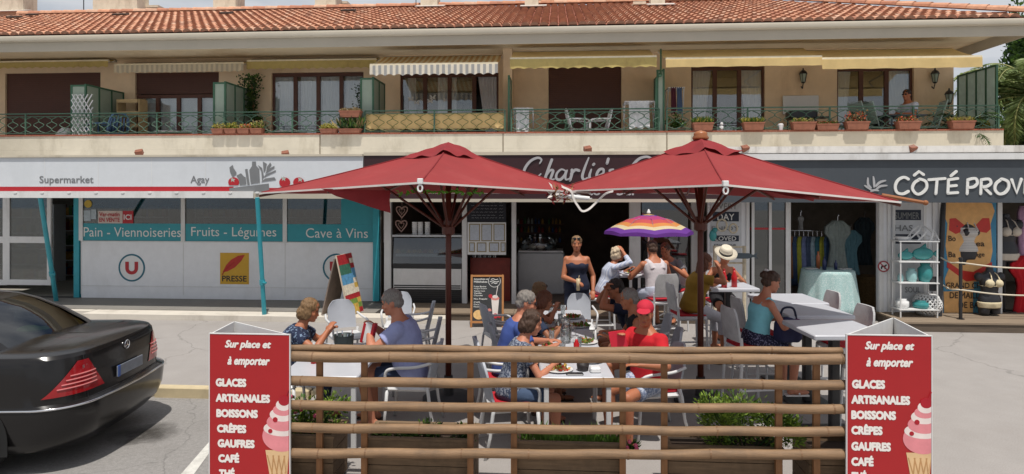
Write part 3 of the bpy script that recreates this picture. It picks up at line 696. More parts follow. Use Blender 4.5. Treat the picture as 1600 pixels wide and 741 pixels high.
# ---------- supermarket ----------
S = thing('supermarket_shopfront', 'white and teal supermarket shop front with glazed upper panes', 'shop front', (fx(300,YS), YS, 0.115))
zs = lambda v, u=360, Y=YS: fz(u, v, Y)
xA, xB, xC_, xD = fx(127,YS), fx(286.5,YS), fx(445.5,YS), fx(598,YS)
shop_shell(-16, xD, YS+0.15, 5, 2.9, 0.118).build('shop_room', mat('shop_room', c8(150,146,136), 0.9, var=0.2), S, world=True)
s = MB(); s.box(xA, xD, YS, YS+0.12, 0.12, 1.36); s.build('lower_panel', M_panel, S, world=True)
for a in (xA, xB, xC_, xD): s = MB(); s.box(a-0.045, a+0.045, YS-0.02, YS-0.003, 1.362, 2.42); s.box(a-0.006, a+0.006, YS-0.006, YS-0.001, 0.2, 1.355); s.build('mullion', M_white, S, world=True)
s = MB(); s.box(xA, xD, YS-0.012, YS-0.002, 0.5-0.12, 0.385+0.005)
s.box(xA, xD, YS-0.021, YS-0.004, 1.34, 1.361)
s.build('sill', M_white, S, world=True)
b1 = MB(); z0, z1 = 1.363, zs(350)
for a, b in ((xA+0.047,xB-0.047),(xB+0.047,xC_-0.047),(xC_+0.047,xD-0.047)): b1.box(a, b, YS, YS+0.02, z0, z1)
b1.box(fx(533,YS), xD-0.048, YS+0.001, YS+0.02, z1+0.001, 2.42)
b1.build('teal_band', M_tealband, S, world=True)
g = MB()
for a, b in ((xA+0.047,xB-0.047),(xB+0.047,xC_-0.047),(xC_+0.047,fx(533,YS)-0.002)): g.box(a, b, YS+0.006, YS+0.012, z1+0.001, 2.42)
g.build('window_pane', M_glass, S, world=True)
S['_o'] = S.location
for txt, u0, u1 in (('Pain - Viennoiseries',131,283), ('Fruits - Légumes',299,432), ('Cave à Vins',478,575)):
    text(S, txt, (fx(u0,YS), YS-0.002, zs(374 if ('g' in txt) else 371)), UX, UZ, fx(u1,YS)-fx(u0,YS), 0.26 if 'g' in txt else 0.205, M_letw)
# U roundels
for u in (206, 526):
    P = fp(u, 418.5, YS-0.001); s = MB(); s.poly(circ(0,0,0.28,32), P, UX, UZ, 0.003); s.mi = 1; ringpoly(s, 0, 0, 0.265, 0.30, P, UX, UZ, 0.007)
    s.mi = 2; r0, r1 = 0.075, 0.145
    pts = [(-r1,0.13),(-r1,-0.02)] + [(r1*math.cos(math.pi+math.pi*k/10), -0.01 + r1*0.95*math.sin(math.pi+math.pi*k/10)) for k in range(11)] + [(r1,0.13),(0.065,0.13),(0.065,-0.02)] + [(0.065*math.cos(-math.pi*k/8), -0.02+0.055*math.sin(-math.pi*k/8)) for k in range(9)] + [(-0.065,0.13)]
    s.poly(pts, P, UX, UZ, 0.008)
    s.build('roundel_logo', [M_wht, mat('roundel_teal', c8(30,104,124), 0.5), M_red], S, world=True)
P = fp(344, 444, YS-0.001); wq = fx(389,YS)-fx(344,YS); hq = zs(395)-zs(444); s = MB()
s.poly([(0,0),(wq,0),(wq,hq),(0,hq)], P, UX, UZ, 0.004); s.mi = 1
s.poly([(0.06,0.26),(0.16,0.27),(0.33,0.36),(0.47,0.5),(0.55,0.63),(0.40,0.61),(0.24,0.52),(0.13,0.40)], P, UX, UZ, 0.008); s.stroke([(0.05,0.2),(0.13,0.33),(0.3,0.47)], 0.014, P, UX, UZ, 0.011)
s.build('press_sign', [mat('press_yellow', c8(204,158,40), 0.5, var=0.05), mat('press_red', c8(180,42,30), 0.5)], S, world=True)
text(S, 'PRESSE', P + Vector((0.05,-0.002,0.06)), UX, UZ, wq-0.10, 0.12, M_blk, bold=0.02)
# stickers in the window
P = fp(153.5, 349, YS-0.004); s = MB(); s.poly([(0,0),(fx(191,YS)-fx(153,YS),0),(fx(191,YS)-fx(153,YS),0.27),(0,0.27)], P, UX, UZ, 0.003); s.mi = 1; a_ = fx(192,YS)-P.x; s.poly([(a_,0),(a_+0.24,0),(a_+0.24,0.27),(a_,0.27)], P, UX, UZ, 0.003); s.mi = 2
q_ = fx(131,YS)-P.x; s.poly([(q_,0.05),(q_+0.16,0.05),(q_+0.16,0.28),(q_,0.28)], P, UX, UZ, 0.003); s.poly([(q_+0.17,0.09),(q_+0.29,0.09),(q_+0.29,0.3),(q_+0.17,0.3)], P, UX, UZ, 0.003); s.mi = 3; s.poly(circ(q_+0.1, 0.42, 0.085), P, UX, UZ, 0.003)
s.build('window_sticker', [mat('sticker_cream', c8(206,190,180), 0.6), M_red, mat('sticker_pale', c8(170,182,188), 0.6, var=0.2, scale=20), mat('sticker_gold', c8(190,160,60), 0.6)], S, world=True)
text(S, 'Var-matin', P + Vector((0.03,-0.004,0.15)), UX, UZ, 0.46, 0.09, M_red, bold=0.02)
text(S, 'EN VENTE', P + Vector((0.03,-0.004,0.03)), UX, UZ, 0.46, 0.09, M_red, bold=0.02)
text(S, 'ICI', P + Vector((a_+0.03,-0.004,0.08)), UX, UZ, 0.17, 0.11, M_letw, bold=0.02)
# doors
dr = thing('sliding_door', 'white framed glazed double door standing half open at the supermarket', 'door', (fx(40,YS), YS, 0.12))
for u0, u1, yo in ((-60,8,0.03), (9,79,0.0)):
    x0, x1 = fx(u0,YS), fx(u1,YS); s = MB(); w_ = 0.085; Y = YS+yo
    zz0, zz1, zm = fz(u1,446,YS), 2.42, fz(u1,375,YS)
    s.box(x0, x0+w_, Y, Y+0.05, zz0, zz1); s.box(x1-w_, x1, Y, Y+0.05, zz0, zz1); s.box(x0+w_, x1-w_, Y+0.001, Y+0.049, zz0, zz0+0.12); s.box(x0+w_, x1-w_, Y+0.001, Y+0.049, zm-0.07, zm+0.07); s.box(x0+w_, x1-w_, Y+0.001, Y+0.049, zz1-0.05, zz1)
    f = s.build('door_leaf', M_white, dr, world=True); f['_o'] = dr.location
    s = MB(); s.box(x0+w_, x1-w_, Y+0.02, Y+0.026, zz0+0.12, zz1-0.05); s.build('pane', M_glass, f, world=True)
s = MB(); s.box(fx(115.5,YS), fx(124,YS), YS-0.01, YS+0.1, 0.12, 2.42); s.build('door_jamb', M_teal, dr, world=True)
s = MB(); s.box(-16, fx(-60,YS), YS, YS+0.1, 0.12, 2.42); s.box(fx(79,YS)+0.002, fx(115,YS), YS+0.3, YS+0.35, 2.3, 2.42); s.build('door_surround', M_white, dr, world=True)
s = MB(); s.box(-16, xA-0.05, YS-0.05, YS+0.14, 0.1155, 0.122); s.build('threshold', mat('threshold', c8(70,68,66), 0.9), dr, world=True)
# goods seen in the dark shop
gcols = [mat('goods_%s' % n_, c8(*c), 0.6, var=0.3, scale=15) for n_, c in (('red',(150,50,40)),('ochre',(180,140,60)),('green',(70,110,60)),('white',(180,178,170)),('blue',(60,90,140)))]
for (u, Y, wd, lb) in ((30, 15.4, 1.8, 'dim grocery shelf behind the glazed supermarket door'), (98, 16.4, 1.6, 'dim grocery shelf seen through the open supermarket doorway'), (205, 15.8, 2.0, 'grocery shelf behind the newspaper stickers'), (365, 15.8, 2.0, 'grocery shelf behind the fruit lettering window'), (490, 15.8, 1.6, 'grocery shelf behind the wine lettering window')):
    x0 = fx(u, Y); t = thing('grocery_shelf', lb, 'shelf', (x0, Y, 0.13), group='grocery shelves inside the supermarket')
    s = MB()
    for z in (0.15,0.55,0.95,1.35,1.75): s.box(x0-wd/2, x0+wd/2, Y, Y+0.4, z, z+0.03)
    s.box(x0-wd/2-0.03, x0-wd/2-0.001, Y, Y+0.4, 0.12, 2.1); s.box(x0+wd/2+0.001, x0+wd/2+0.03, Y, Y+0.4, 0.12, 2.1); s.build('shelf_frame', M_panel, t, world=True)
    s = MB()
    for z in (0.18,0.58,0.98,1.38,1.78):
        xx = x0-wd/2+0.03
        while xx < x0+wd/2-0.1:
            w_ = random.uniform(0.05,0.13); s.mi = random.randrange(5); s.box(xx, xx+w_, Y+0.04, Y+0.3, z+0.002, z+random.uniform(0.14,0.3)); xx += w_+0.008
    s.build('packets', gcols, t, world=True)

# ---------- canopies (deep box fascias over the pavement) ----------
def canopy(name, label, u0, u1, z0, z1, m, Yf=YC, Yb=14.28, lipm=None, v_lip=None):
    x0, x1 = fx(u0, Yf), fx(u1, Yf); t = thing(name, label, 'shop canopy', ((x0+x1)/2, Yf, z0)); t['_o'] = t.location
    s = MB(); s.box(x0, x1, Yf, Yf+0.05, z0, z1); s.build('fascia_board', m, t, world=True)
    s = MB(); s.box(x0+0.003, x1-0.003, Yf+0.052, Yb, z1-0.12, z1-0.03); s.box(x0+0.003, x1-0.003, Yf+0.052, Yf+0.12, z0+0.03, z1-0.12); s.box(x0+0.003, x1-0.003, YS+0.3, Yb, 2.42, z1-0.121)
    s.build('canopy_roof', M_panel, t, world=True)
    return t, x0, x1
cs, x0, x1 = canopy('supermarket_canopy', 'white canopy fascia lettered Supermarket with red stripe and grey basket emblem', -110, 567, 2.40, 3.09, mat('fascia_white', (0.64,0.67,0.70), 0.5, var=0.03, dirt=(0.56,0.59,0.62), dscale=1))
s = MB(); s.box(x0, fx(365,YC), YC-0.004, YC-0.001, 2.44, 2.525); s.box(fx(365,YC), fx(480,YC), YC-0.004, YC-0.001, 2.44, 2.50); s.build('red_stripe', M_red, cs, world=True)
s = MB(); s.box(x0, fx(398,YC), YC-0.06, YC-0.002, 2.31, 2.438); s.build('front_bar', M_white, cs, world=True)
s = MB(); s.box(fx(398,YC)+0.003, x1, YC-0.05, YC-0.002, 2.30, 2.40); s.build('lower_trim', M_fascia, cs, world=True)
s = MB(); s.box(x0, x1, YC-0.03, YC+0.06, 3.091, 3.13); s.build('top_trim', M_slab, cs, world=True)
s = MB()
for i in range(12):
    u = -60 + i*42; P = fp(u, 301, YC-0.061); s.poly(circ(0,-0.0,0.035,10,0.02), P, UX, UZ, 0.01); s.box(P.x-0.003, P.x+0.003, YC-0.0045, YC-0.001, 2.53, 3.08) if i % 2 else None
s.build('clip', M_wht, cs, world=True)
text(cs, 'Supermarket', fp(62, 289.5, YC-0.001), UX, UZ, fx(146,YC)-fx(62,YC), 0.175, M_greylet, bold=0.012)
text(cs, 'Agay', fp(298, 289.5, YC-0.001), UX, UZ, fx(327,YC)-fx(298,YC), 0.175, M_greylet, bold=0.012)
# emblem: basket, bottle, leek, carrot, tomatoes
O = fp(340, 300, YC-0.0045); K = 12.15/1000/6.154     # emblem traced in the plane of the board, metres per unit
def E(pts): return [((x)*K, (368-y)*K) for x, y in pts]
s = MB()
s.poly(E([(118,332),(505,288),(512,352),(512,366),(118,358)]), O, UX, UZ, 0.004)
s.poly(E([(272,152),(296,148),(318,298),(296,304)]), O, UX, UZ, 0.004)
s.poly(E([(342,78),(378,78),(382,118),(412,150),(418,280),(328,290),(314,160),(340,122)]), O, UX, UZ, 0.004)
for lf in ([(400,112),(440,140),(458,220),(440,262),(432,170)], [(448,78),(486,100),(470,170),(455,180)], [(520,88),(532,110),(480,180),(488,130)], [(560,120),(562,140),(470,196),(500,150)], [(572,160),(576,174),(450,232),(480,200)], [(560,228),(576,252),(432,272),(470,240)]): s.poly(E(lf), O, UX, UZ, 0.004)
s.poly(E([(118,134),(150,110),(158,140),(186,180),(188,196),(150,228),(124,176)]), O, UX, UZ, 0.004); s.poly(E([(188,212),(232,190),(262,222),(278,228),(286,298),(218,304),(214,250)]), O, UX, UZ, 0.004)
s.mi = 1
for cx, cy in ((160,276),(662,278),(798,278)): s.poly([((cx+54*math.cos(a))*K, (368-cy+48*math.sin(a))*K) for a in [2*math.pi*z/20 for z in range(20)] if not (cx == 160 and math.sin(a) < -0.75)], O, UX, UZ, 0.0052)
s.mi = 2
for cx, cy in ((150,250),(650,240),(812,248)): s.poly(E([(cx-22,cy-18),(cx-4,cy-6),(cx,cy-22),(cx+8,cy-4),(cx+26,cy-8),(cx+14,cy+10),(cx+18,cy+26),(cx,cy+12),(cx-16,cy+24),(cx-12,cy+4)]), O, UX, UZ, 0.0064)
s.build('basket_emblem', [M_greylet, M_red, mat('calyx', c8(170,180,170), 0.6)], cs, world=True)
# teal props
def strut(p, q, label):
    t = thing('canopy_prop', label, 'post', tuple(q), group='leaning teal canopy props'); s = MB(); s.cyl(p, q, 0.042, 0.042, 10); s.build('prop_pole', M_tealpost, t, world=True)
    s = MB(); p, q = Vector(p), Vector(q); m_ = p.lerp(q, 0.72); s.cyl(p.lerp(q,0.70), p.lerp(q,0.74), 0.055); s.cyl(m_ + Vector((0,-0.02,0)), m_ + Vector((0.1,-0.06,0.0)), 0.02); s.build('clamp', M_tealpost, t, world=True)
strut(C(63, 12.35, 2.32), C(88, 13.55, 0.118), 'leaning teal prop in front of the supermarket door')
strut(C(402, 11.85, 2.32), C(413, 12.15, 0.10), 'teal prop in front of the fruit lettering at the end of the white bar')

# ---------- the bar in the middle ----------
cb, x0, x1 = canopy('bar_canopy', 'dark maroon canopy fascia with silver script name of the bar', 568.5, 1124, 2.30, 3.10, M_maroon)
s = MB(); s.box(x0, x1, YC-0.02, YC+0.06, 3.101, 3.16); s.build('top_trim', M_slab, cb, world=True)
s = MB(); s.box(x0, x1, YC-0.012, YC+0.04, 2.24, 2.298); s.build('lower_trim', M_fascia, cb, world=True)
# hand drawn script, in pixels of the board
O = fp(800, 300, YC-0.002); q_ = 11.75/1000
def SC(pts): return [((x-800)*q_, (300-y)*q_) for x, y in pts]
s = MB(); W_ = 0.050
for st_ in ([(843,256),(846,250),(840,247),(829,252),(820,264),(818,278),(824,284),(836,280),(845,272)],
            [(862,250),(856,266),(851,281)], [(853,276),(859,267),(864,267),(862,274),(860,281),(866,280)],
            [(884,268),(877,265),(870,271),(869,279),(875,281),(882,274),(885,266),(883,275),(884,281),(890,279)],
            [(893,266),(893,272),(890,282)], [(892,272),(898,266),(904,267)],
            [(919,247),(913,262),(909,276),(912,281),(917,278)], [(923,265),(920,275),(922,281),(927,278)], [(926,258),(927,257)],
            [(933,275),(941,271),(941,265),(935,266),(931,274),(934,281),(944,278)],
            [(949,249),(947,256)], [(957,265),(951,267),(954,273),(952,280),(946,280)],
            [(1012,256),(1015,250),(1008,246),(996,249),(986,260),(983,275),(990,283),(1003,280),(1012,272)]):
    s.stroke(SC(st_), W_, O, UX, UZ, 0.012, 4, taper=len(st_) > 3)
s.build('script_lettering', M_letm, cb, world=True)
text(cb, 'Resto', fp(886, 305, YC-0.002), UX, UZ, fx(938,YC)-fx(886,YC), 0.17, M_letm, bold=0.02)
text(cb, 'bar', fp(964, 305, YC-0.002), UX, UZ, fx(996,YC)-fx(964,YC), 0.18, M_letm, bold=0.02)
BF = thing('bar_shopfront', 'open bar front with serving counter, white posts and dark interior', 'shop front', (fx(850,YM), YM, 0.155)); BF['_o'] = BF.location
shop_shell(xD+0.02, fx(1100,YM), YM+0.1, 5, 2.35, 0.152).build('bar_room', mat('bar_room', c8(112,96,84), 0.9, var=0.3, scale=2), BF, world=True)
for u, w_ in ((606,0.14),(726,0.10),(803,0.09),(992,0.22),(1088,0.2)): s = MB(); x_ = fx(u,YM); s.box(x_-w_/2, x_+w_/2, YM-0.03, YM+0.08, 0.155, 2.35); s.build('post', M_white, BF, world=True)
s = MB(); s.box(xD, fx(1100,YM), YM-0.028, YM+0.078, 2.352, 2.42)
s.build('lintel', M_white, BF, world=True)
s = MB(); s.box(fx(580,YM), fx(590,YM), YM+0.12, YM+0.2, 0.15, 2.3); s.build('teal_jamb', M_teal, BF, world=True)
zm = lambda v: fz(660, v, YM)
s = MB(); s.box(fx(615,YM), fx(721,YM), YM-0.015, YM+0.05, zm(452), zm(420)); s.build('counter_panel', M_white, BF, world=True)
s = MB(); s.box(fx(614,YM), fx(722,YM), YM, YM+0.06, 0.156, zm(453)); s.box(fx(614,YM), fx(722,YM), YM-0.01, YM+0.5, zm(420)+0.003, zm(412))
for k in range(8): s.box(fx(616,YM), fx(720,YM), YM-0.02, YM-0.004, 0.2+k*0.042, 0.225+k*0.042)
s.build('base_grille', M_black, BF, world=True)
s = MB(); s.box(fx(614,YM), fx(722,YM), YM-0.06, YM+0.4, zm(370), zm(367)); s.build('counter_shelf', M_alu, BF, world=True)
s = MB(); s.add([fp(614,412,YM)+Vector((0,-0.005,0)), fp(722,412,YM)+Vector((0,-0.005,0)), fp(722,372,YM)+Vector((0,0.08,0)), fp(614,372,YM)+Vector((0,0.08,0))], [(0,1,2,3)]); s.build('case_glass', M_glass, BF, world=True)
s = MB(); s.box(fx(616,YM), fx(720,YM), YM+0.12, YM+0.5, zm(402), zm(398)); s.build('case_tray', M_alu, BF, world=True)
for k in range(12):
    P = fp(622+k*8.5, 396, YM+0.2); s = MB(); s.lathe([(0.05,0),(0.06,0.03),(0.03,0.07)], P + Vector((0,0,0.01)), 8); solo('pastry', s, gcols[(k*2)%5 if k%2 else 1], ('leftmost','second','third','fourth','fifth','sixth','seventh','eighth','ninth','tenth','eleventh','rightmost')[k] + ' pastry from the left in the glass display case', 'pastry', 'pastries in the glass case')
for u, h in ((648,22),(657,24),(668,18)):
    P = fp(u, 367, YM+0.1); s = MB()
    for j in range(6): s.lathe([(0.05,j*0.045),(0.058,j*0.045+0.04),(0.05,j*0.045+0.042)], (0,0,0), 14)
    solo('cup_stack', s, M_wht, {648:'leftmost stack of white cups on the bar counter shelf', 657:'middle stack of white cups on the bar counter shelf', 668:'short stack of white cups nearest the umbrella pole'}[u], 'cups', 'stacks of white cups', loc=tuple(P))
for u, v in ((628,330),(627,352)):   # lace hearts hanging
    P = fp(u, v, YM+0.05); s = MB(); hp = [(0.13*math.sin(a)**3*0.9, 0.1*(math.cos(a)*1.1-0.45*math.cos(2*a)-0.15*math.cos(3*a))) for a in [2*math.pi*k/28 for k in range(28)]]
    s.tube([(x_,0,z_) for x_, z_ in hp], 0.014, 6, closed=True); s.tube([(x_*0.5,0,z_*0.5) for x_, z_ in hp], 0.007, 5, closed=True); s.tube([(0,0,0.1),(0,0,0.3)], 0.004, 4)
    solo('hanging_heart', s, mat('heart', c8(160,130,120), 0.8), 'upper wicker heart hanging in the bar window' if v == 330 else 'lower wicker heart hanging in the bar window', 'decoration', loc=tuple(P))
# chalk menus between the posts
ch = thing('menu_board', 'dark chalk menu board with framed white menus below it', 'menu board', (fx(760,YM), YM-0.05, 1.2)); ch['_o'] = ch.location
s = MB(); s.box(fx(731,YM), fx(791,YM), YM-0.05, YM-0.03, zm(346), 2.33); s.build('chalkboard', mat('chalkboard', c8(38,40,48), 0.8, var=0.2), ch, world=True)
s = MB(); s.box(fx(731,YM), fx(791,YM), YM-0.06, YM-0.04, zm(397), zm(347)); s.build('menu_backing', M_wht, ch, world=True)
fr = MB(); pg = MB()
for u0, u1, v0, v1 in ((733,750,350,377),(752,769,350,377),(771,789,350,377),(733,742,379,394),(745,760,379,394),(764,780,379,394),(782,790,379,394)):
    fr.poly([(0,0),(fx(u1,YM)-fx(u0,YM),0),(fx(u1,YM)-fx(u0,YM),zm(v0)-zm(v1)),(0,zm(v0)-zm(v1))], fp(u0,v1,YM-0.0605), UX, UZ, 0.003)
    e = 0.02; pg.poly([(e,e),(fx(u1,YM)-fx(u0,YM)-e,e),(fx(u1,YM)-fx(u0,YM)-e,zm(v0)-zm(v1)-e),(e,zm(v0)-zm(v1)-e)], fp(u0,v1,YM-0.0605), UX, UZ, 0.006)
fr.build('menu_frame', mat('menu_frame', c8(150,136,100), 0.6), ch, world=True); pg.build('menu_page', mat('menu_page', c8(190,196,205), 0.6, var=0.15, scale=30), ch, world=True)
s = MB()
random.seed(3)
def scribble(mb, u0, u1, v, Y, hpx=1.6):
    u = u0
    while u < u1:
        l_ = random.uniform(2.5, 7); l_ = min(l_, u1-u)
        if l_ < 1: break
        P = fp(u, v, Y); w_ = l_*0.0128; pts = [(w_*k/5, (0.5+0.5*((k*7+int(u)) % 3-1))*hpx*0.0128*0.6) for k in range(6)]
        mb.stroke(pts, 0.006, P, UX, UZ, 0.003, 2); u += l_+2
for v in (317,322,327,332,337,341): scribble(s, 737, 776, v, YM-0.051); scribble(s, 780, 787, v, YM-0.051)
s.build('chalk_writing', mat('chalk', c8(150,152,158), 0.9), ch, world=True)
# counters and bottles inside the bar
ic = thing('ice_cream_counter', 'grey rounded ice cream counter inside the dark bar doorway', 'counter', (fx(845,14.2), 14.2, 0.155))
s = MB(); xx0, xx1 = fx(808,14.2), fx(882,14.2); s.rbox(((xx0+xx1)/2, 14.5, 0.62), (xx1-xx0, 0.7, 0.92), 0.05); s.build('counter_body', M_alu, ic, world=True)
s = MB(); s.box(xx0+0.03, xx1-0.03, 14.17, 14.8, 1.085, 1.12); s.build('counter_top', M_wht, ic, world=True)
s = MB(); s.lathe([(0.42,1.125),(0.40,1.3),(0.30,1.42),(0.05,1.47)], ((xx0+xx1)/2-0.05, 14.5, 0), 18); s.build('glass_dome', M_clear, ic, world=True, smooth=True)
for k, (du, c) in enumerate(((820,(190,200,200)),(832,(210,205,190)),(845,(200,190,180)),(857,(120,140,150)))):
    P = fp(du, 380, 14.45); s = MB(); s.ell((0,0,0.05), (0.09,0.09,0.06)); solo('ice_cream_tub', s, mat('tub_%s' % 'abcd'[k], c8(*c), 0.5), ('first','second','third','last')[k] + ' pale tub from the left under the glass dome', 'tub', 'tubs under the glass dome', smooth=True, loc=(P.x, P.y, 1.13))
for u0, u1, lb in ((806,852,'left'), (855,882,'right')):
    Y = 16.3; xx0, xx1 = fx(u0,Y), fx(u1,Y); t = thing('bottle_shelf', 'wall shelf of bottles and jars at the %s inside the bar' % lb, 'shelf', ((xx0+xx1)/2, Y, 1.2)); s = MB()
    for v in (345, 358, 374): z_ = fz(840, v, Y)-0.12; s.box(xx0, xx1, Y, Y+0.25, z_, z_+0.03)
    s.build('boards', M_brownfr, t, world=True); s = MB()
    for v in (345, 358, 374):
        z_ = fz(840, v, Y)-0.088; x_ = xx0+0.05
        while x_ < xx1-0.04: s.mi = random.randrange(5); r_ = random.uniform(0.022,0.035); h_ = random.uniform(0.12,0.17); s.lathe([(r_,0),(r_,h_*0.65),(r_*0.4,h_*0.8),(r_*0.4,h_)], (x_, Y+0.08, z_), 8); x_ += 0.09
    s.build('bottles', gcols, t, world=True)
# window with reflections right of the doorway
s = MB(); s.box(fx(1003,YM), fx(1075,YM), YM+0.01, YM+0.018, 0.4, 2.34); s.build('side_pane', glass('blue_glass', (0.5,0.62,0.68), alpha=0.5), BF, world=True)
s = MB(); s.box(fx(1003,YM), fx(1075,YM), YM, YM+0.05, 0.16, 0.399); s.build('sill_panel', M_white, BF, world=True)
# ice cream advert behind the chalk easel
s = MB(); s.box(fx(735,YM+0.3), fx(797,YM+0.3), YM+0.3, YM+0.4, 0.16, 1.05); solo('freezer_chest', s, mat('freezer_red', c8(120,40,28), 0.5, var=0.2), 'dark red freezer chest behind the easel board', 'freezer')
s = MB()
for k in range(5): x_ = fx(738+k*8, YM); s.lathe([(0.03,1.05),(0.04,1.22),(0.035,1.22)], (x_, YM+0.34, 0.0), 10)
s.build('stacked_glasses', M_clear, BF, world=True)

# ---------- boutique ----------
cc_, x0, x1 = canopy('boutique_canopy', 'slate grey canopy fascia with large white boutique lettering', 1125.5, 1900, 2.24, 2.99, M_slate)
s = MB(); s.box(x0, x1, YC-0.05, YC+0.15, 2.992, 3.10); s.build('white_gutter', M_white, cc_, world=True)
s = MB(); s.box(x0, x1, YC+0.2, YB-0.003, 3.13, 3.25); s.build('flat_roof_edge', mat('old_white', c8(214,210,204), 0.8, var=0.1, dirt=c8(120,110,100), dscale=3), cc_, world=True)
q_ = dY(1480, YC)/1000; O = fp(1396, 304, YC-0.002)
def LT(pts): return [((x-1396)*q_, (304-y)*q_) for x, y in pts]
s = MB()
LET = [[(1418,280),(1411,277),(1402,282),(1398,292),(1401,301),(1410,303),(1418,299)],                                   # C
 [(1434,281),(1427,286),(1424,295),(1430,303),(1438,302),(1445,294),(1444,284),(1436,280),(1434,281)], [(1427,274),(1434,268),(1441,273)],   # O^
 [(1449,281),(1473,279)], [(1461,280),(1459,303)],                                                               # T
 [(1478,281),(1477,302)], [(1478,281),(1492,279)], [(1478,291),(1490,290)], [(1477,302),(1492,301)], [(1482,275),(1490,268)],        # E'
 [(1507,281),(1506,303)], [(1507,281),(1518,279),(1521,286),(1516,292),(1507,293)],                                   # P
 [(1527,281),(1526,303)], [(1527,281),(1538,280),(1541,286),(1536,291),(1528,292)], [(1530,292),(1541,303)],                   # R
 [(1556,281),(1549,287),(1547,296),(1553,303),(1562,301),(1567,293),(1566,284),(1558,280),(1556,281)],                    # O
 [(1572,281),(1579,302),(1586,280)],                                                                         # V
 [(1592,281),(1591,302)], [(1592,281),(1606,280)], [(1592,291),(1604,290)], [(1591,302),(1606,301)],
 [(1613,302),(1614,281),(1628,302),(1630,280)], [(1654,281),(1645,279),(1637,290),(1641,302),(1653,300)], [(1662,281),(1661,302)], [(1662,281),(1676,280)], [(1662,291),(1674,290)], [(1661,302),(1676,301)]]
for st_ in LET:
    sub = 5 if len(st_) > 4 else 1
    P_ = LT(st_); s.stroke(P_, 0.047, O, UX, UZ, 0.012, sub)
s.build('lettering', M_letw, cc_, world=True)
s = MB()
for st_ in ([(1357,278),(1357,288),(1362,294)], [(1365,276),(1366,286),(1366,293)], [(1384,282),(1375,285),(1368,292)], [(1386,290),(1376,291),(1369,296)], [(1352,290),(1357,293),(1362,297)], [(1361,299),(1367,297),(1373,298)]):
    s.stroke(LT(st_), 0.04, O, UX, UZ, 0.010, 4, taper=True)
s.build('olive_sprig_emblem', M_letm, cc_, world=True)
BO = thing('boutique_shopfront', 'boutique shop front of white panels and open glazed doors', 'shop front', (fx(1350,YR), YR, 0.0)); BO['_o'] = BO.location
shop_shell(fx(1100,YR), 13.5, YR+0.12, 5.5, 2.9, 0.012).build('boutique_room', mat('boutique_room', c8(130,120,108), 0.9, var=0.2), BO, world=True)
s = MB()
s.box(fx(1372,YR), fx(1470,YR), YR, YR+0.08, 0.002, 2.3)
s.box(fx(1372,YR), 13.2, YR-0.001, YR+0.079, 2.302, 2.42); s.box(fx(1100,YR), fx(1372,YR)-0.002, YR-0.001, YR+0.079, 2.302, 2.42)
s.box(fx(1106,YR), fx(1166,YR), YR+0.0, YR+0.08, 0.002, 2.3)
s.box(fx(1475,YR), fx(1557,YR), YR+0.02, YR+0.08, 0.002, 2.3)
s.build('white_panel', M_panel, BO, world=True)
s = MB()
for u, w_ in ((1168,0.06),(1176,0.05),(1203,0.05),(1231,0.09),(1376,0.08),(1388,0.05),(1396,0.04),(1444,0.05),(1458,0.04),(1469,0.08),(1561,0.08)):
    s = MB(); x_ = fx(u,YR); s.box(x_-w_/2, x_+w_/2, YR-0.03, YR-0.002, 0.005, 2.3); s.build('door_frame', M_white, BO, world=True)
s = MB(); s.box(fx(1178,YR), fx(1230,YR), YR+0.01, YR+0.018, 0.05, 2.3); s.build('door_pane', M_glass, BO, world=True)
s = MB(); s.box(fx(1166,YR), fx(1228,YR), YR-0.002, YR+0.004, fz(1200,359,YR), fz(1200,356,YR)); s.build('red_strip', M_red, BO, world=True)
# wall banner words
bn = thing('word_banner', 'white word banner beside the glazed doors reading every day', 'banner', (fx(1135,YR), YR-0.02, 0.8)); bn['_o'] = bn.location
s = MB(); s.box(fx(1110,YR), fx(1158,YR), YR-0.022, YR-0.012, fz(1135,395,YR), 2.22); s.build('cloth', mat('banner_white', c8(196,198,200), 0.8), bn, world=True)
s = MB()
for v0, v1 in ((331,346),(368,377)): s.box(fx(1113,YR), fx(1154,YR), YR-0.0245, YR-0.0225, fz(1135,v1,YR), fz(1135,v0,YR))
s.build('dark_bar', mat('bar_ink', c8(40,46,60), 0.7), bn, world=True)
tg = mat('grey_ink', c8(120,122,122), 0.7)
for tx, u0, u1, v, h, mm_ in (('EVERY',1117,1152,327,0.11,tg), ('DAY',1121,1147,344,0.12,M_letw), ('ENJOY',1112,1155,362,0.1,tg), ('LOVED',1118,1150,376,0.08,M_letw), ('EACH HOUR',1116,1150,384,0.03,M_blk)):
    text(bn, tx, fp(u0, v, YR-0.0245), UX, UZ, fx(u1,YR)-fx(u0,YR), h, mm_, bold=0.01)
b2 = thing('word_banner', 'white word banner behind the shelf reading summer has', 'banner', (fx(1417,YR), YR-0.02, 0.4)); b2['_o'] = b2.location
s = MB(); s.box(fx(1392.5,YR), fx(1442,YR), YR-0.022, YR-0.012, fz(1417,470,YR), 2.25); s.build('cloth', MATS['banner_white'], b2, world=True)
s = MB(); s.box(fx(1396,YR), fx(1438,YR), YR-0.0245, YR-0.0225, fz(1417,344,YR), fz(1417,328,YR)); s.box(fx(1396,YR), fx(1438,YR), YR-0.0245, YR-0.0225, fz(1417,381,YR), fz(1417,366,YR)); s.build('dark_bar', MATS['bar_ink'], b2, world=True)
for tx, u0, u1, v, h, mm_ in (('SUMMER',1398,1436,342,0.12,tg), ('HAS',1398,1426,361,0.11,tg), ('SOUL',1414,1438,457,0.1,tg)):
    text(b2, tx, fp(u0, v, YR-0.0245), UX, UZ, fx(u1,YR)-fx(u0,YR), h, mm_, bold=0.012)
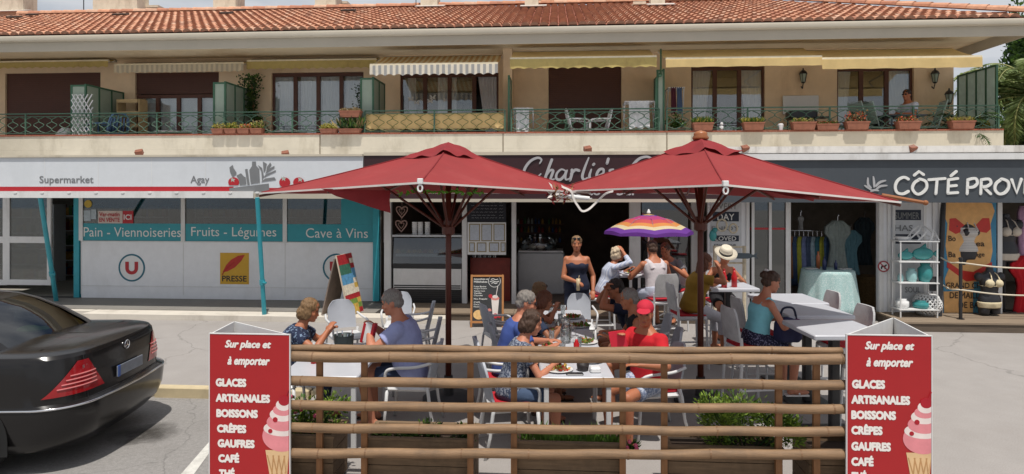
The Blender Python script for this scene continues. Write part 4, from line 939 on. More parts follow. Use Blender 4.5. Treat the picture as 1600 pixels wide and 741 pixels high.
P = fp(1380.5, 416.5, YR-0.04); s = MB(); s.poly(circ(0,0,0.10,24), P, UX, UZ, 0.004); s.mi = 1; ringpoly(s, 0, 0, 0.082, 0.106, P, UX, UZ, 0.007, 24); s.poly([(-0.07,0.055),(-0.055,0.07),(0.07,-0.055),(0.055,-0.07)], P, UX, UZ, 0.008); s.mi = 2; s.poly([(-0.055,-0.03),(-0.04,0.02),(0.02,0.02),(0.05,0.045),(0.06,0.02),(0.035,0.0),(0.03,-0.05),(0.015,-0.05),(0.01,-0.015),(-0.02,-0.015),(-0.03,-0.05),(-0.045,-0.05)], P, UX, UZ, 0.0055)
solo('prohibition_sign', s, [M_wht, mat('sign_red_ring', c8(160,60,70), 0.5), M_blk], 'small round sign with red ring and bar on the white boutique post', 'sign')
# swimwear poster
ps = thing('swimwear_poster', 'tall swimwear poster of an orange torso in red bikini on blue', 'poster', (fx(1515,YR), YR-0.01, 0.2)); ps['_o'] = ps.location
zq = lambda v: fz(1515, v, YR)
s = MB(); s.box(fx(1472,YR), fx(1555,YR), YR-0.03, YR+0.0, zq(492), zq(313)); s.build('backing', mat('poster_blue', c8(60,130,165), 0.6, var=0.25, scale=2, dirt=c8(120,165,180), dscale=2), ps, world=True)
O = fp(1515, 400, YR-0.031); q_ = dY(1515,YR)/1000
def PP(pts): return [((x-1515)*q_, (400-y)*q_) for x, y in pts]
s = MB(); s.poly(PP([(1478,316),(1520,314),(1548,318),(1552,330),(1546,350),(1549,392),(1543,425),(1552,440),(1541,452),(1480,452),(1478,436),(1484,420),(1479,385),(1482,350),(1474,330)]), O, UX, UZ, 0.003); s.poly(PP([(1476,456),(1520,454),(1520,489),(1477,489)]), O, UX, UZ, 0.0028)
s.mi = 2; s.poly(PP([(1521,440),(1555,438),(1554,490),(1521,490)]), O, UX, UZ, 0.0045); s.mi = 1; s.poly(PP([(1485,342),(1494,341),(1507,352),(1504,362),(1494,366),(1484,360)]), O, UX, UZ, 0.006); s.poly(PP([(1544,341),(1534,341),(1524,352),(1528,362),(1540,364),(1546,358)]), O, UX, UZ, 0.006); s.poly(PP([(1481,408),(1500,422),(1520,425),(1548,409),(1548,416),(1524,438),(1510,440),(1481,418)]), O, UX, UZ, 0.006)
s.build('painted_torso', [mat('torso_orange', c8(216,166,104), 0.6, var=0.15), mat('bikini_red', c8(190,46,36), 0.5), mat('poster_teal', c8(70,130,150), 0.6, var=0.2)], ps, world=True)
ink = mat('poster_ink', c8(60,46,36), 0.7)
for tx, u0, u1, v, h in (('Bo',1482,1493,377,0.1), ('ea',1525,1538,385,0.07), ('Ba',1482,1493,402,0.1), ('age',1524,1538,403,0.08), ('GRAND CHOIX',1478,1552,450,0.1), ('DE MAILLOTS',1484,1550,466,0.11), ('DE BAIN',1498,1540,481,0.11)):
    text(ps, tx, fp(u0, v, YR-0.038), UX, UZ, fx(u1,YR)-fx(u0,YR), h, ink, bold=0.015)
s = MB(); s.cyl(C(1474, 11.95, 2.25), C(1467, 11.62, 0.172), 0.045, 0.05, 8); solo('slanted_post', s, M_black, 'thick black slanted post before the swimwear poster', 'post')
# =====================================================  PEOPLE  =====================================================
def skin(n, c): return mat('skin_'+n, c8(*c), 0.55, var=0.06, scale=14, sub=0.05)
SK = [skin('fair',(206,150,120)), skin('tanned',(170,106,74)), skin('ruddy',(186,122,94)), skin('olive',(150,98,70))]
def hairm(n, c): return mat('hair_'+n, c8(*c), 0.6, var=0.35, scale=40, stretch=(3,3,0.6), bump=0.5, bscale=120)
HR = {'brown': hairm('brown',(70,48,34)), 'dark': hairm('dark',(38,28,24)), 'grey': hairm('grey',(128,122,116)), 'blond': hairm('blond',(122,94,62)), 'light': hairm('light',(196,176,148)), 'red': hairm('auburn',(96,54,32))}
M_eye = mat('eye', (0.03,0.025,0.02), 0.2, var=0.1); M_lip = mat('lips', c8(150,80,74), 0.5); M_lens = mat('sunglass_lens', (0.015,0.015,0.02), 0.1, var=0.1)
def ik(a, b, l1, l2, pole):
    a, b = Vector(a), Vector(b); d = b - a; L_ = d.length; mx_ = (l1+l2)*0.995
    if L_ > mx_: b = a + d*(mx_/L_); d = b - a; L_ = mx_
    x = (l1*l1 - l2*l2 + L_*L_)/(2*L_); h = math.sqrt(max(0, l1*l1 - x*x)); dn = d.normalized()
    p = Vector(pole) - dn*Vector(pole).dot(dn); p.normalize()
    return a + dn*x + p*h, b
MALE = [(-0.10,.10,.09),(-.05,.155,.12),(.03,.165,.125),(.12,.155,.12),(.22,.15,.115),(.33,.175,.12),(.42,.185,.105),(.475,.14,.08),(.51,.065,.06),(.60,.055,.058)]
FEM = [(-0.10,.10,.09),(-.05,.165,.125),(.03,.17,.125),(.12,.145,.11),(.20,.125,.10),(.33,.15,.125),(.41,.16,.10),(.465,.12,.072),(.50,.052,.052),(.59,.045,.048)]
def person(label, X, d, a, seat=0.46, z0=0.0, fem=False, sc=1.0, lean=10, hunch=0.15, head=(0,0), hands=None, elb=None, feet=None, skin_=0, hair='brown', style='short', top=None, bottom=None, shoe=None, extra=(), fat=1.0, grip=(0.35,0.35)):
    """lean in degrees; head = (turn, nod); hands, feet = targets for right (+x) and left (-x) in the person's own frame"""
    t = thing('person', label, 'person', tuple(CX(X, d, z0)), face(a)); sk = SK[skin_]; k = sc*(0.95 if fem else 1.0)
    hz = (seat + 0.10 - z0*0) if seat else 0.93*k; L0 = R(lean); H = Vector((0, 0, hz))
    def sp(s_): s_ *= k; return H + Vector((0, math.sin(L0)*s_ + hunch*s_*s_*math.cos(L0), math.cos(L0)*s_ - hunch*s_*s_*math.sin(L0)*0.6))
    prof = FEM if fem else MALE
    def torso(mb, lo, hi, inf, wide=0.0):
        rg = []; S_ = [lo + (hi-lo)*i/12 for i in range(13)]
        for s_ in S_:
            for i in range(len(prof)-1):
                if prof[i][0] <= s_ <= prof[i+1][0]:
                    q = (s_-prof[i][0])/(prof[i+1][0]-prof[i][0]); q = q*q*(3-2*q)
                    rx = prof[i][1]*(1-q)+prof[i+1][1]*q; ry = prof[i][2]*(1-q)+prof[i+1][2]*q; break
            else: rx, ry = prof[-1][1:] if s_ > 0 else prof[0][1:]
            g_ = fat if s_ < 0.45 else 1; rx = rx*k*g_ + inf; ry = ry*k*g_ + inf; c = sp(s_); up = (sp(s_+0.02)-sp(s_-0.02)).normalized(); fw = Vector((1,0,0)).cross(up)*-1
            fw = up.cross(Vector((1,0,0)))
            rg.append([c + Vector((1,0,0))*(rx*math.copysign(abs(math.cos(z))**0.85, math.cos(z))) + fw*(ry*math.copysign(abs(math.sin(z))**0.85, math.sin(z))) for z in [2*math.pi*i/22 for i in range(22)]])
        mb.rings(rg)
    b = MB(); torso(b, -0.10, 0.60, 0)
    sw = (0.155 if fem else 0.185)*k; ul, fl, th, sh = 0.285*k, 0.25*k, 0.43*k, 0.42*k; ar = (0.043 if fem else 0.052)*k*fat
    J = {}; hands = hands or ((0.22,0.35,0.20),(-0.22,0.35,0.20)); elb = elb or ((1,-0.6,-0.8),(-1,-0.6,-0.8))
    if feet is None: feet = ((0.12, 0.42 if seat else 0.03, 0.07),(-0.12, 0.38 if seat else -0.02, 0.07))
    if fem:
        for sg in (1,-1): b.ell(sp(0.32) + Vector((sg*0.07*k, 0.085*k, 0)), 0.062*k)
    for i, sg in enumerate((1,-1)):
        s_ = sp(0.425) + Vector((sg*sw, 0, 0)); e, w_ = ik(s_, Vector(hands[i]), ul, fl, elb[i]); J['s%d'%i], J['e%d'%i], J['w%d'%i] = s_, e, w_
        b.ell(s_, ar*1.12); b.cyl(sp(0.43), s_, 0.06*k, ar*1.05, 10); b.cyl(s_, e, ar, ar*0.82, 12); b.ell(e, ar*0.84); m_ = e.lerp(w_, 0.3); b.cyl(e, m_, ar*0.82, ar*0.85, 12); b.cyl(m_, w_, ar*0.85, 0.026*k, 12); b.ell(w_, 0.027*k)
        fd = (w_-e).normalized(); down = Vector((0,0,-1)); pn = (down - fd*down.dot(fd)); 
        if pn.length < 0.2: pn = Vector((-sg,0,0)) - fd*(-sg*fd.x)
        pn.normalize(); sd = fd.cross(pn)*1.0
        if sd.x*sg > 0: sd = -sd          # thumb side points inward
        M = Matrix((sd, fd, pn)).transposed(); pc = w_ + fd*0.052*k; b.ell(pc, (0.040*k, 0.056*k, 0.017*k), M, 12, 8)
        cur = grip[i]
        for fi, (off, ln) in enumerate(((0.029,0.068),(0.010,0.076),(-0.010,0.070),(-0.028,0.055))):
            p = w_ + fd*0.092*k + sd*off*k; dd = fd; c_ = 0
            for q, fr in enumerate((0.45,0.33,0.26)):
                c_ += cur*(0.7 + 0.5*q); dd = fd*math.cos(c_) + pn*math.sin(c_); n_ = p + dd*ln*fr*k; r_ = (0.0092 - 0.0008*q)*k; b.cyl(p, n_, r_, r_*0.95, 8); b.ell(n_, r_, None, 8, 6); p = n_
            b.cyl(w_ + fd*0.05*k + sd*off*0.7*k, w_ + fd*0.095*k + sd*off*k, 0.011*k, 0.0098*k, 8)
        p = w_ + fd*0.028*k + sd*0.028*k; d1 = (fd*0.75 + sd*0.6 + pn*0.3).normalized(); n_ = p + d1*0.042*k; b.cyl(p, n_, 0.014*k, 0.0105*k, 8); b.ell(n_, 0.0105*k); d2 = (fd*0.95 + sd*0.1 + pn*0.4).normalized(); b.cyl(n_, n_ + d2*0.032*k, 0.010*k, 0.0085*k, 8)
        J['p%d'%i] = pc + pn*0.03
        hp = H + Vector((sg*0.092*k, 0.0, -0.01)); ft = Vector(feet[i]); kn, an = ik(hp, ft, th, sh, (sg*0.12, 1, 0.35) if seat else (sg*0.05,1,0)); J['h%d'%i], J['k%d'%i], J['a%d'%i] = hp, kn, an
        b.ell(hp, 0.085*k*fat); b.cyl(hp, kn, 0.083*k*fat, 0.056*k, 14); b.ell(kn, 0.057*k); m_ = kn.lerp(an, 0.3); b.cyl(kn, m_, 0.053*k, 0.056*k, 12); b.cyl(m_, an, 0.056*k, 0.034*k, 12); b.ell(an, 0.036*k)
        ff = Vector((kn.x-hp.x, max(0.3, kn.y-hp.y), 0)).normalized() if seat else Vector((sg*0.12,1,0)).normalized(); b.ell(an + ff*0.08*k + Vector((0,0,-0.035)), (0.042*k,0.115*k,0.03*k), Matrix((Vector((ff.y,-ff.x,0)), ff, UZ)).transposed()); b.ell(an - ff*0.03*k + Vector((0,0,-0.03)), 0.036*k); J['f%d'%i] = ff
    # head
    nb = sp(0.56); Mh = Matrix.Rotation(R(-head[0]), 3, 'Z') @ Matrix.Rotation(R(-head[1]) - L0*0.35, 3, 'X'); hc = nb + Mh @ Vector((0, 0.015, 0.115*k))
    b.cyl(sp(0.48), hc + Mh @ Vector((0,-0.02,-0.05)), 0.058*k if not fem else 0.048*k, 0.054*k if not fem else 0.045*k, 14)
    h = k*1.0
    def hl(x, y, z): return hc + Mh @ Vector((x*h, y*h, z*h))
    hd = [(-.118,.018,.02,.055),(-.108,.040,.045,.04),(-.085,.054,.07,.022),(-.05,.063,.083,.01),(-.01,.070,.092,.0),(.03,.074,.096,-.004),(.065,.070,.092,-.006),(.095,.055,.074,-.008),(.115,.028,.04,-.008)]
    b.rings([[hl(rx*math.cos(z), yo + ry*math.sin(z), zz) for z in [2*math.pi*i/20 for i in range(20)]] for zz, rx, ry, yo in hd])
    b.rings([[hl(0.006+0*z,0,0) if False else hl(rr_*math.cos(z), 0.085+yy + rr_*0.9*math.sin(z), zz) for z in [2*math.pi*i/10 for i in range(10)]] for zz, rr_, yy in ((-.045,.017,.012),(-.035,.020,.016),(-.02,.014,.010),(.015,.010,.0))])   # nose
    b.ell(hl(0,0.078,-0.098), (0.024*h,0.02*h,0.018*h)); b.ell(hl(0,0.086,-0.066), (0.026*h,0.014*h,0.012*h)); b.ell(hl(0,0.080,0.028), (0.05*h,0.014*h,0.010*h))
    for sg in (1,-1): b.ell(hl(sg*0.072,-0.005,-0.01), (0.010*h,0.020*h,0.032*h), Mh); b.ell(hl(sg*0.042,0.062,-0.03), 0.022*h)
    remesh('body', b, sk, t, 0.0095, 3)
    for sg in (1,-1): s = MB(); s.ell(hl(sg*0.030,0.086,0.006), (0.012*h,0.007*h,0.0065*h), Mh, 10, 6); s.build('eye', M_eye, t, smooth=True)
    s = MB(); s.ell(hl(0,0.0985,-0.066), (0.022*h,0.005*h,0.006*h), Mh, 10, 6); s.build('lips', M_lip, t, smooth=True)
    # hair
    hm = HR[hair]; s = MB()
    if style == 'bald': s.ell(hl(0,-0.03,-0.005), (0.0765*h,0.078*h,0.05*h), Mh)
    elif style != 'none':
        s.ell(hl(0,-0.010,0.038), (0.083*h,0.100*h,0.088*h), Mh, 20, 12)
        s.ell(hl(0,-0.045,-0.02), (0.074*h,0.064*h,0.06*h), Mh)
        if style in ('bob','wavy'):
            s.ell(hl(0,-0.05,-0.05), (0.088*h,0.072*h,0.085*h), Mh); 
            for sg in (1,-1): s.ell(hl(sg*0.068,-0.005,-0.03), (0.024*h,0.055*h,0.075*h), Mh)
        if style == 'wavy':
            for q in range(9): aa = q*2.4; s.ell(hl(0.06*math.cos(aa), -0.045+0.05*math.sin(aa), -0.04+0.012*q), 0.04*h)
        if style == 'long':
            s.ell(hl(0,-0.06,-0.10), (0.085*h,0.05*h,0.13*h), Mh); s.ell(hl(0,-0.07,-0.2), (0.07*h,0.04*h,0.09*h), Mh)
            for sg in (1,-1): s.ell(hl(sg*0.070,-0.01,-0.06), (0.02*h,0.045*h,0.10*h), Mh)
        if style in ('bun','bunhi'): s.ell(hl(0,-0.10 if style == 'bun' else -0.05,0.05 if style == 'bun' else 0.125), (0.048*h,0.048*h,0.045*h), Mh)
    if s.v: remesh('hair', s, hm, t, 0.009, 2, disp=0.011, dsc=55)
    # clothes
    def sleeve(mb, i, frac, inf):
        s_, e, w_ = J['s%d'%i], J['e%d'%i], J['w%d'%i]
        mb.ell(s_, ar*1.12+inf); mb.cyl(sp(0.42), s_, 0.065*k+inf, ar*1.05+inf, 12)
        if frac <= 1: mb.cyl(s_, s_.lerp(e, frac), ar+inf, ar*0.95+inf*1.5, 14)
        else: mb.cyl(s_, e, ar+inf, ar*0.86+inf, 14); mb.ell(e, ar*0.86+inf); mb.cyl(e, e.lerp(w_, frac-1), ar*0.86+inf, ar*0.7+inf, 14)
    def breasts(mb, inf):
        if fem:
            for sg in (1,-1): mb.ell(sp(0.32) + Vector((sg*0.07*k, 0.085*k, 0)), 0.062*k+inf)
    if top:
        kind, tm = top; s = MB()
        if kind == 'tee': torso(s, -0.09, 0.475, 0.013); breasts(s, 0.012); [sleeve(s, i, 0.55, 0.013) for i in (0,1)]
        elif kind == 'loose': torso(s, -0.10, 0.475, 0.024); breasts(s, 0.014); [sleeve(s, i, 0.5, 0.020) for i in (0,1)]
        elif kind == 'long': torso(s, -0.10, 0.475, 0.017); breasts(s, 0.012); [sleeve(s, i, 1.6, 0.013) for i in (0,1)]
        elif kind == 'tank':
            torso(s, -0.09, 0.385 if fem else 0.425, 0.012); breasts(s, 0.010)
            for sg in (1,-1):
                for yy in (0.09,-0.10): s.tube([sp(0.36) + Vector((sg*0.085*k, yy*k, 0)), sp(0.44) + Vector((sg*0.10*k, yy*0.75*k, 0.0)), sp(0.475) + Vector((sg*0.095*k, 0, 0.014 if fem else 0.0))], 0.050 if not fem else 0.013, 8)
        elif kind == 'tube': torso(s, -0.12, 0.36, 0.013); breasts(s, 0.012)
        elif kind == 'bra':
            torso(s, 0.26, 0.34, 0.006); breasts(s, 0.006)
            for sg in (1,-1): s.tube([sp(0.34) + Vector((sg*0.075*k, 0.12*k, 0)), sp(0.47) + Vector((sg*0.07*k, 0.03, 0.02)), sp(0.34) + Vector((sg*0.08*k, -0.10*k, 0))], 0.010, 8)
        remesh('top' if kind in ('tank','tube','bra') else 'shirt', s, tm, t, 0.011, 2, disp=0.007, dsc=11)
    if bottom:
        kind, tm = bottom; s = MB(); torso(s, -0.10, 0.09 if kind != 'briefs' else 0.0, 0.008 if top and top[0] not in ('tank','bra') else 0.016)
        fr = {'shorts': 0.72, 'trousers': 1.85, 'briefs': 0.2, 'skirt': 0.8, 'capri': 1.55}[kind]
        for i in (0,1):
            hp, kn, an = J['h%d'%i], J['k%d'%i], J['a%d'%i]; s.ell(hp, 0.085*k*fat+0.012)
            if fr <= 1: s.cyl(hp, hp.lerp(kn, fr), 0.083*k*fat+0.014, 0.070*k+0.018, 14)
            else: s.cyl(hp, kn, 0.083*k*fat+0.014, 0.058*k+0.014, 14); s.ell(kn, 0.057*k+0.014); s.cyl(kn, kn.lerp(an, fr-1), 0.056*k+0.014, 0.045*k+0.014, 14)
        if kind == 'skirt': s.cyl(J['h0'].lerp(J['h1'],0.5), (J['k0']+J['k1'])/2, 0.13, 0.10)
        remesh({'shorts':'shorts','trousers':'trousers','capri':'trousers','briefs':'briefs','skirt':'skirt'}[kind], s, tm, t, 0.012, 2, disp=0.006, dsc=12)
    for i in (0,1):
        an, ff = J['a%d'%i], J['f%d'%i]; s = MB(); Mf = Matrix((Vector((ff.y,-ff.x,0)), ff, UZ)).transposed()
        s.obox(an + ff*0.045*k + Vector((0,0,-0.064)), (0.085*k, 0.26*k, 0.014), Mf); s.tube([an + ff*0.06 + Mf @ Vector((q*0.045*k, 0, -0.05 + (0.045 if abs(q) < 0.6 else 0.015 if abs(q)<0.9 else 0))) for q in (-1,-0.7,0,0.7,1)], 0.010, 6); s.build('sandal' if shoe != 'shoe' else 'shoe', mat('sandal_leather', c8(72,56,46), 0.7) if shoe != 'white' else M_wht, t)
    if 'sunglasses' in extra or 'sunhead' in extra:
        up = 0.075 if 'sunhead' in extra else 0.0; s = MB(); yb = 0.095 if not up else 0.080
        for sg in (1,-1): s.ell(hl(sg*0.033, yb+0.004, 0.006+up), (0.027*h,0.008*h,0.019*h), Mh, 12, 6); s.tube([hl(sg*0.055, yb, 0.01+up), hl(sg*0.078, yb-0.03, 0.01+up), hl(sg*0.082, 0.0, 0.008+up)], 0.003, 5)
        s.tube([hl(-0.02,yb+0.006,0.01+up), hl(0.02,yb+0.006,0.01+up)], 0.003, 5); s.build('sunglasses', M_lens, t, smooth=True)
    if 'cap' in extra:
        s = MB(); s.ell(hl(0,-0.012,0.052), (0.086*h,0.103*h,0.082*h), Mh, 20, 12); s.build('cap', MATS['cap_red'], t, smooth=True)
        s = MB(); s.ell(hl(0,0.115,0.052), (0.07*h,0.075*h,0.008*h), Mh @ Matrix.Rotation(R(-12),3,'X'), 16, 6); s.build('cap_peak', MATS['cap_red'], t, smooth=True)
    if 'fedora' in extra:
        hm_ = mat('straw_hat', c8(206,196,176), 0.85, var=0.1, bump=0.4, bscale=200); T = hl(0,-0.005,0.05)
        def lm(prof_): 
            s = MB(); s.rings([[T + Mh @ Vector((r_*math.cos(z)*0.92, r_*math.sin(z), zz + (0.02*abs(math.cos(z))**2 if r_ > 0.13 else 0))) for z in [2*math.pi*i/28 for i in range(28)]] for r_, zz in prof_]); return s
        lm([(0.18,0.005),(0.182,0.012),(0.105,0.012),(0.098,0.08),(0.085,0.115),(0.05,0.118),(0.01,0.10)]).build('straw_hat', hm_, t, smooth=True); lm([(0.1085,0.014),(0.1065,0.045),(0.09,0.045)]).build('hat_band', M_black, t, smooth=True)
    if 'necklace' in extra:
        s = MB(); s.tube([sp(0.46) + Vector((0.06*math.cos(z), 0.03+0.065*math.sin(z), -0.012-0.035*max(0,math.sin(z)))) for z in [2*math.pi*i/24 for i in range(24)]], 0.005, 6, closed=True); s.build('necklace', M_lens, t)
    if 'flower' in extra:
        s = MB(); 
        for q in range(6): s.ell(hl(-0.03+0.025*math.cos(q*1.05), -0.075, 0.085+0.025*math.sin(q*1.05)), 0.018*h)
        s.build('hair_flower', M_wht, t, smooth=True)
    if 'watch' in extra:
        e, w_ = J['e1'], J['w1']; s = MB(); s.cyl(e.lerp(w_,0.90), e.lerp(w_,0.97), 0.031, 0.030, 14); s.build('wristwatch', M_black, t)
    t['_o'] = (0,0,0); J['hl'] = hl; J['t'] = t; return J
mat('cap_red', c8(190,36,58), 0.85, var=0.08)
def cloth(n, c, v=0.08, **k): return mat('cloth_'+n, c8(*c), 0.9, var=v, scale=12, bump=0.3, bscale=30, **k)
K_lilac = cloth('lilac',(150,156,196)); K_blue = cloth('blue',(62,84,150)); K_navy = cloth('navy',(26,32,54)); K_red = cloth('red',(190,24,36)); K_mus = cloth('mustard',(146,112,34)); K_white = cloth('white',(198,190,192)); K_aqua = cloth('aqua',(128,196,208)); K_grey = cloth('grey',(104,104,108)); K_pale = cloth('pale',(190,196,212)); K_blk = cloth('black',(24,24,28)); K_denim = cloth('denim',(70,88,116)); K_wtr = cloth('offwhite',(186,186,192)); K_dark = cloth('darkblue',(40,52,76))
K_fl = spots('floral_navy', c8(30,40,66), c8(120,140,164), 34, 0.42); K_pat = spots('small_print', c8(60,70,92), c8(140,146,158), 60, 0.48); K_chk = spots('check_shorts', c8(120,132,160), c8(176,184,200), 50, 0.5); K_str = stripes('pale_stripe', c8(196,200,212), c8(160,170,196), 0.03, 0, 0.6, trans=0.0); K_fl2 = spots('print_shorts', c8(34,34,60), c8(120,120,150), 60, 0.42)
lo = 0.76
# at the small table on the left
person('person in a dark blue floral blouse eating at the left white table', -2.40, 6.75, 84, fem=True, sc=1.05, lean=17, hands=((0.10,0.46,0.98),(-0.16,0.44,0.93)), head=(0,12), skin_=1, hair='blond', style='bob', top=('loose',K_fl), bottom=('trousers',K_dark), elb=((1,0.2,-1),(-1,0.2,-1)), fat=1.1)
person('person in a lilac shirt holding a carton across the left white table', -1.06, 6.72, -86, lean=9, sc=1.1, hands=((0.12,0.42,0.99),(-0.10,0.42,0.99)), head=(-6,12), skin_=2, hair='grey', style='short', top=('loose',K_lilac), bottom=('shorts',K_dark), elb=((1,-0.2,-1),(-1,-0.2,-1)), extra=('watch',), fat=1.12)
# long table, left side
person('person with short brown hair and small patterned top, nearest at the long table', -0.02, 6.1, 78, fem=True, sc=1.03, lean=12, hands=((0.12,0.40,0.80),(-0.10,0.42,0.82)), head=(10,16), skin_=2, hair='brown', style='bob', top=('tee',K_pat), bottom=('shorts',K_denim))
person('person with grey hair, sunglasses and plain blue tee shirt at the long table', -0.06, 6.85, 82, lean=12, sc=1.06, hands=((0.16,0.46,0.80),(-0.12,0.48,0.80)), head=(6,8), skin_=2, hair='grey', style='short', top=('tee',K_blue), bottom=('shorts',K_navy), extra=('sunglasses',), fat=1.08)
person('person with dark brown hair leaning over the long table beyond the blue tee shirt', 0.12, 7.55, 84, fem=True, lean=20, hands=((0.14,0.44,0.86),(-0.10,0.44,0.80)), head=(4,8), skin_=3, hair='red', style='bob', top=('tee',K_dark), bottom=('shorts',K_dark))
person('person with blond hair and sunglasses pushed up, farthest on the left of the long table', 0.10, 8.25, 84, fem=True, lean=20, hands=((0.14,0.44,0.95),(-0.05,0.44,0.86)), head=(0,4), skin_=1, hair='blond', style='short', top=('tank',K_dark), bottom=('shorts',K_navy), extra=('sunhead',))
# long table, right side
person('person in a red shirt and red cap at the near right of the long table', 1.36, 6.4, -125, lean=2, hunch=0.05, sc=1.0, hands=((0.08,0.34,1.0),(-0.20,0.33,0.80)), head=(-36,4), skin_=1, hair='grey', style='bald', top=('tee',K_red), bottom=('shorts',K_chk), extra=('cap',), elb=((1,-0.2,-1),(-1,-0.2,-0.6)), fat=1.08)
person('person with cropped grey hair in a black tank top beyond the red cap', 1.52, 7.3, -86, lean=10, hands=((0.16,0.40,0.80),(-0.14,0.42,0.80)), head=(0,8), skin_=1, hair='grey', style='short', top=('tank',K_blk), bottom=('shorts',K_navy))
person('person in sunglasses and navy tee shirt with raised clasped hands at the long table', 1.60, 8.1, -88, lean=20, sc=1.04, hands=((0.03,0.40,1.20),(-0.03,0.40,1.19)), head=(0,6), skin_=1, hair='dark', style='short', top=('tee',K_navy), bottom=('shorts',K_dark), elb=((1,0.3,-1),(-1,0.3,-1)), extra=('sunglasses',))
# standing
st_w = person('person standing in a navy strapless dress with sunglasses on the head, holding a drink', 1.02, 10.1, 184, seat=None, fem=True, sc=1.06, lean=0, hunch=0.0, hands=((0.02,0.24,1.05),(-0.25,0.12,0.90)), head=(0,0), skin_=1, hair='blond', style='bun', top=('tube',K_navy), bottom=('shorts',K_navy), extra=('sunhead','necklace'), fat=1.14, elb=((1,-0.5,-0.6),(-0.5,-1,0)), grip=(0.5,0.3))
# high table in the middle
person('person with wavy light hair in a pale striped shirt at the far high table', 1.50, 10.5, 88, seat=0.72, fem=True, lean=18, hands=((0.10,0.30,1.46),(-0.12,0.44,1.14)), head=(0,6), skin_=1, hair='light', style='wavy', top=('long',K_str), bottom=('trousers',K_dark), feet=((0.12,0.34,0.32),(-0.12,0.34,0.32)), elb=((1,0.6,-1),(-1,-0.3,-1)))
person('person seen from behind in a white sleeveless vest on the white woven stool', 2.32, 10.25, -14, seat=0.72, lean=8, sc=1.05, hands=((0.16,0.40,1.12),(-0.20,0.40,1.12)), head=(6,10), skin_=1, hair='brown', style='short', top=('tank',K_white), bottom=('shorts',K_pale), feet=((0.16,0.30,0.32),(-0.16,0.30,0.32)), elb=((1,-0.4,-0.8),(-1,-0.4,-0.8)))
person('person in a grey tee shirt bowed over the table under the small rainbow parasol', 2.72, 11.0, -148, seat=0.72, lean=16, hands=((0.10,0.34,1.16),(-0.18,0.36,1.18)), head=(0,18), skin_=1, hair='brown', style='short', top=('tee',K_grey), bottom=('shorts',K_navy), feet=((0.16,0.30,0.32),(-0.16,0.30,0.32)))
# high table on the right
person('person in a mustard top and white trousers on a stool beside an umbrella pole', 2.52, 8.95, 86, seat=0.74, fem=True, lean=12, hands=((0.10,0.34,1.38),(-0.10,0.42,1.14)), head=(0,6), skin_=1, hair='red', style='long', top=('loose',K_mus), bottom=('capri',K_wtr), feet=((0.10,0.40,0.28),(-0.10,0.36,0.28)), fat=1.15, elb=((1,0.5,-1),(-1,-0.3,-1)))
person('person in a straw hat with black band and black bikini top', 3.24, 9.95, 178, seat=0.74, fem=True, lean=10, hands=((0.18,0.36,1.12),(-0.16,0.36,1.12)), head=(0,26), skin_=1, hair='brown', style='short', top=('bra',K_blk), bottom=('shorts',K_blk), feet=((0.14,0.32,0.30),(-0.14,0.32,0.30)), extra=('fedora',))
person('person in a pale aqua strap top with a white hair flower on a stool', 2.72, 7.15, 82, seat=0.70, fem=True, lean=10, sc=1.02, hands=((0.14,0.38,0.98),(-0.04,0.40,1.02)), head=(4,14), skin_=2, hair='brown', style='bun', top=('tank',K_aqua), bottom=('shorts',K_fl2), feet=((0.14,0.36,0.26),(-0.10,0.40,0.26)), extra=('flower',), shoe='white')
# on the balcony
person('person in a pale shirt seated at the balcony table by the rightmost window', (1424-800)*0.01445, 14.45, -100, seat=0.44, z0=3.401, lean=6, hands=((0.14,0.38,0.76),(-0.14,0.38,0.76)), head=(-20,0), skin_=1, hair='dark', style='short', top=('tee',K_pale), bottom=('shorts',K_navy), extra=('sunglasses',))
# =====================================================  TERRACE FURNITURE  =====================================================
def make_chair():
    t = thing('terrace_chair', 'x', 'chair', (0,0,0), 0, 'white low chairs on the terrace')
    s = MB(); s.rbox((0,0.0,0.43), (0.46,0.46,0.05), 0.05); s.build('seat', M_chairw, t, ang=40)
    s = MB(); s.rbox((0,0.01,0.472), (0.42,0.42,0.032), 0.05); s.build('cushion', M_cush, t, ang=40)
    rg = []; n = 18
    for k in range(9):
        z = 0.50 + 0.38*k/8; yo = -0.20 - 0.09*(k/8); w_ = 0.195 - (0.0 if k < 6 else 0.012*(k-5)**2*0.7)
        fr = [(w_*(-1+2*i/n), yo - 0.035*(1-(-1+2*i/n)**2) + 0.0, z + (0.012*(1-(-1+2*i/n)**2) if k > 6 else 0)) for i in range(n+1)]; bk = [(x, y-0.022, z_) for x, y, z_ in reversed(fr)]; rg.append(fr + bk)
    s = MB(); s.rings(rg); s.build('backrest', M_texti, t, ang=50)
    for sx in (1,-1):
        s = MB(); s.tube([(sx*0.215,0.20,0.42),(sx*0.222,0.215,0.2),(sx*0.23,0.235,0.0)], [0.018,0.016,0.014]); s.build('leg', M_chairw, t, smooth=True)
        s = MB(); s.tube([(sx*0.215,-0.20,0.50),(sx*0.22,-0.225,0.40),(sx*0.225,-0.25,0.2),(sx*0.235,-0.30,0.0)], [0.018,0.018,0.016,0.014]); s.build('leg', M_chairw, t, smooth=True)
        s = MB(); s.tube(catmull([Vector((sx*0.225,-0.26,0.70)), Vector((sx*0.255,-0.1,0.665)), Vector((sx*0.26,0.12,0.65)), Vector((sx*0.25,0.205,0.60)), Vector((sx*0.225,0.205,0.44))], 5), 0.016); s.build('armrest', M_chairw, t, smooth=True)
    return t
